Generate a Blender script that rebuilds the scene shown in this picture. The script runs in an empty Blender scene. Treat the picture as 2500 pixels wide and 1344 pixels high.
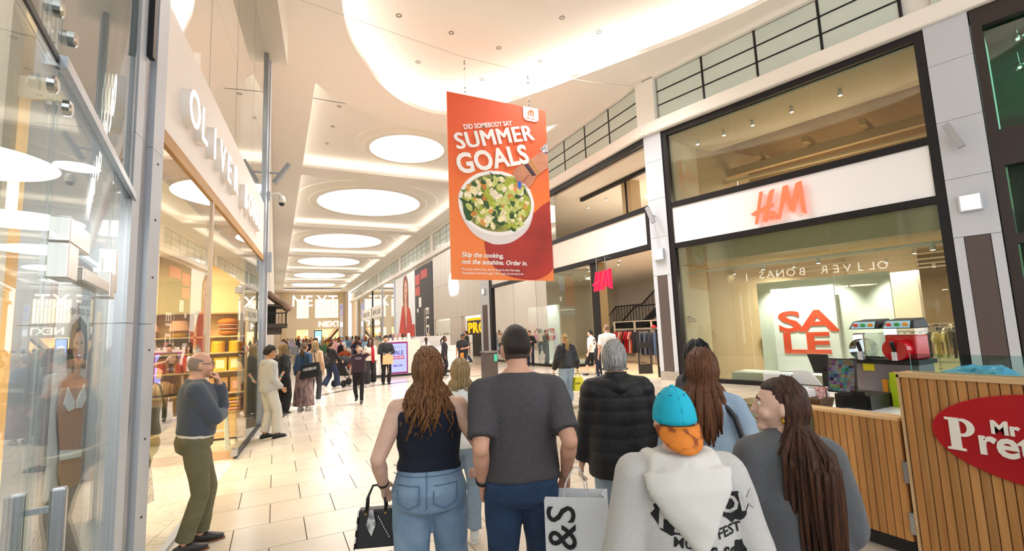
import bpy, math, random
import numpy as np
from mathutils import Vector, Matrix, noise as mnoise
random.seed(7); np.random.seed(7)
SC = bpy.context.scene
COL = SC.collection

# ---------------------------------------------------------------- camera
def cam_axes(yaw, pitch, roll):
    f0 = Vector((math.sin(yaw), math.cos(yaw), 0)); r0 = Vector((math.cos(yaw), -math.sin(yaw), 0))
    fwd = f0 * math.cos(pitch) + Vector((0, 0, 1)) * math.sin(pitch)
    u0 = r0.cross(fwd)
    r = r0 * math.cos(roll) + u0 * math.sin(roll)
    return r, r.cross(fwd), fwd
_r, _u, _f = cam_axes(math.radians(26.73), math.radians(6.55), math.radians(-2.30))
cd = bpy.data.cameras.new('camera'); cd.sensor_width = 36; cd.lens = 1150 / 2500 * 36; cd.clip_end = 300; cd.clip_start = .05
cam = bpy.data.objects.new('camera', cd); COL.objects.link(cam)
cam.matrix_world = Matrix(((_r.x, _u.x, -_f.x, 0), (_r.y, _u.y, -_f.y, 0), (_r.z, _u.z, -_f.z, 1.8), (0, 0, 0, 1)))
SC.camera = cam

# ---------------------------------------------------------------- world, exposure
w = bpy.data.worlds.new('world'); SC.world = w; w.use_nodes = True
w.node_tree.nodes['Background'].inputs[0].default_value = (.96, .985, 1.0, 1)
w.node_tree.nodes['Background'].inputs[1].default_value = 1.1
SC.view_settings.view_transform = 'Standard'; SC.view_settings.look = 'None'
SC.view_settings.exposure = 0.95; SC.view_settings.gamma = 1.0; SC.view_settings.use_curve_mapping = False
SC.cycles.max_bounces = 8; SC.cycles.diffuse_bounces = 4; SC.cycles.glossy_bounces = 4
SC.cycles.transparent_max_bounces = 24; SC.cycles.transmission_bounces = 4
SC.cycles.caustics_reflective = False; SC.cycles.caustics_refractive = False
SC.cycles.sample_clamp_indirect = 6

def lamp(name, loc, size, power, color=(1, .93, .84), rot=(0, 0, 0), shape='DISK', sy=None, spread=None):
    l = bpy.data.lights.new(name, 'AREA'); l.energy = power; l.color = color; l.shape = shape; l.size = size
    if sy: l.size_y = sy
    if spread: l.spread = spread
    o = bpy.data.objects.new(name, l); COL.objects.link(o); o.location = loc; o.rotation_euler = rot
    o['kind'] = 'helper'
    return o

# ---------------------------------------------------------------- materials
def lin(h):
    if not isinstance(h, str): return tuple(h[:3])
    h = h.lstrip('#'); v = [int(h[i:i + 2], 16) / 255 for i in (0, 2, 4)]
    return tuple((x / 12.92 if x <= .04045 else ((x + .055) / 1.055) ** 2.4) for x in v)
MATS = {}
class NT:
    def __init__(s, name):
        s.m = bpy.data.materials.new(name); s.m.use_nodes = True; s.t = s.m.node_tree; s.t.nodes.clear()
        s.out = s.n('OutputMaterial')
    def n(s, typ, **kw):
        nd = s.t.nodes.new('ShaderNode' + typ)
        for k, v in kw.items():
            if k in nd.inputs.keys() if isinstance(k, str) else False: nd.inputs[k].default_value = v
            else: setattr(nd, k, v)
        return nd
    def l(s, a, ai, b, bi): s.t.links.new(a.outputs[ai], b.inputs[bi])
def mat(name, col, rough=.5, metal=0., var=0., vscale=6., bump=0., bscale=60., stretch=(1, 1, 1), col2=None, spec=.5, coat=0., sheen=0., emit=0., ecol=None, bdetail=3, wave=None):
    """principled material with colour variation and relief from noise"""
    if name in MATS: return MATS[name]
    t = NT(name); b = t.n('BsdfPrincipled'); c = lin(col)
    b.inputs['Base Color'].default_value = (*c, 1); b.inputs['Roughness'].default_value = rough
    b.inputs['Metallic'].default_value = metal; b.inputs['Specular IOR Level'].default_value = spec
    b.inputs['Coat Weight'].default_value = coat; b.inputs['Sheen Weight'].default_value = sheen
    if emit:
        b.inputs['Emission Color'].default_value = (*lin(ecol or col), 1); b.inputs['Emission Strength'].default_value = emit
    t.l(b, 0, t.out, 0)
    if var or bump or col2 is not None:
        tc = t.n('TexCoord'); mp = t.n('Mapping'); mp.inputs['Scale'].default_value = stretch; t.l(tc, 'Object', mp, 0)
        if var or col2 is not None:
            nz = t.n('TexNoise'); nz.inputs['Scale'].default_value = vscale; nz.inputs['Detail'].default_value = 5; t.l(mp, 0, nz, 'Vector')
            cr = t.n('ValToRGB'); t.l(nz, 'Fac', cr, 0)
            d = lin(col2) if col2 is not None else tuple(x * (1 - var) for x in c)
            hi = c if col2 is not None else tuple(min(1, x * (1 + var * .6)) for x in c)
            cr.color_ramp.elements[0].position = .35; cr.color_ramp.elements[1].position = .65
            cr.color_ramp.elements[0].color = (*d, 1); cr.color_ramp.elements[1].color = (*hi, 1)
            t.l(cr, 0, b, 'Base Color')
        if bump:
            n2 = t.n('TexNoise'); n2.inputs['Scale'].default_value = bscale; n2.inputs['Detail'].default_value = bdetail; t.l(mp, 0, n2, 'Vector')
            bp = t.n('Bump'); bp.inputs['Strength'].default_value = bump; bp.inputs['Distance'].default_value = .02
            t.l(n2, 'Fac', bp, 'Height'); t.l(bp, 0, b, 'Normal')
    MATS[name] = t.m
    return t.m
def emat(name, col, strength):
    if name in MATS: return MATS[name]
    t = NT(name); e = t.n('Emission'); e.inputs[0].default_value = (*lin(col), 1); e.inputs[1].default_value = strength; t.l(e, 0, t.out, 0)
    MATS[name] = t.m; return t.m
def glass(name, tint='#f4fbf8', ior=1.5, gain=1.0, rough=0.):
    """thin pane: clear transmission plus a mirror reflection by angle"""
    if name in MATS: return MATS[name]
    t = NT(name); tr = t.n('BsdfTransparent'); tr.inputs[0].default_value = (*lin(tint), 1)
    g = t.n('BsdfGlossy'); g.inputs['Roughness'].default_value = rough; g.inputs[0].default_value = (1, 1, 1, 1)
    fr = t.n('Fresnel'); fr.inputs[0].default_value = ior
    mu = t.n('Math', operation='MULTIPLY'); mu.inputs[1].default_value = gain; mu.use_clamp = True; t.l(fr, 0, mu, 0)
    mx = t.n('MixShader'); t.l(mu, 0, mx, 0); t.l(tr, 0, mx, 1); t.l(g, 0, mx, 2); t.l(mx, 0, t.out, 0)
    MATS[name] = t.m; return t.m
def wood(name, c1, c2, rough=.5, scale=1., axis='Z', gloss=.3):
    if name in MATS: return MATS[name]
    t = NT(name); b = t.n('BsdfPrincipled'); t.l(b, 0, t.out, 0); b.inputs['Roughness'].default_value = rough; b.inputs['Specular IOR Level'].default_value = gloss
    tc = t.n('TexCoord'); mp = t.n('Mapping'); t.l(tc, 'Object', mp, 0)
    s = [14., 14., 14.]; s['XYZ'.index(axis)] = 1.1
    mp.inputs['Scale'].default_value = [x * scale for x in s]
    oi = t.n('ObjectInfo'); ad = t.n('VectorMath', operation='ADD'); t.l(mp, 0, ad, 0)
    sc = t.n('VectorMath', operation='SCALE'); cb = t.n('CombineXYZ'); t.l(oi, 'Random', cb, 0); t.l(oi, 'Random', cb, 2); t.l(cb, 0, sc, 0); sc.inputs['Scale'].default_value = 40.
    t.l(sc, 0, ad, 1)
    nz = t.n('TexNoise'); nz.inputs['Scale'].default_value = 1.; nz.inputs['Detail'].default_value = 8; nz.inputs['Distortion'].default_value = .6; t.l(ad, 0, nz, 'Vector')
    cr = t.n('ValToRGB'); t.l(nz, 'Fac', cr, 0); cr.color_ramp.elements[0].position = .3; cr.color_ramp.elements[1].position = .7
    cr.color_ramp.elements[0].color = (*lin(c1), 1); cr.color_ramp.elements[1].color = (*lin(c2), 1)
    hs = t.n('HueSaturation'); t.l(cr, 0, hs, 'Color')
    mr = t.n('MapRange'); mr.inputs[3].default_value = .8; mr.inputs[4].default_value = 1.15; t.l(oi, 'Random', mr, 0); t.l(mr, 0, hs, 'Value')
    t.l(hs, 0, b, 'Base Color')
    bp = t.n('Bump'); bp.inputs['Strength'].default_value = .15; bp.inputs['Distance'].default_value = .005; t.l(nz, 'Fac', bp, 'Height'); t.l(bp, 0, b, 'Normal')
    MATS[name] = t.m; return t.m
def tilemat(name, c1, c2, rough):
    """stone tile: soft clouding plus a small shift of tone from tile to tile"""
    if name in MATS: return MATS[name]
    t = NT(name); b = t.n('BsdfPrincipled'); t.l(b, 0, t.out, 0); b.inputs['Roughness'].default_value = rough
    tc = t.n('TexCoord'); oi = t.n('ObjectInfo'); geo = t.n('NewGeometry')
    nz = t.n('TexNoise'); nz.inputs['Scale'].default_value = 1.7; nz.inputs['Detail'].default_value = 6; t.l(geo, 'Position', nz, 'Vector')
    cr = t.n('ValToRGB'); t.l(nz, 'Fac', cr, 0); cr.color_ramp.elements[0].position = .3; cr.color_ramp.elements[1].position = .7
    cr.color_ramp.elements[0].color = (*lin(c1), 1); cr.color_ramp.elements[1].color = (*lin(c2), 1)
    hs = t.n('HueSaturation'); t.l(cr, 0, hs, 'Color')
    mr = t.n('MapRange'); mr.inputs[3].default_value = .93; mr.inputs[4].default_value = 1.05; t.l(oi, 'Random', mr, 0); t.l(mr, 0, hs, 'Value')
    t.l(hs, 0, b, 'Base Color')
    n2 = t.n('TexNoise'); n2.inputs['Scale'].default_value = 5; n2.inputs['Detail'].default_value = 4; t.l(geo, 'Position', n2, 'Vector')
    m2 = t.n('MapRange'); m2.inputs[3].default_value = rough - .06; m2.inputs[4].default_value = rough + .1; t.l(n2, 'Fac', m2, 0); t.l(m2, 0, b, 'Roughness')
    MATS[name] = t.m; return t.m

# ---------------------------------------------------------------- geometry helpers
def woff(o):
    v = Vector((0, 0, 0))
    while o is not None: v += o.location; o = o.parent
    return v
class Fr:
    """a local wall frame: s along the wall, d out of it, z up"""
    def __init__(s, o, u):
        s.o = Vector((o[0], o[1], o[2] if len(o) > 2 else 0)); u = Vector((u[0], u[1], 0)).normalized(); s.u = u; s.n = Vector((0, 0, 1)).cross(u) * -1
        s.w = Vector((0, 0, 1))
    def p(s, a, d, z): return s.o + s.u * a + s.n * d + s.w * z
class G:
    def __init__(s): s.v = []; s.f = []
    def add(s, vs, fs):
        k = len(s.v); s.v += [tuple(p) for p in vs]; s.f += [tuple(i + k for i in f) for f in fs]; return s
    def hexa(s, p): return s.add(p, [(0, 3, 2, 1), (4, 5, 6, 7), (0, 1, 5, 4), (1, 2, 6, 5), (2, 3, 7, 6), (3, 0, 4, 7)])
    def box(s, x0, x1, y0, y1, z0, z1):
        return s.hexa([(x0, y0, z0), (x1, y0, z0), (x1, y1, z0), (x0, y1, z0), (x0, y0, z1), (x1, y0, z1), (x1, y1, z1), (x0, y1, z1)])
    def fb(s, fr, s0, s1, d0, d1, z0, z1):
        P = fr.p
        return s.hexa([P(s0, d0, z0), P(s1, d0, z0), P(s1, d1, z0), P(s0, d1, z0), P(s0, d0, z1), P(s1, d0, z1), P(s1, d1, z1), P(s0, d1, z1)])
    def bar(s, a, b, w, h=None, up=(0, 0, 1)):
        h = h or w; a = Vector(a); b = Vector(b); d = (b - a).normalized(); u = Vector(up)
        if abs(d.dot(u)) > .99: u = Vector((1, 0, 0))
        x = d.cross(u).normalized() * w / 2; y = x.cross(d).normalized() * h / 2
        return s.hexa([a - x - y, a + x - y, a + x + y, a - x + y, b - x - y, b + x - y, b + x + y, b - x + y])
    def tube(s, path, rad, n=8, flat=None, caps=True, up=None):
        """rad: number, list, or list of (rx, ry); up fixes the direction of ry"""
        path = [Vector(p) for p in path]; m = len(path); k = len(s.v); prev = None
        for i, p in enumerate(path):
            d = (path[min(i + 1, m - 1)] - path[max(i - 1, 0)])
            d = d.normalized() if d.length > 1e-9 else Vector((0, 0, 1))
            if up is not None:
                y = Vector(up) - d * d.dot(Vector(up))
                if y.length < 1e-4: y = prev or Vector((0, 1, 0))
            elif prev is None:
                y = Vector((0, 1, 0)) if abs(d.y) < .8 else Vector((1, 0, 0)); y = y - d * d.dot(y)
            else: y = prev - d * d.dot(prev)
            y.normalize(); prev = y; x = y.cross(d)
            r = rad[i] if isinstance(rad, (list, tuple)) else rad
            rx, ry = r if isinstance(r, (list, tuple)) else (r, r)
            for j in range(n):
                a = 2 * math.pi * j / n; s.v.append(tuple(p + x * (math.cos(a) * rx) + y * (math.sin(a) * ry)))
        for i in range(m - 1):
            for j in range(n):
                j2 = (j + 1) % n; s.f.append((k + i * n + j, k + i * n + j2, k + (i + 1) * n + j2, k + (i + 1) * n + j))
        if caps:
            s.f.append(tuple(k + j for j in reversed(range(n)))); s.f.append(tuple(k + (m - 1) * n + j for j in range(n)))
        return s
    def lathe(s, prof, c=(0, 0, 0), n=24, caps=True):
        k = len(s.v); m = len(prof)
        for r, z in prof:
            for j in range(n):
                a = 2 * math.pi * j / n; s.v.append((c[0] + r * math.cos(a), c[1] + r * math.sin(a), c[2] + z))
        for i in range(m - 1):
            for j in range(n):
                j2 = (j + 1) % n; s.f.append((k + i * n + j, k + i * n + j2, k + (i + 1) * n + j2, k + (i + 1) * n + j))
        if caps:
            s.f.append(tuple(k + j for j in reversed(range(n)))); s.f.append(tuple(k + (m - 1) * n + j for j in range(n)))
        return s
    def ell(s, c, rx, ry, rz, nu=16, nv=10, M=None, fn=None):
        k = len(s.v); c = Vector(c)
        pts = [Vector((0, 0, -1))]
        for i in range(1, nv):
            ph = -math.pi / 2 + math.pi * i / nv
            for j in range(nu):
                a = 2 * math.pi * j / nu; pts.append(Vector((math.cos(ph) * math.cos(a), math.cos(ph) * math.sin(a), math.sin(ph))))
        pts.append(Vector((0, 0, 1)))
        for p in pts:
            g = fn(p) if fn else 1.
            q = Vector((p.x * rx * g, p.y * ry * g, p.z * rz * g)); q = (M @ q if M is not None else q) + c; s.v.append(tuple(q))
        for j in range(nu):
            s.f.append((k, k + 1 + (j + 1) % nu, k + 1 + j))
            s.f.append((k + len(pts) - 1, k + 1 + (nv - 2) * nu + j, k + 1 + (nv - 2) * nu + (j + 1) % nu))
        for i in range(nv - 2):
            for j in range(nu):
                a = k + 1 + i * nu; j2 = (j + 1) % nu; s.f.append((a + j, a + j2, a + nu + j2, a + nu + j))
        return s
    def prism(s, poly, o, u, v, d0, d1):
        """polygon in the plane (o,u,v), pushed from d0 to d1 along u x v"""
        o = Vector(o); u = Vector(u); v = Vector(v); n = u.cross(v).normalized(); m = len(poly); k = len(s.v)
        for d in (d0, d1):
            for a, b in poly: s.v.append(tuple(o + u * a + v * b + n * d))
        ar = sum(poly[i][0] * poly[(i + 1) % m][1] - poly[(i + 1) % m][0] * poly[i][1] for i in range(m))
        a = list(range(m)) if ar > 0 else list(reversed(range(m)))
        s.f.append(tuple(k + m + i for i in a)); s.f.append(tuple(k + i for i in reversed(a)))
        for q in range(m):
            i, j = a[q], a[(q + 1) % m]; s.f.append((k + i, k + j, k + m + j, k + m + i))
        return s
    def data(s, name):
        me = bpy.data.meshes.new(name); me.from_pydata(s.v, [], s.f); me.update(); return me
    def done(s, name, m=None, par=None, smooth=False, local=False, bevel=0, kind=None):
        if par is not None and not local:
            o = woff(par); s.v = [(x - o.x, y - o.y, z - o.z) for x, y, z in s.v]
        me = s.data(name)
        ob = link(name, me, m, par)
        if smooth: shade(me)
        if bevel:
            b = ob.modifiers.new('b', 'BEVEL'); b.width = bevel; b.segments = 2; b.limit_method = 'ANGLE'; b.angle_limit = .7
        if kind: ob['kind'] = kind
        return ob
def shade(me): me.polygons.foreach_set('use_smooth', [True] * len(me.polygons))
def link(name, me, m=None, par=None):
    ob = bpy.data.objects.new(name, me); COL.objects.link(ob)
    if m is not None:
        if len(me.materials) == 0: me.materials.append(m)
        else: ob.material_slots[0].link = 'OBJECT'; ob.material_slots[0].material = m
    if par is not None: ob.parent = par
    return ob
def tag(o, label, cat, group=None, kind=None):
    o['label'] = label; o['category'] = cat
    if group: o['group'] = group
    if kind: o['kind'] = kind
    return o
def thing(name, label, cat, loc=(0, 0, 0), rz=0, group=None):
    o = bpy.data.objects.new(name, None); COL.objects.link(o); o.location = loc; o.rotation_euler = (0, 0, rz); o.empty_display_size = .1
    return tag(o, label, cat, group)
def struct(o): o['kind'] = 'structure'; return o
def sroot(name):
    o = bpy.data.objects.new(name, None); COL.objects.link(o); o['kind'] = 'structure'; return o
_bb = None
def text(s, size, o, u, v, m, name, par=None, ext=.01, bold=0., shear=0., align='LEFT', sx=1., space=1., local=False, res=3, line=1., split=False):
    cu = bpy.data.curves.new('t', 'FONT'); cu.body = s; cu.size = size; cu.extrude = ext / 2; cu.offset = bold; cu.shear = shear
    cu.align_x = align; cu.space_character = space; cu.resolution_u = res; cu.space_line = line
    ob = bpy.data.objects.new('t', cu); COL.objects.link(ob)
    dg = bpy.context.evaluated_depsgraph_get(); me = bpy.data.meshes.new_from_object(ob.evaluated_get(dg)); me.name = name
    bpy.data.objects.remove(ob); bpy.data.curves.remove(cu)
    o = Vector(o); u = Vector(u).normalized(); v = Vector(v).normalized(); n = u.cross(v)
    off = woff(par) if (par is not None and not local) else Vector((0, 0, 0))
    for q in me.vertices:
        x, y, z = q.co; q.co = o + u * (x * sx) + v * y + n * (z + ext / 2) - off
    me.materials.clear()
    if not split: return link(name, me, m, par)
    nv = len(me.vertices); par_ = list(range(nv))
    def fd(i):
        while par_[i] != i: par_[i] = par_[par_[i]]; i = par_[i]
        return i
    for e in me.edges: a, b = fd(e.vertices[0]), fd(e.vertices[1]); par_[a] = b
    grp = {}
    for q in me.polygons: grp.setdefault(fd(q.vertices[0]), []).append(tuple(q.vertices))
    last = None
    for fs in grp.values():
        ids = sorted({i for f in fs for i in f}); mp = {i: k for k, i in enumerate(ids)}; g = G(); g.v = [tuple(me.vertices[i].co) for i in ids]; g.f = [tuple(mp[i] for i in f) for f in fs]
        last = g.done('letter', m, par, local=True)
    return last
def catmull(pts, per, closed=False):
    P = [Vector(p) for p in pts]; n = len(P); out = []
    for i in range(n if closed else n - 1):
        a, b, c, d = (P[(i + k) % n] if closed else P[min(max(i + k, 0), n - 1)] for k in (-1, 0, 1, 2))
        for j in range(per):
            t = j / per
            out.append(.5 * (2 * b + (c - a) * t + (2 * a - 5 * b + 4 * c - d) * t * t + (3 * b - a - 3 * c + d) * t ** 3))
    if not closed: out.append(P[-1])
    return out

# ---------------------------------------------------------------- shared materials
WHITE = mat('white_paint', '#f1ece4', .6); CEIL = mat('ceiling_plaster', '#f3eee6', .7)
CREAM = mat('cream_plaster', '#ece3d6', .7); BLACK = mat('black_metal', '#16151a', .4, .3)
STEEL = mat('brushed_steel', '#a9adb4', .32, .9, var=.12, vscale=3, stretch=(30, 30, 1)); GREYP = mat('grey_metal_panel', '#c3c7cf', .45, .15)
DARKG = mat('dark_grey', '#2b2b2e', .5); CHROME = mat('polished_steel', '#c9c9c9', .18, 1.)
GL = glass('clear_glass', '#f3f8f5', 1.5, .55); GLM = glass('mirroring_glass', '#eaf1ee', 1.6, .85)
BULB = emat('lamp_glow', '#fff3e0', 14.)
# ================================================================ STRUCTURE
LW = Fr((-.89, 4.6), (.0908, .9959))            # shopfront beside the standing man
NW = Fr((-.93, 4.1), (.1045, -.9945)); NW.n = -NW.n; # near glass front (s runs towards the camera)
HM = Fr((11.24, 11.77), (.237, -.972))          # big double-height shop window
EN = Fr((11.24, 11.77), (-.0209, -1.))          # entrance wall; s = -(distance past the corner)
Z3 = Vector((0, 0, 1))

# ---- floor of single stone tiles
floor = G().box(-16, 32, -8, 100, -.3, -.012).done('floor', mat('grout', '#6a6056', .9)); struct(floor)
TP, TQ = .612, .622
TILE = tilemat('beige_stone', '#cdc1b0', '#dacfc0', .2)
TILE_D = tilemat('brown_stone', '#b0a08c', '#c2b3a0', .2); TILE_M = tilemat('sand_stone', '#c0b29e', '#cec1b0', .19)
me_tile = G().box(-TP / 2 + .004, TP / 2 - .004, -TQ / 2 + .004, TQ / 2 - .004, -.011, 0).data('tile')
me_tile.materials.append(TILE)
def proj(p):
    d = Vector(p) - cam.matrix_world.translation; z = d.dot(_f)
    return (1250 + 1150 * d.dot(_r) / z, 672 - 1150 * d.dot(_u) / z, z) if z > .2 else (0, 0, -1)
def lwall_x(y): return -1.31 + .0912 * y if y < 11.9 else -.3
tl = []
for k in range(-6, 66):
    y = 5.49 + TQ * (k + .5)
    for i in range(-6, 24):
        x = -.33 + TP * (i + .5) + (TP / 2 if k % 2 == 0 else 0)
        if x + .3 < lwall_x(y) or x > 13.6: continue
        px, py, z = proj((x, y, 0)); a = 1e5 / z ** 2 if (z > 0 and -80 < px < 2580 and py < 1500) else 0
        if x > 4.25 and y < 3.6 or z < 0: a = 0
        kind = TILE
        if 5.6 < y < 9.1 and 3.2 + .12 * (y - 5.6) < x < 8.5: kind = TILE_D
        elif x > 7 and y < 12: kind = TILE_M
        tl.append((a, x, y, kind))
tl.sort(key=lambda t: -t[0])
for a, x, y, kd in tl[:298]:
    o = link('tile', me_tile, kd if kd is not TILE else None, floor); o.location = (x, y, 0)
rest = {}
for a, x, y, kd in tl[298:]: rest.setdefault(kd.name, (kd, G()))[1].box(x - TP / 2 + .004, x + TP / 2 - .004, y - TQ / 2 + .004, y + TQ / 2 - .004, -.011, 0)
for kd, g in rest.values(): g.done('tile_field', kd, floor, kind='stuff')
def brickmat():
    t = NT('far_tiling'); b = t.n('BsdfPrincipled'); b.inputs['Roughness'].default_value = .2; t.l(b, 0, t.out, 0)
    geo = t.n('NewGeometry'); br = t.n('TexBrick'); t.l(geo, 'Position', br, 'Vector'); br.inputs['Scale'].default_value = 1
    br.inputs['Brick Width'].default_value = TP; br.inputs['Row Height'].default_value = TQ; br.inputs['Mortar Size'].default_value = .004
    br.inputs['Color1'].default_value = (*lin('#d3c8b9'), 1); br.inputs['Color2'].default_value = (*lin('#cbbfae'), 1); br.inputs['Mortar'].default_value = (*lin('#9a8f82'), 1); t.l(br, 0, b, 0)
    return t.m
yb = 5.49 + TQ * 66
G().box(-.4, 12, yb, 100, -.011, 0).done('far_paving', brickmat(), floor)
# dark stone inlay ring below the round soffit, and the stone sill by the shop corner
g = G(); n = 80
for j in range(n):
    a0, a1 = math.pi * (.02 + .93 * j / n), math.pi * (.02 + .93 * (j + 1) / n)
    P = lambda r, a, z: (5.7 + r * math.cos(a), 12.6 + r * math.sin(a), z)
    g.hexa([P(5.55, a0, -.005), P(5.8, a0, -.005), P(5.8, a1, -.005), P(5.55, a1, -.005), P(5.55, a0, .0015), P(5.8, a0, .0015), P(5.8, a1, .0015), P(5.55, a1, .0015)])
g.done('stone_inlay', mat('inlay_stone', '#6b5d50', .25, var=.2, vscale=2), floor)
G().prism([(-.35, 11.85), (-.08, 11.3), (.3, 12.9), (.05, 13.4), (-.35, 13.4)], (0, 0, 0), (1, 0, 0), (0, 1, 0), -.004, .002).done('stone_sill', mat('sill_stone', '#5d4a3a', .3, var=.2, vscale=3), floor)

# ---- ceiling
ceiling = sroot('ceiling')
oval = catmull([(p[0], p[1], 0) for p in ((1.36, 11.6), (1.68, 12.9), (2.2, 13.95), (3.07, 15.35), (4.35, 16.45), (5.8, 16.65), (7.2, 15.4), (8.49, 13.38), (9.66, 11.22), (10.85, 9.05), (11.6, 6.9), (11.6, 4.4), (10.2, 2.2), (7.6, 1.1), (4.8, 1.8), (2.7, 4.2), (1.6, 7.2), (1.25, 9.8))], 7, True)
CC = Vector((5.9, 9.2, 0))
def outer(p):
    d = (p - CC).normalized(); c = Vector((5.62, 12.65, 0)); R = 5.68
    m = CC - c; bq = m.dot(d); t = -bq + math.sqrt(max(0, bq * bq - m.dot(m) + R * R)); q = CC + d * t
    if q.y > 12.65 and d.y > 0: return q
    ts = [(bx - CC.x) / d.x for bx in (-3.5, 16.) if abs(d.x) > 1e-6 and (bx - CC.x) / d.x > 0] + [(by - CC.y) / d.y for by in (-8., 12.65) if abs(d.y) > 1e-6 and (by - CC.y) / d.y > 0]
    return CC + d * min(ts)
def offs(k): return [p + (p - CC).normalized() * k for p in oval]
def ring(A, za, B, zb, name, m):
    g = G(); n = len(A); g.v = [(p.x, p.y, za) for p in A] + [(p.x, p.y, zb) for p in B]
    g.f = [(i, (i + 1) % n, n + (i + 1) % n, n + i) for i in range(n)]
    return g.done(name, m, ceiling, smooth=False)
out_l = [outer(p) for p in oval]
ring(oval, 10.2, out_l, 10.2, 'soffit', CEIL)
ring(oval, 10.2, oval, 10.34, 'soffit_lip', CEIL)
ring(oval, 10.34, offs(.1), 10.34, 'cove_lip', CEIL)
ring(out_l, 10.2, out_l, 10.85, 'soffit_edge', CEIL)
ring(offs(.1), 10.34, offs(.1), 10.28, 'cove_inner', CEIL); ring(offs(.1), 10.28, offs(.75), 10.28, 'cove_tray', CEIL); ring(offs(.75), 10.28, offs(.75), 11.15, 'cove_back', CEIL)
COVE = emat('cove_light', '#fff6ec', 8.5)
ring(offs(.2), 10.3, offs(.32), 10.3, 'cove_strip', COVE)
g = G(); nn = len(oval); g.v = [(p.x, p.y, 11.15) for p in offs(.75)]; g.v.append((CC.x, CC.y, 11.15)); g.f = [(i, (i + 1) % nn, nn) for i in range(nn)]; g.done('recess_plaster', CEIL, ceiling)
# coffers beyond the ring
CX0, CX1 = 1.05, 10.45
cof = [(12.6, 24.6), (25.9, 38.2), (39.5, 51.8), (53.1, 65.0), (66.3, 78.2), (79.5, 91.0)]
g = G(); g.box(-.5, CX0, 12.5, 96, 10.205, 10.3).box(CX1, 12.3, 12.5, 96, 10.205, 10.3)
ys = [c for p in cof for c in p][1:] + [96]
for a, b in zip(ys[0::2], ys[1::2]): g.box(CX0, CX1, a, b, 10.2, 10.3)
g.done('beam_soffit', CEIL, ceiling)
g = G().box(-.5, 12.3, 18.36, 96, 10.8, 10.9)
arc = [(5.62 + 5.7 * math.cos(math.pi * k / 40), 12.65 + 5.7 * math.sin(math.pi * k / 40)) for k in range(41)]
for (xa, ya), (xb, yb_) in zip(arc[:-1], arc[1:]): g.add([(xa, ya, 10.8), (xb, yb_, 10.8), (xb, 18.4, 10.8), (xa, 18.4, 10.8)], [(0, 1, 2, 3)])
g.done('coffer_plaster', CEIL, ceiling)
STRIP = emat('coffer_light', '#fff2e2', 3.2)
for i, (a, b) in enumerate(cof):
    g = G(); a2 = a if i else 15.5
    for bx in ((CX0 - .34, CX0 - .2, a2, b), (CX1 + .2, CX1 + .34, a2, b), (CX0, CX1, b + .2, b + .34)) + (((CX0, CX1, a - .34, a - .2),) if i else ()):
        g.add([(bx[0], bx[2], 10.32), (bx[1], bx[2], 10.32), (bx[1], bx[3], 10.32), (bx[0], bx[3], 10.32)], [(0, 1, 2, 3)])
    g.done('coffer_strip', STRIP, ceiling)
# luminous discs
DISC = emat('luminous_disc', '#fffaf4', 3.2)
names = ['nearest small', 'second', 'third', 'fourth', 'fifth', 'farthest']
for i, (y, R) in enumerate([(21.7, 1.75), (31.9, 3.3), (45.7, 3.4), (58.9, 3.4), (72.2, 3.4), (85.2, 3.4)]):
    t = thing('ceiling_light', ['small round luminous ceiling disc closest to the hanging orange banner', 'second luminous ceiling disc from the round soffit, the largest in view', 'third luminous ceiling disc along the mall', 'fourth luminous ceiling disc along the mall', 'fifth luminous ceiling disc along the mall', 'last luminous ceiling disc before the far shopfront'][i], 'ceiling light', (5.55, y, 10.5), 0, 'luminous ceiling discs along the mall')
    G().lathe([(R * 1.38, .3), (R * 1.36, .24), (R * 1.17, .16), (R * 1.13, .1), (R * 1.0, .1), (R * 1.0, .14)], (0, 0, 0), 56, caps=False).done('ring', mat('disc_ring', '#efe9dc', .5), t, smooth=False, local=True)
    G().lathe([(0.001, .125), (R * 1.0, .125)], (0, 0, 0), 56, caps=False).done('diffuser', DISC, t, local=True)
# small recessed downlights
dl_spots = [(3.11, 12.93), (4.8, 13.1), (6.51, 13.24), (4.27, 15.08), (6.76, 15.3), (8.19, 13.39), (7.64, 11.09), (9.12, 11.22)]
me_r = G().lathe([(.085, 0), (.085, -.012), (.06, -.012), (.055, .03)], n=16, caps=False).data('trim'); me_r.materials.append(mat('lamp_trim', '#8d8a86', .3, .8))
me_b = G().lathe([(.056, .01), (.0005, .01)], n=16, caps=False).data('bulb'); me_b.materials.append(BULB)
for i, (x, y, z) in enumerate([(a, b, 11.15) for a, b in dl_spots] + [(2.1, 18.7, 10.8), (2.06, 20.69, 10.8), (2.01, 22.71, 10.8)]):
    t = thing('downlight', 'small round recessed downlight in the raised oval ceiling' if z > 11 else 'small round recessed downlight beside the small luminous disc', 'downlight', (x, y, z), 0, 'downlights in the oval' if z > 11 else 'downlights by the small disc')
    link('trim', me_r, None, t); link('bulb', me_b, None, t)
    if z > 11:
        l_ = bpy.data.lights.new('downlight_beam', 'SPOT'); l_.energy = 850; l_.spot_size = 2.2; l_.spot_blend = 1; l_.shadow_soft_size = .25; l_.color = (1, .97, .93)
        lo = bpy.data.objects.new('downlight_beam', l_); COL.objects.link(lo); lo.parent = t; lo.location = (0, 0, -.05)
t = tag(G().lathe([(.05, 0), (.045, -.03), (.02, -.05), (.02, -.06)], (5.77, 10.95, 11.15), 12).done('smoke_detector', WHITE), 'small white smoke detector at the top edge of the oval ceiling', 'smoke detector')

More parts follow.
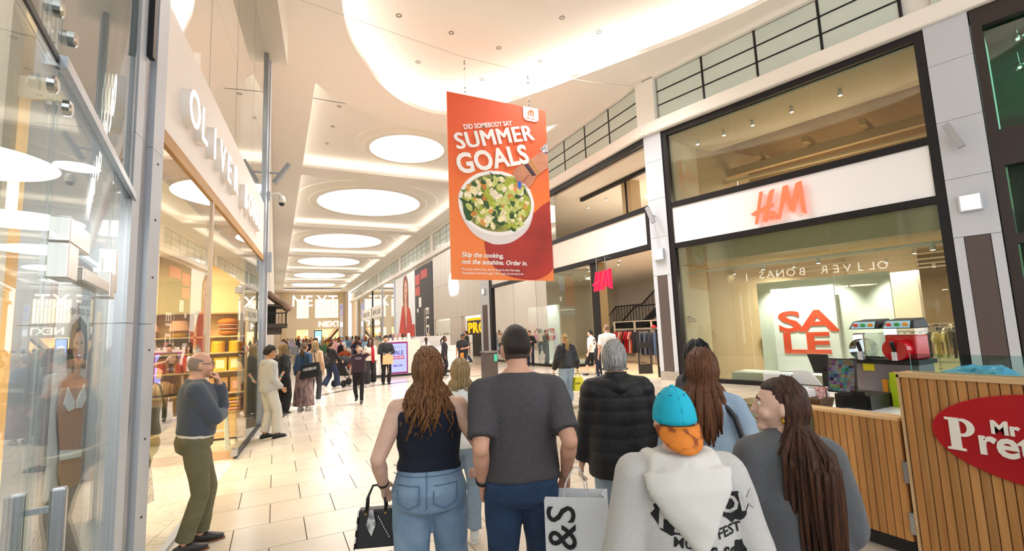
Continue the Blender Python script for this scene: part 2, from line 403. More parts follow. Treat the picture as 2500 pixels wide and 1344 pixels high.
# ---- left walls
G().box(-1.6, -.3, 11.95, 96, 0, 10.3).done('wall_left', CREAM)
bpy.data.objects['wall_left']['kind'] = 'structure'
bulk = G().fb(LW, -8, 7.32, -2.6, .38, 8.3, 10.25).done('trim_1', CREAM); struct(bulk)
# ---- end wall
endw = sroot('wall_back')
NXT = mat('pale_cladding', '#d6c4ab', .6)
g = G(); g.box(-.4, 3.2, 95, 95.4, 0, 10.3).box(11.0, 12.4, 95, 95.4, 0, 10.3).box(3.2, 11, 95, 95.4, 3.3, 5.4).box(3.2, 11, 95, 95.4, 8.9, 10.3).box(5.4, 6.5, 94.97, 95.4, 0, 10.3).box(3.2, 3.4, 94.98, 95.4, 0, 10)
g.done('cladding', NXT, endw)
G().box(.9, 1.6, 94.8, 95, 0, 10.2).box(10.6, 11.5, 94.6, 95, 0, 10.2).done('pilaster', mat('pilaster_tan', '#cdb896', .6), endw)
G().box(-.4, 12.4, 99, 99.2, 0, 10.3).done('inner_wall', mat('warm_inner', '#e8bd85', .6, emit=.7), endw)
lit = emat('lit_window', '#ffe9bd', 1.5)
for x0, x1 in ((3.4, 5.4), (6.5, 11.0)):
    G().box(x0, x1, 95.3, 95.35, 5.4, 8.9).done('lit_panel', lit, endw)
me_fin = G().box(-.03, .03, -.1, .1, 5.4, 8.9).data('fin'); me_fin.materials.append(mat('brass_fin', '#e6c06a', .4, .4))
for x in [3.5 + .32 * k for k in range(6)] + [6.6 + .4 * k for k in range(11)]:
    o = link('fin', me_fin, None, endw); o.location = (x, 95.15, 0)
# ---- right wall: entrance stretch, far stretch
wr = sroot('wall_right')
def enb(g, y0, y1, d0, d1, z0, z1): return g.fb(EN, -(y1 - 11.77), -(y0 - 11.77), d0, d1, z0, z1)
g = enb(G(), 26.6, 96, -.5, -.1, 8.0, 10.25); enb(g, 11.4, 26.6, -.6, -.1, 8.15, 10.25); g.fb(HM, -.1, 14, -.6, -.1, 8.1, 10.25)
g.done('bulkhead', WHITE, wr)
g = enb(G(), 11.6, 96, -.1, .22, 8.14, 8.56); g.fb(HM, .1, 12, -.1, .22, 8.14, 8.56); g.done('ledge', WHITE, wr, bevel=.05)
g = enb(G(), 11.6, 96, -.1, .16, 10.04, 10.25); g.fb(HM, .1, 12, -.1, .16, 10.04, 10.25); g.done('cornice', WHITE, wr)
g = G().fb(HM, -.15, .55, -.1, .16, 8.5, 10.1)
for y in (26.9, 38.0, 50.6, 64., 78.): enb(g, y - .35, y + .35, -.1, .14, 8.5, 10.1)
g.done('bulkhead_pier', WHITE, wr)
PANE = mat('pale_green_pane', '#ccd8d0', .12, spec=.7, var=.05, vscale=.6)
zr = [8.58, 9.06, 9.54, 10.02]
def panes(fr, s0, s1, n, single):
    w = (s1 - s0) / n; g = G(); h = G()
    for i in range(n):
        a, b = s0 + w * i, s0 + w * (i + 1)
        for j in range(3):
            q = G() if single else g
            q.fb(fr, a + .025, b - .025, -.04, .02, zr[j] + .018, zr[j + 1] - .018)
            if single: q.done('pane', PANE, wr)
        h.fb(fr, b - .03, b + .03, -.06, .035, zr[0], zr[3])
    for j in (1, 2): h.fb(fr, s0, s1, -.06, .035, zr[j] - .02, zr[j] + .02)
    h.done('mullion', BLACK if s1 > -10 or s0 > 0 else mat('pale_mullion', '#8e9490', .5), wr)
    if g.v: g.done('pane_field', PANE, wr, kind='stuff')
panes(HM, .62, 7.0, 4, True); panes(HM, 7.5, 13, 3, True)
panes(EN, -14.7, -.25, 9, True); panes(EN, -25.8, -15.5, 6, True); panes(EN, -38.4, -26.6, 7, True); panes(EN, -51.8, -39.2, 8, False); panes(EN, -65.8, -52.6, 8, False); panes(EN, -83, -66.6, 9, False)
# ================================================================ SHOPFRONTS
def flet(fr, s, d, z): return fr.p(s, d, z)
# ---- big double-height window (near right)
HMR = mat('lit_coral', '#f25a3c', .35, emit=.55, ecol='#ff6a48')
FR_G = glass('shop_glass', '#eff5ee', 1.5, .85)
hw = thing('shop_window', 'double-height black-framed shop window with white fascia, nearest on the far side', 'shop window', HM.p(4, 0, 0))
S0, S1 = .66, 7.32
for a, b, c, e in ((S0, S0 + .17, 0, 8.12), (S1 - .17, S1, 0, 8.12)): G().fb(HM, a, b, -.12, .06, c, e).done('frame_post', BLACK, hw)
for c, e in ((7.95, 8.13), (5.5, 5.68), (4.18, 4.34), (.0, .12)): G().fb(HM, S0 + .17, S1 - .17, -.12, .05, c, e).done('frame_rail', BLACK, hw)
G().fb(HM, S0 + .17, S1 - .17, -.08, .02, 4.34, 5.5).done('fascia', mat('white_fascia', '#f3f3f6', .35), hw)
for zb, zt in ((5.68, 7.95), (.12, 4.18)):
    w_ = (S1 - S0 - .34) / 3
    for i in range(3): G().fb(HM, S0 + .17 + w_ * i + .004, S0 + .17 + w_ * (i + 1) - .004, -.045, -.035, zb, zt).done('pane', FR_G, hw)
# brush-style letters, outlines in metres on the fascia
def lsh(poly, name, par, fr, s0, z0, sc, m, d0, d1): return G().prism([(a * sc, b * sc) for a, b in poly], fr.p(s0, 0, z0), fr.u, Z3, d0, d1).done(name, m, par)
Hs = [[(.10, -.02), (.17, -.02), (.42, .98), (.33, .98)], [(.33, .03), (.44, -.02), (.76, .98), (.62, .93)], [(.0, .33), (.10, .25), (.66, .44), (.72, .52), (.62, .55), (.20, .42)]]
Ms = [[(.0, 0), (.07, 0), (.28, .62), (.30, .88), (.24, .98)], [(.24, .98), (.38, 1.0), (.42, .45), (.48, .12), (.36, .2), (.30, .55)], [(.36, .2), (.48, .12), (.72, .98), (.60, .98), (.50, .62)], [(.60, .98), (.76, 1.03), (.80, .0), (.69, .07), (.66, .5)]]
sg = thing('shop_sign', 'coral brush-script illuminated letters on the white fascia of the big window', 'sign', HM.p(3.9, .02, 4.4))
for i, pl in enumerate(Hs): lsh(pl, 'letter_stroke', sg, HM, 3.27, 4.46, .88, HMR, .06 + .002 * i, .12 + .002 * i)
text('&', .34, HM.p(3.74, .06, 4.5), HM.u, Z3, HMR, 'ampersand', sg, .06, .004)
for i, pl in enumerate(Ms): lsh(pl, 'letter_stroke', sg, HM, 3.95, 4.47, .87, HMR, .06 + .002 * i, .12 + .002 * i)
# clad columns
BRZ = mat('bronze_grille', '#7d6f6c', .45, .4)
def column(fr, s0, s1, lab, dep=.1):
    t = thing('clad_column', lab, 'column', fr.p((s0 + s1) / 2, 0, 0)); w_ = s1 - s0
    zs = [.0, .28, 3.36, 4.62, 5.9, 7.2, 8.14]
    G().fb(fr, s0, s1, -.5, dep - .02, 0, 8.14).done('core', DARKG, t)
    G().fb(fr, s0, s1, -.4, dep, 0, .28).done('stone_base', mat('base_stone', '#a99f93', .5, var=.15), t)
    for a, b in zip(zs[2:-1], zs[3:]): G().fb(fr, s0 + .004, s1 - .004, -.4, dep, a + .004, b - .004).done('panel', GREYP, t)
    G().fb(fr, s0 + .004, s0 + w_ * .22, -.4, dep, .285, 3.355).done('panel', GREYP, t); G().fb(fr, s1 - w_ * .22, s1 - .004, -.4, dep, .285, 3.355).done('panel', GREYP, t)
    g = G(); k = 22
    for i in range(k):
        a = s0 + w_ * .24 + (w_ * .52) * i / k; g.fb(fr, a, a + w_ * .52 / k * .55, -.1, dep - .005, .29, 3.35)
    g.done('grille', BRZ, t); return t
column(HM, .0, .66, 'grey panelled column with bronze grille between the big window and the entrance')
column(HM, 7.33, 8.06, 'grey panelled column with bronze grille beside the dark green shop')
column(EN, -15.6, -14.1, 'grey steel-clad column between the entrance window and the brushed metal facade')
WARM = emat('wall_lamp_glow', '#fff2cf', 5.)
def wlamp(fr, s, z, lab):
    t = thing('wall_lamp', lab, 'wall lamp', fr.p(s, .1, z))
    g = G(); a, b = .15, .02
    for q in ((s - a - .03, s + a + .03, z + a, z + a + .03), (s - a - .03, s + a + .03, z - a - .03, z - a), (s - a - .03, s - a, z - a, z + a), (s + a, s + a + .03, z - a, z + a)): g.fb(fr, q[0], q[1], .1, .2, q[2], q[3])
    g.done('frame', GREYP, t); G().fb(fr, s - a, s + a, .1, .19, z - a, z + a).done('diffuser', WARM, t)
wlamp(HM, 7.68, 4.05, 'square glowing wall lamp on the column by the dark green shop')
wlamp(HM, .3, 4.05, 'square glowing wall lamp on the column by the entrance')
wlamp(EN, -14.85, 4.2, 'square glowing wall lamp on the column by the brushed metal facade')
def flood(p, d, lab, up):
    t = thing('floodlight', lab, 'floodlight', p); p = Vector(p); d = Vector(d).normalized()
    G().bar(p - d * .3, p + d * .3, .13, .09, up).done('housing', mat('lamp_grey', '#a7a9ae', .4, .5), t, bevel=.01)
    G().bar(p + Vector(up) * -.05, p + Vector(up) * -.26, .04, .04).done('bracket', mat('lamp_grey', '#a7a9ae', .4, .5), t)
flood(HM.p(7.6, .36, 5.48), HM.u * .35 - Z3, 'slim grey uplighter on the column by the dark green shop', HM.n)
flood(HM.p(.22, .36, 5.35), HM.u * .35 - Z3, 'slim grey uplighter on the column by the entrance', HM.n)
# sign board and back wall inside the window
inn = sroot('wall_inner')
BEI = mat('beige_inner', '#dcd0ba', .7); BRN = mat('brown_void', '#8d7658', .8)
g = G().fb(HM, -.2, S1 + 5, -14, -13.8, 0, 8.2); g.done('back_wall', mat('shop_backwall', '#8a765c', .8), inn)
G().fb(HM, .5, .86, -4.1, -.2, .014, 4.4).fb(HM, .5, .86, -2.6, -.2, 5.5, 7.88).done('return_wall', mat('window_return', '#e6e2d2', .7), inn)
G().fb(HM, S1 + .2, S1 + .5, -13.8, -.3, 0, 8.1).done('side_wall', BEI, inn)
G().fb(HM, -.2, S1 + .5, -13.8, -.12, 4.45, 5.45).done('slab', mat('slab_brown', '#a5927a', .8), inn)
G().fb(HM, .6, S1 + .5, -2.2, -.12, 3.62, 4.5).done('bulkhead', mat('shop_bulkhead', '#c9b99e', .7), inn)
G().fb(HM, .2, S1 + .5, -2.6, -.12, 7.9, 8.1).done('window_soffit', mat('soffit_cream', '#ece2d0', .7), inn)
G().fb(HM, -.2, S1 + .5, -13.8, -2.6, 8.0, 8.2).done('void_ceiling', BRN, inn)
G().fb(HM, -.2, S1 + .5, -13.8, -.12, -.004, .012).done('shop_floor', wood('shop_boards', '#b59c80', '#c9b294', .45, .6, 'X'), inn)
g = G()
for i in range(9): g.fb(HM, -.2, S1 + .5, -3.4 - i * 1.15, -3.2 - i * 1.15, 7.0 - .1 * (i % 2), 7.28)
for i in range(5): g.fb(HM, .9 + i * 1.5, 1.05 + i * 1.5, -13, -2.7, 7.3, 7.5)
g.done('ceiling_beam', mat('beam_tan', '#b79c78', .7), inn)
g = G()
for i in range(4): g.tube([HM.p(-.1, -3 - i * 2.1, 6.75), HM.p(S1 + .4, -3.4 - i * 2.1, 6.75)], .06, 8)
g.done('ceiling_pipe', mat('pipe_tan', '#cdbb9e', .5), inn)
g = G()
for i in range(5): g.fb(HM, .7, S1 + .4, -2.9 - i * 1.9, -2.86 - i * 1.9, 3.55, 3.6)
g.done('track', mat('white_track', '#e8e8e2', .5), inn)
G().fb(HM, .5, S1 + .1, -.55, -.5, 3.36, 3.42).done('window_track', mat('white_track', '#e8e8e2', .5), inn)
SPOT = emat('track_spot_glow', '#fff0d8', 18.)
me_sp = G().lathe([(.05, 0), (.055, -.14), (.05, -.14)], n=10).data('housing'); me_sp.materials.append(mat('spot_white', '#dedcd6', .5)); me_sl = G().lathe([(.0005, -.142), (.045, -.142)], n=10, caps=False).data('lens'); me_sl.materials.append(SPOT)
def spot(p, lab, grp):
    t = thing('track_light', lab, 'track light', p, 0, grp); link('housing', me_sp, None, t); link('lens', me_sl, None, t); return t
for s in (1.3, 2.2, 3.1, 4.2, 5.4): spot(HM.p(s, -1.1 , 7.88), 'white cylinder spotlight in the window soffit above the white fascia', 'spotlights in the upper window soffit')
for s, d in ((1.3, -2.9), (3.2, -2.9), (6.2, -2.9), (2.0, -4.8), (5.2, -4.8), (6.8, -4.8), (4.1, -6.7), (6.5, -6.7), (3.0, -8.6), (5.8, -8.6)): spot(HM.p(s, d - .02, 3.56), 'white track spotlight on the ceiling inside the big window', 'track spotlights inside the big window')
for s in (3.2, 4.6, 6.9): spot(HM.p(s, -.525, 3.36), 'white track spotlight on the rail just behind the big pane', 'spotlights on the window rail')
for d, p in ((-5, 130), (-10, 130)): lamp('shop_light', HM.p(4, d, 3.4), 4, p * 1.2, (1, .86, .68)); lamp('upper_shop_light', HM.p(4, d, 6.7), 4, 260, (1, .86, .7))
def beam(name, p, d, pw, col=(1, .97, .92), ang=1.2):
    l_ = bpy.data.lights.new(name, 'SPOT'); l_.energy = pw; l_.spot_size = ang; l_.spot_blend = .8; l_.shadow_soft_size = .04; l_.color = col
    o = bpy.data.objects.new(name, l_); COL.objects.link(o); o.location = p; o.rotation_euler = Vector(d).to_track_quat('-Z', 'Y').to_euler(); o['kind'] = 'helper'
for s in (3.2, 3.95, 4.7, 6.0): beam('track_beam', HM.p(s, -.525, 3.2), -(HM.n * .42 + Z3), 150)
# white display boards with sale lettering
REDP = mat('print_red', '#e8432a', .5)
sb = thing('display_board', 'white illuminated board with big orange-red SALE letters behind the big window', 'display board', HM.p(4.0, -.9, 0))
G().fb(HM, 2.66, 5.9, -1.4, -1.3, .02, 2.9).done('back_panel', mat('board_pale', '#e3e6da', .6), sb)
G().fb(HM, 3.17, 4.75, -1.05, -.98, .32, 2.66).done('poster', mat('board_white', '#fbfbfb', .5), sb)
G().fb(HM, 2.1, 6.6, -1.3, -.35, .02, .3).done('plinth', mat('plinth_white', '#eef0ec', .5), sb)
text('SA', .8, HM.p(3.28, -.975, 1.44), HM.u, Z3, REDP, 'lettering', sb, .01, .02, sx=1.68, space=.93, split=True); text('LE', .8, HM.p(3.33, -.975, .84), HM.u, Z3, REDP, 'lettering', sb, .01, .02, sx=1.58, space=.95, split=True)
text('H&M\nWOMEN\nMEN KIDS', .07, HM.p(1.0, -.03, 1.95), HM.u, Z3, DARKG, 'window_lettering', hw, .002)

# ---- dark green shop at the right edge
gs = thing('shop_window', 'dark bronze-framed green shop window with lamps at the right edge', 'shop window', HM.p(10, 0, 0))
BRZD = mat('dark_bronze', '#3a3230', .4, .5)
for a, b, c, e in ((8.08, 8.24, 0, 8.14), (8.24, 13, 7.72, 8.14), (8.24, 13, 4.7, 5.45), (8.24, 13, 3.1, 3.3), (8.24, 13, 0, .3)): G().fb(HM, a, b, -.15, .08, c, e).done('frame', BRZD, gs)
G().fb(HM, 8.24, 13, -.1, -.09, 5.45, 7.72).done('pane', glass('dark_glass', '#9fc6b4', 1.5, 1.2), gs); G().fb(HM, 8.24, 13, -.1, -.09, 3.3, 4.7).done('pane', glass('dark_glass', '#9fc6b4', 1.5, 1.2), gs); G().fb(HM, 8.24, 13, -.1, -.09, .3, 3.1).done('pane', glass('dark_glass', '#9fc6b4', 1.5, 1.2), gs)
G().fb(HM, 8.2, 13, -2.0, -1.9, 6.2, 8.0).done('green_wall', mat('deep_green', '#0f6b52', .5), gs)
G().fb(HM, 8.2, 13, -2.0, -1.9, 0, 6.2).done('dark_wall', mat('dark_wall', '#3b3a36', .6, var=.3), gs)
G().fb(HM, 8.2, 13, -1.9, -.2, 8.0, 8.1).done('roof_panel', BRZD, gs)
text('1 - 11 - 60', .16, HM.p(8.55, .085, 5.0), HM.u, Z3, emat('sign_white', '#ffffff', 2.), 'lettering', gs, .01, .004)
t = thing('dress_form', 'dress form in a black and white dotted dress inside the dark green shop', 'mannequin', HM.p(8.75, -.5, .3)); q_ = HM.p(8.75, -.5, 0)
G().tube([q_ + Z3 * z for z in (.5, .9, 1.15, 1.4, 1.62, 1.7)], [(.3, .24), (.24, .2), (.16, .13), (.2, .15), (.18, .12), (.07, .06)], 18).done('dress', mat('dress_spots', '#131316', .8, col2='#e4e2de', vscale=16), t, smooth=True); G().lathe([(.22, .3), (.22, .32), (.02, .34), (.02, .6)], q_, 16).done('stand', STEEL, t)
lamp('green_shop_light', HM.p(10, -1, 7.9), 1.5, 60, (.9, 1, .9))
random.seed(3)
for i in range(12):
    s, z, d = 8.75 + (i % 3) * .42 + random.uniform(-.1, .1), 7.45 - (i // 3) * .5 + random.uniform(-.1, .1), -.6 - (i % 2) * .5
    t = thing('pendant_lamp', 'clear glass globe lamp hanging inside the dark green shop window', 'pendant lamp', HM.p(s, d, z), 0, 'globe lamps in the green shop')
    G().ell((0, 0, 0), .11, .11, .11, 14, 8).done('globe', glass('globe_glass', '#dfe8e4', 1.5, 1.6), t, smooth=True, local=True)
    G().lathe([(.03, -.02), (.03, .05), (.012, .12), (.004, .35)], n=8).done('fitting', CHROME, t, local=True); G().ell((0, 0, -.01), .035, .035, .035, 8, 6).done('bulb', emat('globe_bulb', '#ffeacc', 5.), t, local=True)

# ---- entrance wall of the same shop
ew = thing('shop_entrance', 'wide open shop entrance under white fascia panels and black beams', 'shop entrance', EN.p(-6, 0, 0))
def e_(y): return -(y - 11.77)
def eb(y0, y1, d0, d1, z0, z1, name, m, par=None, **k): return G().fb(EN, e_(y1), e_(y0), d0, d1, z0, z1).done(name, m, par, **k)
eb(11.75, 26.0, -.15, .08, 7.93, 8.16, 'top_beam', BLACK, ew)
eb(11.75, 26.0, -.12, .06, 5.6, 5.78, 'rail', BLACK, ew); eb(11.75, 26.0, -.12, .06, 4.3, 4.48, 'rail', BLACK, ew)
for y in (11.85, 18.4, 25.7): eb(y - .1, y + .1, -.12, .07, 4.3 if y < 20 else 0, 5.78 if y < 20 else 8.1, 'post', BLACK, ew)
for a, b in ((11.95, 18.3), (18.5, 25.6)): eb(a, b, -.06, .02, 4.48, 5.6, 'fascia', mat('cream_fascia', '#efeae2', .4), ew)
for a, b in ((18.0, 25.6),): eb(a, b, -.04, -.03, 5.78, 7.93, 'pane', FR_G, ew)
# upper interior
ei = sroot('wall_shop')
eb(12.0, 27, -10, -.15, 7.85, 8.0, 'upper_ceiling', mat('shop_ceiling_tan', '#e6d9c8', .7), ei)
eb(9, 27, -10.2, -10, 0, 8, 'rear_wall', mat('shop_rear', '#e9e3dc', .7), ei)
eb(26.6, 26.9, -10, -.3, 0, 8, 'end_wall', mat('shop_end', '#d9cfc2', .7), ei)
eb(12.0, 26.5, -10, -.15, 4.5, 5.0, 'floor_slab', mat('slab_white', '#e8e2d8', .7), ei)
eb(11.4, 11.9, -10, -.4, 0, 8, 'party_wall', mat('party_wall', '#cdbda5', .7), ei)
eb(11.9, 26.5, -10, .02, -.004, .006, 'shop_floor', wood('entrance_boards', '#cfae88', '#dcc09c', .4, .5, 'Y'), ei)
eb(12.0, 18, -1.6, -1.45, 7.7, 7.86, 'slot_track', BLACK, ei)
eb(12.4, 16.4, -9.8, -9.0, 6.0, 7.0, 'light_frame', BEI, ei)
g = G()
for i in range(3):
    for j in range(2): g.fb(EN, e_(14.3 + i * 1.2), e_(13.2 + i * 1.2), -7.5 + j * 1.7, -6.0 + j * 1.7, 7.78, 7.84)
g.done('ceiling_panel', emat('light_panel', '#fffdf6', 3.), ei)
t = eb(14.9, 15.5, -2.4, -1.9, 5, 7.86, 'pillar', mat('pillar_sand', '#c9b48c', .5), ei); eb(15.15, 15.25, -1.91, -1.88, 5, 7.86, 'pillar_strip', BLACK, t)
for i in range(5): spot(EN.p(e_(13 + i * 1.5), -2.6, 7.86), 'white spotlight in the upper ceiling of the shop entrance', 'upper spotlights of the entrance')
for i in range(6): spot(EN.p(e_(12.6 + i * 1.1), -1.0 - (i % 2) * .8, 4.52), 'white spotlight in the soffit over the shop entrance', 'soffit spotlights of the entrance')
lamp('entrance_light', EN.p(e_(14.5), -3.5, 4.4), 3, 170, (1, .93, .84)); lamp('entrance_upper', EN.p(e_(16), -4, 7.7), 3, 130, (1, .9, .78)); lamp('entrance_light_b', EN.p(e_(21), -3.5, 4.4), 3, 30, (1, .95, .88))
# black and gold door pillar
t = tag(eb(15.0, 15.5, -.45, -.05, 0, 4.3, 'door_pillar', BLACK), 'black pillar with a gold edge in the shop entrance', 'pillar'); eb(15.5, 15.56, -.4, -.06, 0, 4.3, 'gold_edge', mat('gold_trim', '#8f7d58', .4, .5), t); eb(14.94, 15.0, -.4, -.06, 0, 4.3, 'gold_edge', mat('gold_trim', '#8f7d58', .4, .5), t)
# curved display window to the left of the entrance
cw = thing('display_window', 'curved floor-to-ceiling display window with sale boards left of the entrance', 'display window', EN.p(e_(22), -.5, 0))
path = [EN.p(e_(25.6), -.05, 0), EN.p(e_(22.8), -.05, 0), EN.p(e_(20.2), -.05, 0), EN.p(e_(19.3), -.12, 0), EN.p(e_(18.6), -.42, 0), EN.p(e_(18.15), -.95, 0), EN.p(e_(17.95), -1.8, 0), EN.p(e_(17.9), -2.8, 0)]
for a, b in zip(path[:-1], path[1:]):
    g = G(); g.bar(a + Z3 * 2.2, b + Z3 * 2.2, .012, 4.2); g.done('pane', FR_G, cw)
    G().bar(a + Z3 * .06, b + Z3 * .06, .06, .12).done('base_rail', BLACK, cw)
eb(18.4, 25.4, -2.6, -.3, .0, .14, 'podium', mat('podium_white', '#eef0ea', .5), cw)
for y in (20.2, 22.8): G().bar(EN.p(e_(y), -.05, .1), EN.p(e_(y), -.05, 4.3), .02).done('joint', mat('steel_joint', '#8c908e', .4, .6), cw)
def sboard(y0, y1, lines, lab):
    t = thing('sale_board', lab, 'display board', EN.p(e_((y0 + y1) / 2), -1.0, .14)); eb(y0, y1, -1.05, -1.0, .14, 2.95, 'board', mat('board_white', '#fbfbfb', .5), t)
    for s_, sz, z, bo, sx in lines: text(s_, sz, EN.p(e_(y1) + .15, -.995, z), EN.u, Z3, REDP, 'lettering', t, .01, bo, sx=sx, space=.95, split=sz > .5)
sboard(21.4, 23.0, [('SA', .75, 1.55, .015, 1.0), ('LE', .75, .95, .015, 1.05)], 'tall white board reading SALE in the curved display window')
sboard(19.7, 21.3, [('UP TO', .34, 1.55, .004, 1.0), ('70% OFF', .34, 1.2, .004, .85)], 'white board reading UP TO 70% OFF in the curved display window')
lamp('display_light', EN.p(e_(22), -1.6, 4.25), .6, 20, (1, 1, .95), shape='RECTANGLE', sy=3)
for y in (22.3, 20.6): beam('display_beam', EN.p(e_(y), -.2, 4.2), -(EN.n * .35 + Z3), 220, (1, 1, .97))
# red projecting sign
RED = mat('sign_red', '#e3123c', .4, emit=.7, ecol='#ff1038')
rs = thing('projecting_sign', 'red brush-script letters hanging from rods over the shop entrance', 'sign', EN.p(-2.4, .35, 3.14))
for i, pl in enumerate(Hs): lsh(pl, 'letter_stroke', rs, EN, -3.0, 3.14, .72, RED, .3 + .003 * i, .42 + .003 * i)
text('&', .26, EN.p(-2.6, .31, 3.18), EN.u, Z3, RED, 'ampersand', rs, .1, .004)
for i, pl in enumerate(Ms): lsh(pl, 'letter_stroke', rs, EN, -2.45, 3.14, .72, RED, .3 + .003 * i, .42 + .003 * i)
for y in (14.5, 13.95): G().bar(EN.p(e_(y), .36, 3.8), EN.p(e_(y), .36, 4.34), .03).bar(EN.p(e_(y), .375, 4.34), EN.p(e_(y), .02, 4.34), .03).done('hanging_rod', STEEL, rs)
# staircase inside
st = thing('staircase', 'black steel staircase with barred railings rising inside the shop entrance', 'staircase', EN.p(e_(14), -6, 0))
sp = lambda y, d, z: EN.p(e_(y), d, z)
def flight(sa, za, sb_, zb, n_):
    for d in (-6.0, -7.4): G().bar(EN.p(sa, d, za - .05), EN.p(sb_, d, zb - .05), .08, .34).done('stringer', BLACK, st); G().bar(EN.p(sa, d, za + 1.02), EN.p(sb_, d, zb + 1.02), .06).done('handrail', BLACK, st)
    g = G()
    for i in range(n_):
        f = (i + .5) / n_; a_, z = sa + (sb_ - sa) * f, za + (zb - za) * f
        G().fb(EN, a_ - .15, a_ + .15, -7.4, -6.0, z + .02, z + .06).done('tread', DARKG, st)
        for k in (-.08, .08): g.bar(EN.p(a_ + k, -6.0, z), EN.p(a_ + k, -6.0, z + 1.02), .024)
    g.done('baluster_row', BLACK, st, kind='stuff')
flight(-12.6, .1, -9.9, 1.85, 10); flight(-9.9, 1.85, -7.7, 1.85, 9); flight(-7.7, 1.85, -3.6, 4.4, 15)
# security gates
me_sg = G().box(-.03, .03, -.25, .25, 0, .35).box(-.03, .03, -.25, -.2, .35, 1.6).box(-.03, .03, .2, .25, .35, 1.6).box(-.03, .03, -.25, .25, 1.55, 1.6).box(-.03, .03, -.2, .2, .95, 1.15).data('security_gate')
me_sg.materials.append(DARKG)
for y, d, lab in ((13.6, -.9, 'dark open-framed security gate in the middle of the shop entrance'), (12.25, -.6, 'dark open-framed security gate against the entrance column')):
    o = link('security_gate', me_sg); o.location = EN.p(e_(y), d, 0); o.rotation_euler = (0, 0, math.radians(60)); tag(o, lab, 'security gate')
# ================================================================ LEFT SHOPS
# ---- steel pier between the two left shops
pier = thing('steel_pier', 'brushed steel pier with a dark door track between the two shops', 'pier', LW.p(-.28, 0, 0))
for a, b, m_, d1 in ((-.56, -.42, GREYP, .03), (-.42, -.385, DARKG, -.02), (-.385, -.3, STEEL, .02), (-.3, -.27, DARKG, -.03), (-.27, -.03, GREYP, .05)):
    zz = [0, 1.95, 3.3, 8.3] if m_ is GREYP else [0, 8.3]
    for z0, z1 in zip(zz[:-1], zz[1:]): G().fb(LW, a + .001, b - .001, -.55, d1, z0 + .002, z1 - .002).done('panel' if m_ is GREYP else 'track', m_, pier)
G().fb(LW, -.44, -.37, .03, .07, 3.95, 6.0).done('door_closer', BLACK, pier)
g = G()
for i in range(9): g.lathe([(.011, 0), (.009, .004)], (0, 0, 0), 8)
sc_ = G()
for z in (.55, 1.1, 1.75, 2.3, 2.75, 3.2): sc_.fb(LW, -.16, -.145, .05, .056, z, z + .014)
sc_.done('screw_row', DARKG, pier)
# ---- pale shop with projecting letters
ob = thing('boutique', 'pale shopfront with projecting white letters and timber lintel on the left', 'shop front', LW.p(3.4, 0, 0))
FASC = mat('blush_fascia', '#ece1da', .45)
G().fb(LW, 0, 6.85, -.25, .0, 3.62, 4.76).done('fascia', FASC, ob)
G().fb(LW, 0, 6.85, -.25, .004, 3.5, 3.62).done('lintel', wood('oak_lintel', '#c08d57', '#d3a56d', .5, 1, 'Y'), ob)
LETT = mat('letter_white', '#ffffff', .4, emit=4.5, ecol='#fff6e8'); LSIDE = mat('letter_side', '#f4eee8', .5)
for i, ch in enumerate('OLIVER BONAS'):
    if ch == ' ': continue
    s_ = .52 + i * .456; wd = {'I': .12, 'O': 0, 'B': .03}.get(ch, .02)
    o = text(ch, .52, LW.p(s_ + wd, .0, 3.9), LW.u, Z3, LSIDE, 'letter', ob, .08, .004, sx=1.0)
    text(ch, .52, LW.p(s_ + wd, .0805, 3.9), LW.u, Z3, LETT, 'letter_face', o, .004, .002, sx=1.0)
for i in range(4): G().fb(LW, .02 + 1.71 * i, 1.71 * (i + 1) - .005, -.03, -.018, 4.76, 8.3).done('upper_pane', GLM, ob)
for z in (6.1,): G().fb(LW, 0, 6.85, -.028, -.02, z, z + .008).done('pane_joint', DARKG, ob)
G().fb(LW, -.0, 2.05, -.03, -.018, .03, 3.5).done('pane', GL, ob); G().fb(LW, 2.06, 4.1, -.03, -.018, 2.75, 3.5).done('pane', GL, ob)
G().fb(LW, 4.12, 6.82, -.03, -.018, .05, 3.5).done('pane', GL, ob)
G().fb(LW, 4.12, 6.85, -.06, .01, .0, .05).done('base_rail', DARKG, ob); G().fb(LW, -.1, 2.06, -.06, .01, .0, .03).done('base_rail', STEEL, ob)
G().fb(LW, 4.12, 4.135, -1.3, -.03, .14, 2.75).done('return_pane', GL, ob); G().fb(LW, 4.1, 4.15, -1.3, -.03, 0, .13).done('return_base', wood('oak_pale', '#d8b48e', '#e3c5a2', .5, 1, 'X'), ob)
G().fb(LW, 2.03, 2.1, -.06, 0, .0, 3.5).done('door_post', mat('blush_post', '#dcc4b0', .5), ob)
for z in (2.55, .05): G().fb(LW, 4.0, 4.14, -.06, .02, z, z + .1).done('patch_fitting', STEEL, ob)
# end pier and its fittings
G().fb(LW, 6.86, 7.1, -.5, .03, 0, 8.3).done('end_panel', STEEL, ob); G().fb(LW, 7.1, 7.16, -.5, -.02, 0, 8.3).done('end_slot', BLACK, ob); G().fb(LW, 7.16, 7.34, -.5, .05, 0, 8.3).done('end_panel', GREYP, ob)
cc = LW.p(7.25, .05, 5.05)
t = thing('security_camera', 'white dome security camera on a curved arm beside the projecting letters', 'camera', cc)
G().tube([cc, cc + Vector((.08, -.02, .06)), cc + Vector((.2, -.03, .07)), cc + Vector((.26, -.03, .0))], .022, 8).done('arm', WHITE, t, smooth=True)
G().lathe([(.005, .08), (.06, .06), (.08, -.02), (.08, -.1), (.07, -.1)], cc + Vector((.26, -.03, -.05)), 18).done('housing', WHITE, t, smooth=True)
G().ell(cc + Vector((.26, -.03, -.15)), .066, .066, .075, 16, 8).done('dome', mat('smoked_dome', '#2a2422', .08), t, smooth=True)
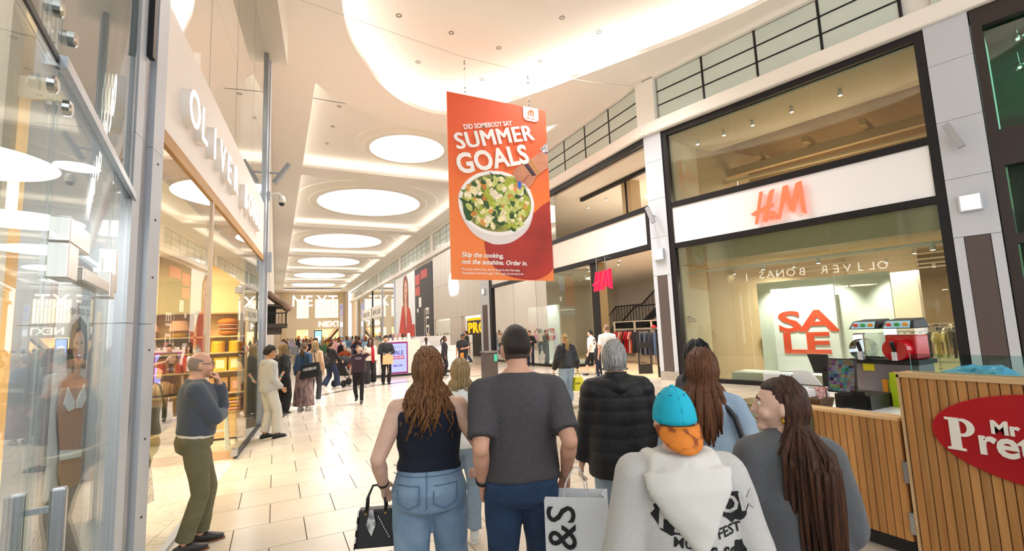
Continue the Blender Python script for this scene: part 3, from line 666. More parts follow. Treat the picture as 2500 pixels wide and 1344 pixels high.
G().fb(LW, 7.2, 7.3, .05, .08, 4.95, 5.15).done('wall_plate', GREYP, t)
flood(LW.p(7.25, .3, 5.6), Vector((.45, .1, .75)), 'slim grey uplighter above the dome camera', LW.n)
t = tag(G().fb(LW, 7.2, 7.28, .05, .13, 3.3, 3.75).done('wall_sensor', GREYP), 'small grey box sensor low on the pier below the dome camera', 'sensor')
# interior
TERR = None
def terrazzo():
    t = NT('terrazzo'); b = t.n('BsdfPrincipled'); b.inputs['Roughness'].default_value = .25; t.l(b, 0, t.out, 0)
    geo = t.n('NewGeometry'); mp = t.n('Mapping'); mp.inputs['Scale'].default_value = (9, 16, 9); t.l(geo, 'Position', mp, 0)
    nz = t.n('TexNoise'); nz.inputs['Scale'].default_value = 6; t.l(geo, 'Position', nz, 'Vector')
    v = t.n('TexVoronoi'); v.inputs['Randomness'].default_value = 1; t.l(mp, 0, v, 'Vector'); v.inputs['Scale'].default_value = 1.6
    cr = t.n('ValToRGB'); t.l(v, 'Distance', cr, 0); cr.color_ramp.elements[0].position = .3; cr.color_ramp.elements[1].position = .33
    c2 = t.n('ValToRGB'); t.l(v, 'Color', c2, 0); e = c2.color_ramp.elements; e[0].color = (*lin('#7d6656'), 1); e[1].color = (*lin('#d59a5c'), 1)
    for q, h in ((.3, '#b9b0a6'), (.5, '#e9e3db'), (.7, '#c7b39d')): x = e.new(q); x.color = (*lin(h), 1)
    mx = t.n('MixRGB'); t.l(cr, 0, mx, 0); t.l(c2, 0, mx, 1); mx.inputs[2].default_value = (*lin('#f3ece0'), 1); t.l(mx, 0, b, 0)
    return t.m
oi = sroot('wall_boutique')
G().fb(LW, -.6, 7.2, -6, .0, -.004, .004).done('terrazzo_floor', terrazzo(), oi)
WRM = mat('warm_plaster', '#f0d3a4', .7)
G().fb(LW, 6.15, 6.3, -6, -.25, 0, 3.5).done('far_wall', WRM, oi); G().fb(LW, -.6, 7.2, -6.2, -6, 0, 8.3).done('back_wall', WRM, oi); G().fb(LW, -.6, 7.2, -6, -.26, 3.45, 3.6).done('inner_ceiling', mat('warm_ceiling', '#f2e3c8', .7), oi)
G().fb(LW, -.6, 7.2, -2.2, -2.1, 4.6, 8.3).done('upper_back', mat('upper_back', '#b9a78f', .7), oi); G().fb(LW, -.72, -.58, -6, -.6, 0, 8.3).done('near_wall', CREAM, oi)
lamp('boutique_light', LW.p(4.4, -1.6, 3.3), 1.6, 95, (1, .8, .52)); lamp('boutique_light_b', LW.p(1.6, -1.6, 3.3), 1.6, 80, (1, .82, .58)); lamp('upper_glow', LW.p(3.5, -1.0, 8.2), 1.6, 40, (1, .9, .75))
# shelving on the far wall
OAK = wood('pale_oak', '#cfa673', '#e0bd8d', .5, 1, 'X')
su = thing('shelf_unit', 'pale oak shelving unit against the boutique end wall', 'shelf', LW.p(5.9, -1, 0))
def sx(x): return x    # shelf items by world x at y about 10.4
def wb(x0, x1, y0, y1, z0, z1, name, m_, par=None, **k): return G().box(x0, x1, y0, y1, z0, z1).done(name, m_, par, **k)
zsh = [.52, .86, 1.26, 1.6, 1.9, 2.34]
for x in (-2.3, -1.32, -.5): wb(x - .02, x + .02, 10.36, 10.72, 0, 2.38, 'upright', OAK, su)
for z in zsh: wb(-2.28, -.52, 10.36, 10.72, z - .025, z, 'shelf', OAK, su)
wb(-2.28, -.52, 10.7, 10.72, 0, 2.34, 'back_board', OAK, su); wb(-1.3, -.52, 10.38, 10.4, .04, .5, 'base_front', OAK, su)
CUSH = mat('cushion_rust', '#c5762f', .9, bump=.3, bscale=150); CUSP = mat('cushion_pink', '#dba08c', .9)
t = thing('cushion', 'round burger-shaped plush cushion on the upper shelf', 'cushion', (-.82, 10.5, 1.9))
for z, r, h, m_, nm in ((1.965, .16, .055, CUSH, 'base_bun'), (2.03, .185, .022, CUSP, 'filling'), (2.07, .165, .03, mat('patty_brown', '#a35f2a', .9), 'patty'), (2.105, .185, .022, CUSP, 'filling'), (2.17, .175, .08, CUSH, 'top_bun')): G().ell((-.82, 10.54, z), r, r * .9, h, 18, 8, fn=(lambda p: 1 + .05 * math.sin(9 * math.atan2(p.y, p.x))) if nm == 'filling' else None).done(nm, m_, t, smooth=True)
YEL = mat('box_yellow', '#e3a51f', .5)
for x, lb in ((-.97, 'round yellow gift tin nearest the burger cushion'), (-.68, 'yellow gift tin at the right end of its shelf')):
    t = thing('gift_tin', lb, 'tin', (x, 10.52, 1.6)); G().lathe([(.115, 0), (.115, .16)], (x, 10.52, 1.6), 20).done('body', YEL, t); G().lathe([(.12, .16), (.12, .21), (.02, .215)], (x, 10.52, 1.6), 20).done('lid', mat('tin_lid', '#edb838', .4), t)
for i, x in enumerate((-1.16, -.92, -.68)):
    t = thing('picture_frame', ('yellow-framed print, %s of three on the middle shelf' % ('leftmost', 'middle', 'rightmost')[i]), 'picture frame', (x, 10.45, 1.26)); wb(x - .105, x + .105, 10.45, 10.47, 1.262, 1.5, 'frame', mat('frame_yellow', '#e8bb2c', .4), t); wb(x - .07, x + .07, 10.445, 10.45, 1.3, 1.46, 'print', mat('print_pale', '#f1e7c4', .6), t)
for i, x in enumerate((-1.1, -.88, -.66)):
    t = thing('gift_box', ('kraft gift box with a pink window, %s on the lower shelf' % ('leftmost', 'middle', 'rightmost')[i]), 'box', (x, 10.45, .86)); wb(x - .09, x + .09, 10.44, 10.6, .862, 1.13, 'carton', mat('kraft', '#c08a50', .7), t); wb(x - .05, x + .05, 10.436, 10.44, .92, 1.06, 'window_card', mat('pink_card', '#e9a99a', .6), t)
for i in range(4):
    t = G().box(-1.25, -.56, 10.4, 10.68, .525 + i * .06, .575 + i * .06).done('folded_throw', mat(('throw_pink', 'throw_gold')[i % 2], ('#e3a08c', '#d6a02f')[i % 2], .9), None, bevel=.02); tag(t, ('%s folded throw in the low pile of four' % ('bottom pink', 'lower gold', 'upper pink', 'top gold')[i]), 'throw')
for i, x in enumerate((-2.05, -1.58)):
    t = thing('table_lamp', ('yellow table lamp with a peach shade, %s on the top shelf' % ('the left one', 'the right one')[i]), 'table lamp', (x, 10.5, 1.9)); G().lathe([(.11, 0), (.13, .05), (.1, .1), (.03, .12)], (x, 10.5, 1.902), 18).done('base', YEL, t, smooth=True); G().lathe([(.17, .12), (.12, .3)], (x, 10.5, 1.9), 18).done('shade', mat('shade_peach', '#eaa27c', .7, emit=.25), t)
for i, x in enumerate((-2.1, -1.82, -1.55)):
    t = thing('candle_box', ('boxed %s candle on the second shelf' % ('lilac', 'coral', 'amber')[i]), 'candle', (x, 10.45, 1.26)); wb(x - .1, x + .1, 10.5, 10.62, 1.262, 1.53, 'carton', mat('carton%d' % i, ('#b98bd0', '#d98a4c', '#c9863e')[i], .6), t); G().lathe([(.05, 0), (.055, .14), (.05, .17)], (x, 10.44, 1.262), 14).done('jar', mat('jar%d' % i, ('#d7a8d8', '#d8452e', '#cf4a2a')[i], .2), t)
t = tag(G().lathe([(.02, 0), (.22, .06), (.2, .2), (.1, .27), (.02, .28)], (-1.8, 10.52, .862), 20).done('striped_cushion', mat('stripe_cushion', '#e7c9a2', .9, col2='#b5552e', vscale=1., stretch=(30, 1, 1)), None, smooth=True), 'rust and cream striped cushion on the lower shelf', 'cushion')
for x, z in ((-1.9, 1.6),): t = tag(wb(x - .33, x + .5, 10.42, 10.66, z + .002, z + .14, 'game_box', mat('game_brown', '#7c4a36', .6), None), 'long brown boxed game on the shelf under the lamps', 'box')
# ladder stand and shoulder bags by the door
t = thing('step_ladder', 'slim white wooden A-frame ladder stand inside the boutique door', 'ladder', (-.86, 9.55, 0))
for dx in (-.16, .16):
    G().bar((-.86 + dx, 9.35, 0), (-.86 + dx * .6, 9.55, 1.0), .035).done('leg', WHITE, t); G().bar((-.86 + dx, 9.78, 0), (-.86 + dx * .6, 9.57, 1.0), .035).done('leg', WHITE, t)
for z in (.3, .6, .9): wb(-1.0, -.72, 9.42 + z * .12, 9.46 + z * .12, z, z + .03, 'rung', WHITE, t)
# dressed mannequin in the near window
t = thing('mannequin', 'headless mannequin in a black dotted dress behind the near window pane', 'mannequin', (-1.25, 5.65, 0))
G().lathe([(.2, 0), (.2, .02), (.02, .03), (.02, .5)], (-1.25, 5.65, .005), 16).done('stand', STEEL, t)
G().tube([(-1.25, 5.65, .35), (-1.25, 5.65, .7), (-1.25, 5.65, 1.0), (-1.25, 5.65, 1.15), (-1.25, 5.65, 1.4), (-1.25, 5.65, 1.5), (-1.25, 5.65, 1.56)], [(.26, .2), (.22, .17), (.17, .13), (.13, .1), (.18, .12), (.15, .1), (.06, .06)], 18).done('dress', mat('dress_dots', '#17181c', .8, col2='#e9e4d6', vscale=26), t, smooth=True)
G().tube([(-1.25, 5.65, 1.54), (-1.25, 5.65, 1.66)], .055, 12).done('neck', mat('mannequin_skin', '#d9c7b4', .5), t)
t = thing('shoulder_bag', 'olive shoulder bag with a long strap hanging from the mannequin', 'bag', (-1.0, 5.62, .95))
G().ell((-1.0, 5.62, 1.08), .13, .06, .13, 16, 8).done('body', mat('bag_olive', '#6a6136', .6), t, smooth=True); G().tube([(-1.1, 5.62, 1.12), (-1.12, 5.63, 1.45), (-1.06, 5.62, 1.5), (-.98, 5.62, 1.4), (-.92, 5.62, 1.12)], .008, 6).done('strap', mat('strap_gold', '#9a8a4e', .5), t)
t = tag(G().tube([(-1.32, 5.0, 0.005), (-1.32, 5.0, .1), (-1.32, 5.0, .32), (-1.32, 5.0, .42)], [(.16, .16), (.2, .2), (.22, .22), (.18, .18)], 16).done('woven_basket', mat('basket_rust', '#b3542a', .8, bump=.6, bscale=60, var=.3, vscale=30), None), 'rust woven basket on the terrazzo behind the near pane', 'basket')

# ---- glass shopfront nearest the camera
gf = thing('glass_shop', 'frameless glass shopfront with a glass door at the left edge', 'shop front', NW.p(1.2, 0, 0))
G().fb(NW, 0.0, 1.94, -.006, .006, 2.86, 8.2).done('upper_pane', GLM, gf); G().fb(NW, 1.95, 4.5, -.006, .006, 2.86, 8.2).done('upper_pane', GLM, gf)
G().fb(NW, 0, 1.95, -.03, .03, 2.815, 2.86).done('transom', STEEL, gf); G().fb(NW, 1.95, 4.5, -.008, .008, 2.83, 2.85).done('transom', DARKG, gf)
GLD = glass('door_glass', '#f4f8f6', 1.45, .38)
G().fb(NW, .0, .68, -.006, .006, .02, 2.815).done('pane', GLD, gf); G().fb(NW, .7, 1.9, -.006, .006, .02, 2.2).done('door_leaf', GLD, gf); G().fb(NW, .7, 1.9, -.006, .006, 2.23, 2.815).done('pane', GLD, gf); G().fb(NW, 1.92, 4.5, -.006, .006, .02, 2.815).done('pane', GLD, gf)
G().fb(NW, .0, 4.5, -.03, .03, 0, .02).done('sill', STEEL, gf)
dl = [o for o in bpy.data.objects if o.name == 'door_leaf'][0]
for a, b, z0, z1 in ((1.42, 1.78, 2.2, 2.3), (1.62, 1.78, 2.06, 2.2), (.9, 1.5, 2.08, 2.14), (.72, .86, 2.06, 2.2), (.66, .72, 2.1, 2.34)): G().fb(NW, a, b, -.03, .035, z0, z1).done('patch_fitting', mat('patch_steel', '#d8d4cf', .25, .7), gf, bevel=.006)
G().fb(NW, 1.76, 1.8, .03, .075, .62, 1.3).done('door_handle', STEEL, dl, bevel=.008); G().fb(NW, 1.76, 1.8, -.075, -.03, .62, 1.3).done('door_handle', STEEL, dl, bevel=.008)
for z in (.7, 1.22): G().fb(NW, 1.77, 1.79, -.03, .03, z, z + .02).done('handle_stud', STEEL, dl)
me_bt = G().lathe([(.03, 0), (.03, .02), (.02, .026), (.0005, .026)], n=14, caps=False).data('glass_bolt'); me_bt.materials.append(CHROME)
for a, z in ((1.85, 2.98), (2.05, 2.98), (1.85, 2.7), (2.05, 2.7), (1.85, 3.2), (2.05, 3.2)):
    o = link('glass_bolt', me_bt, None, gf); o.location = NW.p(a, .006, z) - gf.location; o.rotation_euler = (0, math.radians(90), math.atan2(NW.n.y, NW.n.x))
gi = sroot('wall_boutique_near')
G().fb(NW, -.6, 5, -2.6, -2.5, 0, 8.3).done('back_wall', mat('near_back', '#c7c0b8', .7), gi); G().fb(NW, -.2, 5, -2.5, -.1, -.004, .004).done('near_floor', TILE, gi); G().fb(NW, -.5, 5, -2.5, -.05, 8.2, 8.3).done('near_ceiling', CREAM, gi)
lamp('near_shop_light', NW.p(2, -1.3, 8.0), 1.5, 70, (1, .95, .9)); lamp('poster_fill_light', NW.p(.8, -.12, 2.78), .2, 14, (1, .97, .95))  # small second lamp is an added fill that brightens the window poster
# window poster seen from behind
A_, B_ = Vector((-1.105, 3.55, 0)), Vector((-1.068, 3.95, 0)); PU = (B_ - A_).normalized(); PW = (B_ - A_).length
po = thing('window_poster', 'tall pale lingerie poster of a laughing dark-haired woman behind the glass door', 'poster', A_ + Vector((0, 0, .3)))
PN = PU.cross(Z3)
def pp(poly, d, m_, nm, par=po): return G().prism([(a, 1.8 + (b - 1.8) * .852) for a, b in poly], A_, PU, Z3, d, d + .002).done(nm, m_, par)
G().prism([(-.03, .02), (PW + .06, .02), (PW + .06, 2.3), (-.03, 2.4)], A_, PU, Z3, -.03, -.012).done('grey_panel', mat('mauve_panel', '#a69ca0', .6), po)
pp([(0, .82), (PW, .82), (PW, 2.28), (0, 2.28)], -.01, mat('poster_white', '#eceef6', .6), 'sheet')
SK1 = mat('print_skin', '#c8977e', .6); HR1 = mat('print_hair', '#2c2226', .6)
cx = PW * .62
def el(cx, cz, rx, rz, n=20, a0=0, a1=2 * math.pi): return [(cx + rx * math.cos(a0 + (a1 - a0) * i / n), cz + rz * math.sin(a0 + (a1 - a0) * i / n)) for i in range(n)]
pp([(cx - .11, 1.66), (cx - .12, 1.8), (cx - .09, 1.95), (cx, 2.02), (cx + .09, 1.96), (cx + .12, 1.8), (cx + .11, 1.64)], .0, HR1, 'printed_hair')
pp([(cx - .05, 1.62), (cx - .17, 1.57), (cx - .2, 1.4), (cx - .16, 1.2), (cx - .13, 1.08), (cx - .15, .98), (cx - .1, .86), (cx + .02, .83), (cx + .13, .83), (cx + .13, 1.0), (cx + .11, 1.1), (cx + .13, 1.4), (cx + .13, 1.55), (cx + .04, 1.6)], .002, SK1, 'printed_body')
pp([(cx - .035, 1.72), (cx - .04, 1.56), (cx + .04, 1.56), (cx + .035, 1.72)], .003, SK1, 'printed_neck'); pp(el(cx, 1.79, .07, .125), .004, SK1, 'printed_face')
LACE = mat('print_lace', '#f2f2f6', .6)
for sgn in (-1, 1): pp([(cx + sgn * .01, 1.42), (cx + sgn * .1, 1.53), (cx + sgn * .14, 1.42), (cx + sgn * .08, 1.36), (cx + sgn * .01, 1.37)], .004, LACE, 'printed_top'); pp(el(cx + sgn * .03, 1.83, .013, .01, 8), .006, HR1, 'printed_eye')
pp([(cx - .15, 1.12), (cx + .12, 1.06), (cx + .12, 1.01), (cx - .14, 1.05)], .004, LACE, 'printed_brief'); pp(el(cx, 1.73, .028, .028, 12), .006, mat('print_mouth', '#a33b3f', .5), 'printed_mouth'); pp(el(cx, 1.742, .02, .01, 10), .008, LACE, 'printed_teeth')
GTX = mat('print_grey', '#6f6a74', .6)
for s_, z in (('spoilt', 2.18), ('choice', 2.1), ('up and up', 2.03)): text(s_, .085, A_ + PU * (PW * .95) + Z3 * (1.8 + (z - 1.8) * .852) + PN * .006, -PU, Z3, GTX, 'mirrored_lettering', po, .001, sx=.8)
# ---- tiled faux balcony down the left side
bc = thing('balcony', 'dark faux balcony with clay tile roof and railings on the left wall', 'balcony', (-.1, 20, 0))
DK = mat('balcony_dark', '#3a332e', .7)
wb(-.3, .38, 19.2, 21, 2.22, 2.36, 'deck', DK, bc); wb(-.3, .2, 19.3, 20.9, 1.98, 2.22, 'corbel', DK, bc)
for i in range(9): wb(.33, .355, 19.22 + i * .21, 19.245 + i * .21, 2.36, 2.74, 'railing_bar', BLACK, bc)
for i in range(6): wb(-.25 + i * .11, -.228 + i * .11, 19.21, 19.235, 2.36, 2.74, 'railing_bar', BLACK, bc)
wb(-.3, .36, 19.2, 19.24, 2.72, 2.76, 'railing_top', BLACK, bc); wb(.32, .36, 19.2, 21, 2.72, 2.76, 'railing_top', BLACK, bc)
wb(-.3, .0, 19.7, 20.7, 2.36, 3.1, 'window_wall', mat('balcony_green', '#2d3526', .7), bc)
ROOFT = mat('clay_tile', '#a58c7c', .6, var=.4, vscale=4)
for r in range(3):
    for i in range(7):
        y = 19.1 + i * .28; x0 = -.28 + r * .24; z0 = 3.5 - r * .2
        G().tube([(x0, y, z0), (x0 + .26, y, z0 - .21)], [.085, .095], 8).done('roof_tile', ROOFT, bc)
    for q in range(3):
        G().tube([(-.28 + q * .26, 19.02, 3.5 - q * .21), (-.02 + q * .26, 19.02, 3.28 - q * .21)], [.07, .08], 8).done('roof_tile', ROOFT, bc)
wb(-.3, .38, 19.05, 21.0, 2.98, 3.04, 'eaves', DK, bc)
t = tag(G().fb(Fr((-.29, 22), (0, 1)), 0, 1.4, 0, .5, 0, 1.0).done('dark_stall', mat('stall_dark', '#25211f', .6), None, bevel=.03), 'low dark stall counter against the left wall past the balcony', 'counter')
# ================================================================ FAR RIGHT SHOPS
APL = mat('pearl_metal', '#cfc8c0', .38, .35)
af = thing('shop_facade', 'tall pearl-grey metal facade with a glowing apple emblem', 'shop facade', EN.p(e_(33), 0, 0))
for i in range(9):
    y0 = 27.4 + i * 1.2
    for z0, z1 in ((2.85, 5.45), (5.45, 8.1)): eb(y0 + .006, y0 + 1.194, -.3, .02, z0 + .006, z1 - .006, 'panel', APL, af)
for a, b in ((31.3, 33.8), (38.0, 38.2)): eb(a, b, -.3, .02, 0, 2.85, 'side_panel', APL, af)
for a, b in ((33.8, 38.0),):
    for k in range(2): c_ = (b - a) / 2; eb(a + c_ * k + .02, a + c_ * (k + 1) - .02, -.06, -.045, .02, 2.83, 'pane', GL, af)
aps = [(0, 1.6), (.28, 1.74), (.62, 1.66), (.86, 1.4), (.78, 1.15), (.76, .95), (.86, .75), (.98, .66), (.85, .34), (.66, .1), (.45, .04), (.2, .1), (0, .08), (-.2, .1), (-.45, .04), (-.66, .1), (-.88, .42), (-1.0, .85), (-.93, 1.3), (-.66, 1.64), (-.3, 1.72)]
G().prism([(a * 1.05, b * 1.05) for a, b in aps], EN.p(e_(32.75), .02, 4.4), EN.u, Z3, .0, .06).prism([(.02, 1.85), (.1, 2.15), (.42, 2.35), (.36, 2.05)], EN.p(e_(32.75), .02, 4.4), EN.u, Z3, 0, .06).done('emblem', emat('emblem_glow', '#ffffff', 2.2), af)
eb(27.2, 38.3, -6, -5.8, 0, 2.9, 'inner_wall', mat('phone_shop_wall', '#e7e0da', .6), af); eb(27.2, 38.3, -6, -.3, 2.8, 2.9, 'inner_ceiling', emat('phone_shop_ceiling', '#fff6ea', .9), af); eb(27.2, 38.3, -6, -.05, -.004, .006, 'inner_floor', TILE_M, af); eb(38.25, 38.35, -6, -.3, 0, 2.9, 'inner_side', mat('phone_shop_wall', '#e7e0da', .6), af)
sc = thing('display_screen', 'black and orange PRO screen inside the pearl-grey facade', 'screen', EN.p(e_(31), -1.4, 0)); eb(28.6, 34.0, -1.45, -1.4, 1.55, 2.78, 'panel', BLACK, sc); eb(28.6, 34.0, -1.4, -1.38, 2.6, 2.78, 'orange_band', emat('orange_glow', '#ff9a1e', 1.2), sc)
text('PRO', 1.0, EN.p(e_(33.8), -1.39, 1.72), EN.u, Z3, emat('orange_glow', '#ff9a1e', 1.2), 'lettering', sc, .01, .05, sx=1.8, space=1.1, split=True); eb(29, 33, -1.6, -1.42, 0, 1.55, 'stand', BLACK, sc)
for i in range(3):
    t = thing('display_table', ('pale wooden display table inside the pearl-grey facade, %s from the entrance column' % ('first', 'second', 'third')[i]), 'table', EN.p(e_(29 + i * 3), -2.6, 0)); eb(28.2 + i * 3, 30.2 + i * 3, -3.2, -2.2, .84, .9, 'top', wood('table_oak', '#c8a27a', '#d8b78f', .5), t)
    for yy in (28.3 + i * 3, 30.1 + i * 3):
        for dd in (-3.1, -2.3): eb(yy - .04, yy + .04, dd - .04, dd + .04, 0, .84, 'leg', wood('table_oak', '#c8a27a', '#d8b78f', .5), t)
# hoardings
hb = thing('hoarding', 'black hoarding with red blocks and vertical white lettering', 'hoarding', EN.p(e_(41.6), 0, 0)); eb(38.5, 44.6, -.3, .0, .0, 7.85, 'board', mat('hoarding_black', '#3d3c3f', .6), hb)
for a, b, z0, z1 in ((42.6, 44.3, 6.3, 7.3), (40.0, 42.3, 6.7, 7.5), (42.6, 44.3, 5.3, 6.15)): eb(a, b, 0, .02, z0, z1, 'red_block', mat('hoarding_red', '#c65a58', .6), hb)
for a, b, z0, z1 in ((42.2, 43.1, 4.2, 5.1), (43.3, 43.8, 3.75, 4.1)): eb(a, b, 0, .02, z0, z1, 'white_block', WHITE, hb)
text('ELDON', 1.45, EN.p(e_(40.7), .01, 4.1), -Z3, EN.u, WHITE, 'lettering', hb, .01, .03, space=1.05, split=True); text('SQUARE SHOPPING', .32, EN.p(e_(41.3), .01, 4.0), -Z3, EN.u, WHITE, 'small_lettering', hb, .01, .0)
hp = thing('hoarding', 'giant white poster of a woman in a red jacket beside the black hoarding', 'hoarding', EN.p(e_(49), 0, 0)); eb(44.6, 53.6, -.3, .0, .0, 7.9, 'board', mat('hoarding_white', '#eceef2', .5), hp)
PRJ = mat('jacket_red', '#c9483f', .7, var=.12, vscale=.8, stretch=(1, 1, .4)); PSK = mat('poster_skin', '#dcae97', .6); PHR = mat('poster_hair', '#8d4b3a', .6)
def hq(poly, d, m_, nm): return G().prism(poly, EN.p(e_(49), 0, 0), EN.u, Z3, d, d + .01).done(nm, m_, hp)
hq([(-.55, 4.2), (-.8, 5.4), (-.75, 6.8), (-.3, 7.75), (.9, 7.8), (1.55, 7.0), (1.7, 5.6), (1.6, 4.2)], .01, PHR, 'printed_hair')
hq([(-.15, 4.4), (.1, 5.3), (-.1, 6.0), (.0, 7.0), (.6, 7.4), (1.2, 6.9), (1.25, 6.0), (.9, 5.3), (1.1, 4.2), (.7, 2.8)], .02, PSK, 'printed_face')
hq([(-2.6, .6), (-2.9, 1.8), (-1.9, 3.4), (-1.1, 4.7), (-.2, 4.8), (.3, 3.0), (.7, 1.9), (1.0, 3.2), (1.2, 4.6), (2.2, 4.3), (3.0, 3.0), (3.2, 1.2), (2.6, .55)], .03, PRJ, 'printed_jacket')
hq([(.35, 6.02), (.6, 6.1), (.85, 6.0), (.6, 5.86)], .03, mat('poster_lips', '#b5443e', .5), 'printed_mouth'); hq([(2.9, .0), (4.2, .0), (4.2, 2.7), (3.1, 2.7)], .02, PRJ, 'printed_block')
for x in (.25, .95): hq([(x - .14, 6.55), (x, 6.62), (x + .14, 6.55), (x, 6.5)], .03, mat('poster_eye', '#4a3a34', .5), 'printed_eye')
# fashion shop with white sign panels
nl = thing('shop_facade', 'glass-fronted fashion shop with two white sign panels and black posts', 'shop facade', EN.p(e_(68), 0, 0))
for a in (54.2, 62, 69.8, 78.4, 86.0): eb(a - .14, a + .14, -.1, .1, 0, 8.1, 'post', BLACK if a == 69.8 else GREYP, nl)
for a, b in ((54.4, 61.8), (62.2, 69.6), (70, 78.2), (78.6, 85.8)): eb(a, b, -.02, .0, .05, 8.05, 'pane', glass('far_glass', '#dfe6e0', 1.5, .9), nl)
for a, b in ((61.8, 69.4), (70.2, 78.6)): o = eb(a, b, .02, .14, 4.15, 5.75, 'sign_panel', WHITE, nl); text('NEW LOOK', 1.0, EN.p(e_(b) + .6, .145, 4.6), EN.u, Z3, BLACK, 'lettering', o, .01, sx=1.15, split=True)
for a in (63.0, 68.8, 71.4, 77.4): eb(a - .4, a + .4, -.3, .02, 0, 4.0, 'door_jamb', BLACK, nl)
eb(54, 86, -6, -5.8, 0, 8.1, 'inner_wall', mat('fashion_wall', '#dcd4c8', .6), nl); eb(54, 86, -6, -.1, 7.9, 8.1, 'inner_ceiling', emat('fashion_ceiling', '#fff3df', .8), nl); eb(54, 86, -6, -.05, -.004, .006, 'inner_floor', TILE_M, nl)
t = thing('video_screen', 'dark upright screen in the fashion shop window', 'screen', EN.p(e_(59), -.4, 0)); eb(56.5, 59.5, -.6, -.5, .1, 2.3, 'panel', mat('screen_navy', '#1c2238', .3), t)
pl = tag(eb(86.2, 94.6, -.4, .02, 0, 8.1, 'cream_wall_panel', mat('cream_cladding', '#ead9bf', .6)), 'plain cream wall panel at the far end of the right side', 'wall panel')
t = thing('totem_sign', 'tall pale sign column with lilac panels by the far shopfront', 'sign', (11.0, 94.2, 0)); wb(10.75, 11.35, 94.1, 94.3, 0, 8.0, 'column', mat('totem_white', '#dcdce4', .4), t)
for z, c_ in ((6.9, '#8a86b4'), (5.7, '#9a92b8'), (3.6, '#e8ecf4'), (1.0, '#6fa8d8')): wb(10.8, 11.3, 94.08, 94.1, z, z + .9, 'panel', mat('totem' + c_, c_, .4, emit=.4), t)
# ---- far end: hanging and fascia letters
nx = thing('hanging_sign', 'huge white NEXT letters hung from the ceiling before the far wall', 'sign', (6.2, 92, 7.3))
for ch, x in zip('NEXT', (2.4, 4.6, 6.5, 8.5)): text(ch, 2.75, (x, 92, 7.45), (1, 0, 0), (0, 0, 1), emat('sign_cream', '#fff3da', 1.3), 'letter', nx, .2, .02, sx=.95)
for x in (2.8, 9.4): wb(x - .03, x + .03, 92, 92.06, 9.4, 10.2, 'hanging_rod', STEEL, nx)
wb(2.4, 10, 92.1, 92.16, 7.6, 7.66, 'crossbar', STEEL, nx); wb(2.4, 10, 92.1, 92.16, 9.3, 9.36, 'crossbar', STEEL, nx)
n2 = thing('shop_sign', 'smaller white NEXT letters on the cladding over the far entrance', 'sign', (7, 95, 3.7)); text('NEXT', 1.45, (7.05, 94.98, 3.75), (1, 0, 0), (0, 0, 1), emat('sign_cream', '#fff3da', 1.3), 'lettering', n2, .1, .02, sx=1.05, split=True)
es = thing('escalator', 'escalator rising behind the far shop entrance', 'escalator', (9.5, 97, 0)); G().bar((8.2, 97, .3), (11.0, 97, 3.6), .8, .5).done('truss', mat('escalator_grey', '#4a3c30', .5), es); G().bar((8.2, 96.5, .9), (11.0, 96.5, 4.2), .06, .5).done('balustrade', mat('escalator_pale', '#e9ddc8', .4), es)
for i, (x, c_) in enumerate(((3.6, '#8b5a38'), (4.3, '#d8d2cc'), (4.9, '#a5703f'), (7.0, '#7d5534'), (7.9, '#c98f4f'))): t = tag(wb(x, x + .5, 97.6, 98.2, 0, 2.2 + .2 * (i % 2), 'shop_display', mat('disp%d' % i, c_, .7), None), ('tall %s clothing display seen through the far entrance' % ('brown', 'white', 'tan', 'dark brown', 'amber')[i]), 'display')
lamp('far_shop_light', (7, 97, 3.2), 3, 260, (1, .8, .5))
sn = thing('info_totem', 'upright blue-white digital screen standing in the crowd before the far shop', 'screen', (5.65, 76, 0)); wb(5.1, 6.2, 75.9, 76.1, .0, 2.9, 'housing', DARKG, sn); wb(5.2, 6.1, 75.88, 75.9, .5, 2.75, 'screen_face', emat('screen_blue', '#8fb4ff', 1.1), sn)
G().prism(el(5.65, 1.7, .33, .33), (0, 75.88, 0), (1, 0, 0), (0, 0, 1), 0, .01).done('roundel', emat('screen_white', '#ffffff', 1.), sn)

# ================================================================ MALL KIOSK WITH SALE SCREEN
kw = mat('kiosk_cream', '#e6ddcf', .4); kwh = mat('kiosk_white', '#f4f3f0', .35)
ks = thing('kiosk', 'cream and white sales kiosk with counters in the middle of the mall', 'kiosk', (5.4, 21.5, 0))
wb(3.75, 8.1, 20.75, 23.6, 0, .1, 'plinth', DARKG, ks); wb(4.1, 5.75, 20.7, 20.95, .1, 1.55, 'screen_wall', kw, ks, bevel=.02); wb(5.75, 8.0, 20.8, 21.3, .1, 1.0, 'counter', kwh, ks, bevel=.01); wb(5.75, 8.0, 20.78, 21.32, 1.0, 1.05, 'counter_top', kwh, ks)
wb(3.8, 4.1, 20.95, 23.4, .1, .95, 'side_counter', kwh, ks); wb(5.3, 8.0, 23.2, 23.4, .1, 1.65, 'back_screen', kwh, ks); wb(7.8, 8.0, 21.3, 23.2, .1, 1.0, 'side_counter', kwh, ks)
sv = thing('sale_screen', 'lilac digital screen reading SALE NOW 80% OFF on the kiosk', 'screen', (4.73, 20.69, .12))
wb(4.3, 5.17, 20.66, 20.7, .12, 1.47, 'bezel', mat('screen_magenta', '#7b1c62', .4, emit=.25), sv); wb(4.36, 5.11, 20.65, 20.66, .19, 1.4, 'screen_face', emat('screen_lilac', '#a9adff', .85), sv)
PUR = mat('screen_text', '#4c2a7a', .5); MAG = mat('screen_red', '#b4215f', .5)
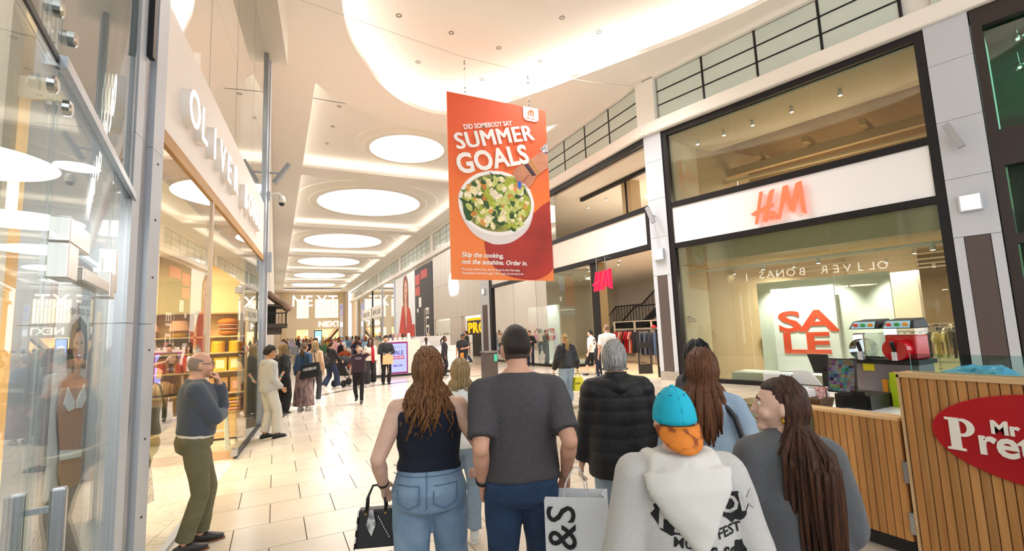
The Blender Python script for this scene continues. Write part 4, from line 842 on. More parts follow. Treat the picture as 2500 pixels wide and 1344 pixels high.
for s_, sz, z, bo in (('Parfums de Vie', .07, 1.24, 0), ('SALE', .25, .93, .004), ('80% OFF', .12, .42, .004)): text(s_, sz, (4.735, 20.648, z), (1, 0, 0), (0, 0, 1), PUR, 'lettering', sv, .002, bo, align='CENTER', sx=.9)
for i, ch in enumerate('NOW'): o = wb(4.47 + i * .19, 4.62 + i * .19, 20.645, 20.65, .73, .88, 'letter_tile', MAG, sv); text(ch, .12, (4.545 + i * .19, 20.644, .765), (1, 0, 0), (0, 0, 1), WHITE, 'letter', o, .002, .003, align='CENTER')
random.seed(5)
for i in range(7):
    x = 4.25 + i * .2; h = random.uniform(.12, .3); t = thing('perfume_box', ('%s perfume carton standing on the kiosk screen wall' % ('silver', 'black', 'tan', 'rose', 'brown', 'white', 'grey')[i]), 'carton', (x, 20.82, 1.55)); wb(x - .06, x + .06, 20.77, 20.87, 1.552, 1.55 + h, 'carton', mat('perf%d' % i, ('#b9b4b0', '#2a2526', '#b3947c', '#c98a86', '#5a4035', '#efefef', '#8d8a8a')[i], .4), t); wb(x - .05, x + .05, 20.765, 20.77, 1.56, 1.55 + h * .4, 'label', mat('perf_label', '#f3ece2', .5), t)
for i in range(3): t = tag(wb(5.9 + i * .6, 6.3 + i * .6, 20.9, 21.1, 1.052, 1.1 + .05 * i, 'leaflet_stack', mat('leaf%d' % i, ('#fafafa', '#cfd6dc', '#e6e0d8')[i], .5), None), ('%s leaflet stack on the kiosk counter' % ('white', 'blue-grey', 'cream')[i]), 'leaflets')

# litter bin
lb = thing('litter_bin', 'dark square litter bin with a turquoise label behind the man in grey', 'bin', (6.95, 15.9, 0)); wb(6.72, 7.2, 15.7, 16.15, 0, 1.0, 'body', mat('bin_dark', '#4c433d', .4, .4), lb, bevel=.02); wb(6.7, 7.22, 15.68, 16.17, 1.0, 1.06, 'lid', mat('bin_top', '#6e675f', .4, .4), lb); wb(7.05, 7.17, 15.69, 15.7, .7, .95, 'label_plate', mat('bin_teal', '#3fb8a0', .5), lb)

# ================================================================ HANGING BANNER
bn = thing('hanging_banner', 'big orange hanging banner advertising a salad bowl, reading SUMMER GOALS', 'banner', (5.72, 11.8, 3.18))
def gradm(name, stops):
    t = NT(name); b = t.n('BsdfPrincipled'); b.inputs['Roughness'].default_value = .55; t.l(b, 0, t.out, 0)
    tc = t.n('TexCoord'); sp_ = t.n('SeparateXYZ'); t.l(tc, 'Object', sp_, 0); mr = t.n('MapRange'); mr.inputs[1].default_value = 0; mr.inputs[2].default_value = 5.25; t.l(sp_, 2, mr, 0)
    cr = t.n('ValToRGB'); t.l(mr, 0, cr, 0); e = cr.color_ramp.elements; e[0].position = stops[0][0]; e[0].color = (*lin(stops[0][1]), 1); e[1].position = stops[-1][0]; e[1].color = (*lin(stops[-1][1]), 1)
    for p, c_ in stops[1:-1]: x = e.new(p); x.color = (*lin(c_), 1)
    t.l(cr, 0, b, 0); return t.m
BO = Vector((4.14, 11.775, 3.18)); BU, BV = Vector((1, 0, 0)), Vector((0, 0, 1))
G().box(4.14, 7.31, 11.78, 11.82, 3.18, 8.43).done('board', gradm('print_orange', [(0, '#f58a48'), (.4, '#f4803a'), (.7, '#ec6230'), (1, '#e85c34')]), bn)
_lay = [0]
def bq(poly, m_, nm, par=bn):
    _lay[0] += 1; d = .00004 * _lay[0]; return G().prism(poly, BO, BU, BV, -.01, d).done(nm, m_, par)
BRED = mat('print_darkred', '#b03328', .55, var=.25, vscale=1.2); BWH = mat('print_white', '#f4f2f2', .55)
bq([(v.x, v.y) for v in catmull([(.98, 1.2, 0), (1.0, .84, 0), (1.13, .51, 0), (1.44, .22, 0), (1.97, .05, 0), (2.6, .03, 0), (3.0, .2, 0)], 5)] + [(3.165, .36), (3.165, 2.41), (2.89, 2.25), (2.6, 2.0)], BRED, 'printed_shadow')
bowl = [(.25, 2.18), (.28, 1.9), (.4, 1.6), (.69, 1.25), (1.1, 1.05), (1.36, 1.0), (1.8, 1.08), (2.26, 1.38), (2.5, 1.75), (2.62, 2.26)]
bq([(v.x, v.y) for v in catmull([(a, b, 0) for a, b in bowl], 4)] + [(2.5, 2.7), (2.0, 3.05), (1.42, 3.14), (.8, 2.98), (.4, 2.6)], mat('print_bowl', '#e3dcdd', .5), 'printed_bowl')
rim = [(1.43 + 1.19 * math.cos(a) * .995 - .0 * math.sin(a), 2.2 + .94 * math.sin(a) + .05 * math.cos(a)) for a in [2 * math.pi * i / 40 for i in range(40)]]
bq(rim, mat('print_rim', '#f3f1f3', .5), 'printed_rim')
inr = [(1.43 + 1.08 * math.cos(a), 2.2 + .84 * math.sin(a) + .05 * math.cos(a)) for a in [2 * math.pi * i / 40 for i in range(40)]]
bq(inr, mat('print_dress', '#5d6b33', .6, col2='#a7a052', vscale=5), 'printed_salad')
random.seed(21)
pal = [('lettuce', '#a8b53c'), ('kale', '#2f5527'), ('leaf', '#6f8f34'), ('chicken', '#f3e6cc'), ('crouton', '#c9812f'), ('bread', '#dd9b4e'), ('parmesan', '#f3e3b4'), ('pale_lettuce', '#c9cf7a')]
def blob(cx, cy, r, jag, n, ang, asp):
    o = []
    for i in range(n):
        a = 2 * math.pi * i / n; q = r * (1 + random.uniform(-jag, jag)); x, y = q * math.cos(a) * asp, q * math.sin(a); o.append((cx + x * math.cos(ang) - y * math.sin(ang), cy + x * math.sin(ang) + y * math.cos(ang)))
    return o
seq = []
for i in range(95): seq.append((random.choice((0, 1, 1, 2, 7, 7, 0)), random.uniform(.09, .17), .5, 13, 1.4))
for i in range(88): seq.append((random.choice((3, 3, 3, 4, 5, 6, 6, 0, 1, 7)), random.uniform(.05, .105), .35, 8, 1.35))
for k, r, jag, n_, asp in seq:
    a, q = random.uniform(0, 2 * math.pi), math.sqrt(random.random()) * .96
    bq(blob(1.43 + 1.0 * q * math.cos(a), 2.22 + .76 * q * math.sin(a), r, jag, n_, random.uniform(0, 3), asp), mat('print_' + pal[k][0], pal[k][1], .6, var=.25, vscale=9), 'printed_' + pal[k][0])
BSK = mat('print_armskin', '#c98668', .6, var=.15, vscale=2.5)
bq([(3.165, 3.92), (3.165, 3.44)] + [(v.x, v.y) for v in catmull([(3.0, 3.33, 0), (2.85, 3.22, 0), (2.72, 3.1, 0), (2.6, 2.9, 0), (2.48, 2.78, 0), (2.36, 2.8, 0), (2.27, 2.93, 0), (2.24, 2.8, 0), (2.19, 2.66, 0), (2.11, 2.66, 0), (2.07, 2.8, 0), (2.03, 2.98, 0), (1.95, 3.1, 0), (2.05, 3.28, 0), (2.34, 3.47, 0), (2.62, 3.68, 0)], 4)] + [(2.92, 3.9)], BSK, 'printed_hand')
bq([(2.1, 2.9), (2.2, 2.9), (2.2, 2.72), (2.15, 2.67), (2.1, 2.72)], mat('print_blue', '#1668d8', .4), 'printed_nail')
bq([(2.28, 2.86), (2.5, 3.12), (2.46, 3.15), (2.24, 2.92)], mat('print_finger', '#a9654c', .6), 'printed_crease')
for x, c_ in ((.0, '#2a2030'), (.07, '#5a3040'), (.2, '#b8893f')): bq([(2.3 + x, 3.46 + x * .6), (2.36 + x, 3.5 + x * .6), (2.66 + x, 3.14 + x * .3), (2.6 + x, 3.1 + x * .3)], mat('print_bracelet' + c_, c_, .4), 'printed_bracelet')
bq([(2.9, 3.98), (3.165, 4.24), (3.165, 3.9), (3.06, 3.86)], mat('print_sleeve', '#f2eef2', .5, col2='#26233a', vscale=12), 'printed_sleeve')
def btext(s_, size, x, z, ang, bold, sx_=1., shear=0., space=1., nm='lettering', m_=None, split=False, dd=0.):
    a = math.radians(ang); u_ = Vector((math.cos(a), 0, math.sin(a))); v_ = Vector((-math.sin(a), 0, math.cos(a)))
    return text(s_, size, BO + Vector((x, -.0115 - dd, z)), u_, v_, m_ or BWH, nm, bn, .002, bold, shear, 'LEFT', sx_, space, split=split)
btext('DID SOMEBODY SAY', .195, .47, 4.22, 13.5, .006, .86); [btext('SUMMER', .65, .22 + a_, 3.6 + b_, 14.5, 0., .99, 0, 1.06, nm='letter_weight', split=(a_ == 0), dd=a_ * .04 + b_ * .05) for a_, b_ in ((0, 0), (.022, .006), (.044, .012), (.012, .018), (.034, .024))]; btext('GOALS', .78, .28, 2.92, 15, .026, .93, 0, 1.02, split=True)
btext('Skip the cooking,', .185, .29, .62, 0, .005, .98, .22); btext('not the sunshine. Order in.', .185, .29, .43, 0, .005, .98, .22)
btext('Min spend, delivery fees, service charge & other fees apply.', .085, .29, .255, 0, .001, .87); btext('Geographical restrictions apply. T&Cs apply. See just-eat.co.uk', .085, .29, .155, 0, .001, .86)
bq([(2.38, 5.25), (2.9, 5.25), (2.9, 4.92), (2.86, 4.85), (2.78, 4.82), (2.5, 4.82), (2.42, 4.85), (2.38, 4.92)], BWH, 'logo_tag')
ORG = mat('print_logo', '#f0682a', .5)
bq([(2.51, 5.06), (2.64, 5.2), (2.69, 5.15), (2.69, 5.19), (2.73, 5.19), (2.73, 5.11), (2.77, 5.06), (2.74, 5.06), (2.74, 4.98), (2.54, 4.98), (2.54, 5.06)], ORG, 'logo_house')
for x in (2.6, 2.68): bq([(x - .012, 4.98), (x + .012, 4.98), (x + .02, 5.09), (x - .02, 5.09)], BWH, 'logo_cutlery')
text('JUST EAT', .075, BO + Vector((2.47, -.0115, 4.88)), BU, BV, ORG, 'logo_lettering', bn, .002, .001)
for x in (4.69, 6.75):
    G().tube([(x, 11.8, 8.43), (x, 11.8, 9.56)], .006, 6).done('wire', mat('wire_grey', '#b9b4ac', .4, .5), bn)
    for z in (8.5, 8.62, 9.2, 9.35, 9.42): G().lathe([(.012, 0), (.018, .02), (.012, .05)], (x, 11.8, z), 8).done('clamp', DARKG, bn)
cb = tag(G().tube([(-.2, 11.8, 10.14), (2.2, 11.8, 9.85), (4.69, 11.8, 9.57), (6.75, 11.8, 9.57), (9, 11.8, 9.75), (11.25, 11.8, 10.02)], .006, 6).done('support_cable', mat('wire_grey', '#b9b4ac', .4, .5)), 'thin steel cable strung across the hall above the banner', 'cable')
# ================================================================ SNACK KIOSK (right)
SL = wood('slat_oak', '#a8733f', '#c4925a', .45, 1., 'Z'); SLT = wood('cap_oak', '#c9a374', '#dcbb8e', .45, 1., 'Y')
sk = thing('snack_kiosk', 'slatted oak snack kiosk with a tall front panel and low side', 'kiosk', (4.6, 1.5, 0))
wb(4.24, 4.36, -1.6, 1.95, .0, 1.32, 'tall_core', mat('core_brown', '#4a3320', .7), sk); wb(4.24, 4.33, 1.99, 2.76, .14, 1.0, 'low_core', mat('core_brown', '#4a3320', .7), sk); wb(4.24, 4.4, 2.76, 3.5, .14, .66, 'case_core', mat('core_brown', '#4a3320', .7), sk)
def slat(y0, z0, z1, h=.05):
    o = link('slat', me_sl1 if z1 > 1.2 else (me_sl2 if z1 > .8 else me_sl3), None, sk); o.location = (4.2 - sk.location.x, y0 - sk.location.y, z0)
def slm(z): 
    g = G().prism([(0, 0), (.042, 0), (.042, -.047), (.008, -.047), (0, -.038)], (0, 0, 0), (1, 0, 0), (0, 1, 0), 0, z); m_ = g.data('slat'); m_.materials.append(SL); return m_
me_sl1, me_sl2, me_sl3 = slm(1.24), slm(.86), slm(.52)
for i in range(64): slat(1.93 - i * .0545, .09, 1.33)
for i in range(14): slat(2.74 - i * .0545, .14, 1.0)
for i in range(13): slat(3.48 - i * .0545, .14, .66)
wb(4.19, 4.38, -1.62, 1.955, 1.33, 1.365, 'top_cap', SLT, sk); wb(4.195, 4.345, 1.985, 2.77, 1.0, 1.022, 'top_cap', SLT, sk); wb(4.19, 4.36, 1.94, 1.955, .06, 1.35, 'corner_trim', SLT, sk)
wb(4.16, 4.42, 2.74, 3.52, .665, .725, 'white_ledge', mat('corian_white', '#f2f2f2', .3), sk, bevel=.006)
wb(4.3, 6.3, -1.5, 3.45, .0, .13, 'plinth', mat('plinth_black', '#1c1b1c', .6), sk)
for z in (.2, .56): wb(4.185, 4.215, 1.955, 1.985, z, z + .15, 'hinge', STEEL, sk)
# glazed case and inner worktops
for x0, x1, y0, y1, z0, z1 in ((4.19, 4.2, 2.62, 3.5, .725, .965), (4.19, 4.62, 3.49, 3.5, .725, .965), (4.19, 4.75, 2.62, 3.5, .965, .975)): wb(x0, x1, y0, y1, z0, z1, 'case_pane', glass('case_glass', '#dff0ec', 1.5, 1.3), sk)
wb(4.42, 4.75, 2.62, 3.45, .13, .72, 'case_base', mat('corian_white', '#f2f2f2', .3), sk)
wb(4.78, 5.3, 2.15, 3.4, .9, .945, 'worktop', mat('corian_white', '#f2f2f2', .3), sk); wb(5.35, 6.0, .4, 3.4, .9, .945, 'worktop', mat('corian_white', '#f2f2f2', .3), sk)
for x in (4.82, 5.26):
    for y in (2.2, 3.3): wb(x - .025, x + .025, y - .025, y + .025, .13, .9, 'worktop_leg', DARKG, sk)
wb(5.4, 5.95, .45, 3.35, .13, .9, 'cabinet', mat('cabinet_dark', '#3a3a3d', .5), sk); wb(4.82, 5.26, 2.2, 3.3, .42, .45, 'under_shelf', DARKG, sk)
wb(4.3, 4.31, -1.5, 1.9, 1.365, 1.5, 'glass_screen', glass('case_glass', '#dff0ec', 1.5, 1.3), sk)
# oval sign
RO = mat('sign_crimson', '#b3101c', .35, var=.05, vscale=2); ov = thing('oval_sign', 'crimson oval sign with white raised serif letters on the slatted kiosk', 'sign', (4.19, 1.15, 1.0))
G().prism([(.62 * math.cos(2 * math.pi * i / 64), .29 * math.sin(2 * math.pi * i / 64)) for i in range(64)], (4.198, 1.15, .985), (0, -1, 0), (0, 0, 1), 0, .018).done('plate', RO, ov, bevel=.004)
IV = mat('letter_ivory', '#f3eee4', .4)
def serif(ch_polys, y, z, sc): 
    for pl in ch_polys: G().prism([(a * sc, b * sc) for a, b in pl], (4.18, y, z), (0, -1, 0), (0, 0, 1), 0, .012).done('letter', IV, ov, bevel=.002)
arcP = [(.42 + .3 * math.cos(a), .72 + .28 * math.sin(a)) for a in [math.pi / 2 - math.pi * i / 14 for i in range(15)]]; arcI = [(.4 + .14 * math.cos(a), .72 + .19 * math.sin(a)) for a in [-math.pi / 2 + math.pi * i / 10 for i in range(11)]]
serif([[(0, 0), (.46, 0), (.46, .07), (.36, .09), (.36, .93), (.42, 1.0), (0, 1.0), (0, .93), (.1, .91), (.1, .09), (0, .07)], arcP + [(.36, .44), (.36, .53)] + arcI + [(.36, .91), (.36, 1.0)]], 1.69, .865, .215)
text('retzels', .24, (4.18, 1.53, .87), (0, -1, 0), (0, 0, 1), IV, 'lettering', ov, .012, .006, sx=.95, split=True); text('Mr', .115, (4.18, 1.455, 1.01), (0, -1, 0), (0, 0, 1), IV, 'lettering', ov, .012, .004, sx=1.0, split=True)
# things on the counter
def cyl(c, prof, name, m_, par, n=18, **k): return G().lathe(prof, c, n).done(name, m_, par, **k)
BLK = mat('plastic_black', '#17171a', .4)
CLR = glass('tank_clear', '#e9edee', 1.45, 1.6)
t = thing('slush_machine', 'twin-bowl frozen drink machine with one empty and one red bowl', 'drinks machine', (5.6, 2.62, .945))
wb(5.45, 5.74, 2.34, 2.9, .95, 1.32, 'base', mat('machine_steel', '#8f8a8e', .35, .6), t, bevel=.01); wb(5.4, 5.76, 2.32, 2.92, 1.32, 1.36, 'drip_tray', BLK, t)
for i, (y, m_, fill) in enumerate(((2.77, CLR, None), (2.47, mat('tank_red', '#b5101c', .15, spec=.7), 1))):
    wb(5.45, 5.7, y - .13, y + .13, 1.36, 1.6 if fill else 1.62, 'bowl', m_, t, bevel=.02)
    if fill: wb(5.45, 5.7, y - .13, y + .13, 1.601, 1.66, 'bowl_top', CLR, t)
    o = G().tube([(5.33, y, 1.46), (5.46, y, 1.46)], .105, 20).done('drum', m_, t)
    if not fill:
        for k in range(5): G().lathe([(.1, 0), (.1, .008)], (0, 0, 0), 20).done('auger_disc', mat('auger_grey', '#c9ccd0', .2), o).matrix_local = Matrix.Translation(Vector((5.44 + k * .05, y, 1.46)) - woff(o)) @ Matrix.Rotation(math.pi / 2, 4, 'Y')
    G().hexa([(5.42, y - .14, 1.66), (5.73, y - .14, 1.66), (5.73, y + .14, 1.66), (5.42, y + .14, 1.66), (5.48, y - .12, 1.74), (5.71, y - .12, 1.76), (5.71, y + .12, 1.76), (5.48, y + .12, 1.74)]).done('lid', BLK, t, bevel=.01)
    lp = G().hexa([(5.415, y - .11, 1.668), (5.418, y - .11, 1.668), (5.418, y + .11, 1.668), (5.415, y + .11, 1.668), (5.465, y - .1, 1.735), (5.468, y - .1, 1.735), (5.468, y + .1, 1.735), (5.465, y + .1, 1.735)]).done('lid_label', mat('label_sky', '#9fd3e6', .4), t)
    for j, c_ in enumerate(('#e0452f', '#3fa04a', '#e8962a')): G().ell((5.43, y + .07 - j * .07, 1.7), .008, .026, .02, 10, 6).done('printed_cup', mat('cup' + c_, c_, .4), lp)
    G().bar((5.34, y, 1.44), (5.29, y, 1.54), .03).done('tap_handle', BLK, t, bevel=.006); G().bar((5.32, y, 1.44), (5.32, y, 1.36), .035).done('tap_spout', mat('spout_clear', '#dfe2e4', .2), t)
wb(5.443, 5.45, 2.72, 2.82, 1.24, 1.31, 'yellow_label', mat('label_yellow', '#f2e01e', .5), t)
for j, c_ in enumerate(('#b6c62c', '#e89a28', '#d8475a', '#9fbf2e', '#e89a28')): G().hexa([(5.44, 2.4 + j * .055, 1.03), (5.45, 2.4 + j * .055, 1.03), (5.45, 2.44 + j * .055, 1.03), (5.44, 2.44 + j * .055, 1.03), (5.44, 2.395 + j * .055, 1.16), (5.45, 2.395 + j * .055, 1.16), (5.45, 2.445 + j * .055, 1.16), (5.44, 2.445 + j * .055, 1.16)]).done('printed_drink', mat('drink' + c_, c_, .4), t)
ps = thing('till', 'black touchscreen till with customer display', 'till', (5.0, 2.8, .945))
wb(4.82, 5.22, 2.47, 2.78, .95, 1.07, 'cash_drawer', BLK, ps, bevel=.005); wb(4.815, 4.82, 2.5, 2.75, .965, 1.03, 'drawer_front', mat('drawer_sheen', '#26262a', .3), ps)
G().hexa([(4.86, 2.6, 1.075), (4.88, 2.6, 1.07), (4.88, 2.86, 1.07), (4.86, 2.86, 1.075), (4.98, 2.64, 1.39), (5.0, 2.64, 1.385), (5.0, 2.9, 1.385), (4.98, 2.9, 1.39)]).done('screen', BLK, ps)
def gridmat():
    t_ = NT('till_keys'); e = t_.n('Emission'); e.inputs[1].default_value = .5; t_.l(e, 0, t_.out, 0); tc = t_.n('TexCoord'); v = t_.n('TexVoronoi'); v.inputs['Scale'].default_value = 32; v.inputs['Randomness'].default_value = 0; t_.l(tc, 'Object', v, 'Vector')
    hs = t_.n('HueSaturation'); hs.inputs['Saturation'].default_value = .8; hs.inputs['Value'].default_value = .16; t_.l(v, 'Color', hs, 'Color'); t_.l(hs, 0, e, 0); return t_.m
G().hexa([(4.859, 2.615, 1.09), (4.862, 2.615, 1.09), (4.862, 2.85, 1.09), (4.859, 2.85, 1.09), (4.972, 2.65, 1.375), (4.975, 2.65, 1.375), (4.975, 2.885, 1.375), (4.972, 2.885, 1.375)]).done('screen_face', gridmat(), ps)
G().bar((4.95, 2.72, 1.07), (5.03, 2.76, 1.25), .1, .06).done('stand', BLK, ps); G().hexa([(5.1, 2.92, 1.22), (5.12, 2.92, 1.22), (5.12, 3.12, 1.22), (5.1, 3.12, 1.22), (5.04, 2.94, 1.42), (5.06, 2.94, 1.42), (5.06, 3.14, 1.42), (5.04, 3.14, 1.42)]).done('customer_display', BLK, ps); G().bar((5.1, 3.0, 1.1), (5.1, 3.0, 1.25), .05).done('display_post', BLK, ps)
wb(4.8, 4.84, 2.5, 2.62, 1.075, 1.11, 'card_reader', BLK, ps)
sd = thing('till_screen_guard', 'white angled side guard of the till', 'till guard', (5.0, 3.0, .945)); G().prism([(3.15, .947), (3.15, 1.27), (2.98, 1.27), (2.82, 1.07), (2.82, .947)], (4.8, 0, 0), (0, 1, 0), (0, 0, 1), -.012, .012).done('guard', mat('corian_white', '#f2f2f2', .3), sd)
for i, (c_, x) in enumerate((('#b9d21f', 5.16), ('#f0832a', 5.21), ('#f4f4f4', 5.24))): tag(G().hexa([(x, 2.3, .947), (x + .02, 2.3, .947), (x + .02, 2.46, .947), (x, 2.46, .947), (x + .0, 2.32, 1.24), (x + .02, 2.32, 1.24), (x + .02, 2.46, 1.26), (x, 2.46, 1.26)]).done('folder', mat('folder' + c_, c_, .4)), ('%s plastic folder standing behind the till' % ('lime green', 'orange', 'white')[i]), 'folder')
bk = thing('basket', 'brown woven basket with napkins and striped straws on the glass case', 'basket', (4.5, 2.75, .976)); wv = mat('wicker', '#6d5138', .8, bump=.8, bscale=90, var=.3, vscale=40)
G().hexa([(4.38, 2.66, .978), (4.56, 2.66, .978), (4.56, 2.9, .978), (4.38, 2.9, .978), (4.36, 2.64, 1.07), (4.58, 2.64, 1.07), (4.58, 2.92, 1.07), (4.36, 2.92, 1.07)]).done('body', wv, bk); G().tube([(4.47, 2.645, 1.06), (4.47, 2.645, 1.16), (4.47, 2.66, 1.175), (4.47, 2.9, 1.175), (4.47, 2.915, 1.16), (4.47, 2.915, 1.06)], .006, 6).done('handle', mat('handle_bronze', '#5f5142', .4, .5), bk)
for i, (y, h) in enumerate(((2.86, .06), (2.8, .045))): tag(wb(4.4, 4.52, y - .025, y + .025, 1.06, 1.06 + h + .03, 'napkin_pile', mat('paper_white', '#f6f6f6', .7), None), ('%s pile of white napkins in the woven basket' % ('taller', 'shorter')[i]), 'napkins')
random.seed(9)
stw = mat('straw_red', '#c9302c', .5, col2='#f5efec', vscale=60, stretch=(1, 1, 1))
for i in range(14):
    a, b = random.uniform(4.42, 4.52), random.uniform(2.67, 2.71); tag(G().tube([(a, b, 1.05), (a + random.uniform(-.03, .03), b + random.uniform(-.05, .03), 1.17)], .006, 6).done('straw', stw), 'red and white striped straw standing in the woven basket', 'straw', 'striped straws in the basket')
bo = thing('juice_bottle', 'dark red juice bottle with a blue cap at the end of the glass case', 'bottle', (4.36, 2.95, .976)); cyl((4.36, 2.95, .976), [(.03, 0), (.033, .02), (.033, .11), (.014, .15), (.014, .165)], 'body', mat('juice', '#5d1320', .15), bo, smooth=True); cyl((4.36, 2.95, .976), [(.016, .163), (.016, .19)], 'cap', mat('cap_blue', '#2354b0', .4), bo); cyl((4.36, 2.95, .976), [(.0337, .03), (.0337, .09)], 'wrapper', mat('wrap_teal', '#1e7f86', .4), bo)
tag(wb(4.6, 4.72, 3.12, 3.36, .976, 1.25, 'menu_board', mat('acrylic_white', '#e9edf0', .3), None, bevel=.02), 'white upright box sign on the glass case behind the woman in grey', 'sign')
wbt = thing('water_bottle', 'clear plastic water bottle beside the drinks machine', 'bottle', (5.3, 2.42, .945)); cyl((5.3, 2.42, .946), [(.03, 0), (.034, .02), (.034, .13), (.014, .18), (.014, .2)], 'body', CLR, wbt, smooth=True); cyl((5.3, 2.42, .946), [(.016, .198), (.016, .22)], 'cap', mat('cap_white', '#eef2f4', .4), wbt)
bg = G(); bg.ell((4.62, 1.62, 1.30), .1, .22, .1, 24, 14, fn=lambda p: 1 + .3 * mnoise.noise(p * 3.1) + .18 * mnoise.noise(p * 8)); tag(bg.done('plastic_bag', mat('bag_blue', '#6fc3ee', .25, bump=.6, bscale=20), smooth=False), 'crumpled pale blue plastic bag behind the slatted panel', 'plastic bag')
tag(wb(4.45, 4.8, 1.35, 1.9, 1.05, 1.2, 'stock_carton', mat('kraft', '#c08a50', .7), None), 'kraft carton under the blue plastic bag', 'box'); wb(4.4, 4.9, 0, 1.9, 1.0, 1.045, 'rear_shelf', DARKG, sk)
for i in range(4): tag(cyl((4.3 + .02 * (i % 2), 2.85 + i * .15, .726), [(.035, 0), (.045, .06), (.045, .065)], 'dip_tub', mat('tub_clear', '#d9cbb8', .3), None), 'small plastic dip tub inside the glass case', 'tub', 'dip tubs in the glass case')

# ================================================================ CLOTHES RAILS
def garment(kind, col):
    nm = 'g_%s' % kind
    if nm not in bpy.data.meshes:
        g = G()
        if kind == 'tee': pl = [(-.2, .0), (-.2, .5), (-.3, .42), (-.36, .52), (-.2, .68), (-.08, .7), (0, .66), (.08, .7), (.2, .68), (.36, .52), (.3, .42), (.2, .5), (.2, 0)]
        elif kind == 'jeans': pl = [(-.18, -.3), (-.2, .3), (-.17, .68), (.17, .68), (.2, .3), (.18, -.3), (.04, -.3), (0, .35), (-.04, -.3)]
        else: pl = [(-.24, -.35), (-.2, .3), (-.22, .5), (-.26, .3), (-.32, .32), (-.2, .66), (0, .64), (.2, .66), (.32, .32), (.26, .3), (.22, .5), (.2, .3), (.24, -.35)]
        g.prism(pl, (0, 0, -.7), (0, 1, 0), (0, 0, 1), -.022, .022); me = g.data(nm); me.materials.append(mat('cloth_base', '#888888', .9))
    me = bpy.data.meshes[nm]
    return me
def rail(fr, s0, s1, d, z, items, lab, glab, step=.11, rack='clothes_rail'):
    t = thing(rack, lab, 'clothes rail', fr.p((s0 + s1) / 2, d, 0))
    ch = mat('rail_chrome', '#b9b5ae', .3, .8)
    G().bar(fr.p(s0, d, z), fr.p(s1, d, z), .03).done('rail', ch, t)
    for s in (s0, s1): G().bar(fr.p(s, d, 0.01), fr.p(s, d, z), .03).done('post', ch, t); G().bar(fr.p(s, d - .25, .02), fr.p(s, d + .25, .02), .03).done('foot', ch, t)
    n_ = int((s1 - s0 - .1) / step)
    for i in range(n_):
        kind, cname, c_ = items[i % len(items)] if isinstance(items, list) else items
        me = garment(kind, c_); o = link('hanging_' + {'tee': 'shirt', 'jeans': 'jeans', 'dress': 'dress'}[kind], me, mat('cloth' + c_, c_, .9, bump=.4, bscale=25, stretch=(1, 1, .2)))
        o.location = fr.p(s0 + .1 + i * step, d, z - .03); o.rotation_euler = (0, 0, math.atan2(fr.u.y, fr.u.x) + random.uniform(-.25, .25))
        tag(o, '%s %s %s' % (cname, {'tee': 'shirt', 'jeans': 'pair of trousers', 'dress': 'garment'}[kind], glab), 'clothing', 'clothes ' + glab)
random.seed(11)
rail(HM, 5.2, 7.1, -3.6, 1.3, [('tee', 'cream', '#d8cf9f'), ('tee', 'cream', '#d8cf9f'), ('tee', 'black', '#232326'), ('tee', 'brown', '#6d3f28'), ('tee', 'black', '#232326'), ('tee', 'navy', '#23283a')], 'chrome clothes rail of cream and dark shirts behind the drinks machine', 'on the rail behind the drinks machine', .17)
rail(HM, .95, 1.85, -4.3, 1.25, [('tee', 'tan', '#b9a26d'), ('jeans', 'denim blue', '#2e3d57'), ('jeans', 'denim blue', '#2e3d57')], 'chrome clothes rail of tan tops and jeans left of the sale board', 'on the rail left of the sale board', .17)
rail(HM, 5.9, 7.0, -6.5, 1.35, [('tee', 'charcoal', '#35353a'), ('tee', 'white', '#d9d6d0')], 'distant chrome rail of charcoal and white shirts in the big shop', 'on the distant rail in the big shop', .17)
rail(HM, .95, 3.6, -8.0, 1.4, [('tee', 'olive', '#6b6a45'), ('tee', 'slate', '#4b525c'), ('dress', 'rust', '#9a5335')], 'long chrome rail of olive, slate and rust clothes deep in the big shop', 'on the long rail deep in the big shop', .2)
rail(HM, 4.6, 7.1, -9.5, 1.4, [('tee', 'ivory', '#d9d0bf'), ('jeans', 'indigo', '#2a3550'), ('dress', 'plum', '#5a3548')], 'rear chrome rail of ivory, indigo and plum clothes in the big shop', 'on the rear rail of the big shop', .2)
rail(EN, -7.4, -5.7, -4.0, 1.55, [('dress', 'red', '#c3202a'), ('dress', 'red', '#c3202a'), ('dress', 'white', '#e6e0da'), ('dress', 'coral', '#d8634c'), ('dress', 'black', '#25252a')], 'white-framed rail of red and white garments inside the entrance', 'on the red rail inside the entrance', .15)
rail(EN, -5.5, -4.3, -3.9, 1.45, [('jeans', 'grey denim', '#7d8087'), ('jeans', 'dark denim', '#2c3446'), ('jeans', 'blue denim', '#4a5e80')], 'white-framed rail of jeans by the entrance column', 'on the jeans rail by the column', .12)
t = thing('garment_shelving', 'pale timber shelf frame around the garment rails inside the entrance', 'shelf', EN.p(-6, -4.4, 0))
for s in (-8.2, -6.6, -5.4, -4.2): G().bar(EN.p(s, -4.5, 0.01), EN.p(s, -4.5, 2.0), .07).done('post', mat('birch', '#e2d3bb', .5), t)
for z in (1.6, 1.97): G().bar(EN.p(-8.2, -4.5, z), EN.p(-4.2, -4.5, z), .07, .05).done('shelf', mat('birch', '#e2d3bb', .5), t)
for i, (s, c_) in enumerate(((-5.2, '#c3202a'), (-4.7, '#e2cfa8'))): tag(G().lathe([(.16, 0), (.15, .03), (.09, .04), (.08, .1), (.02, .13)], EN.p(s, -4.45, 1.63), 16).done('hat', mat('hat' + c_, c_, .8), smooth=True), '%s hat on the timber shelf inside the entrance' % ('red', 'straw')[i], 'hat')
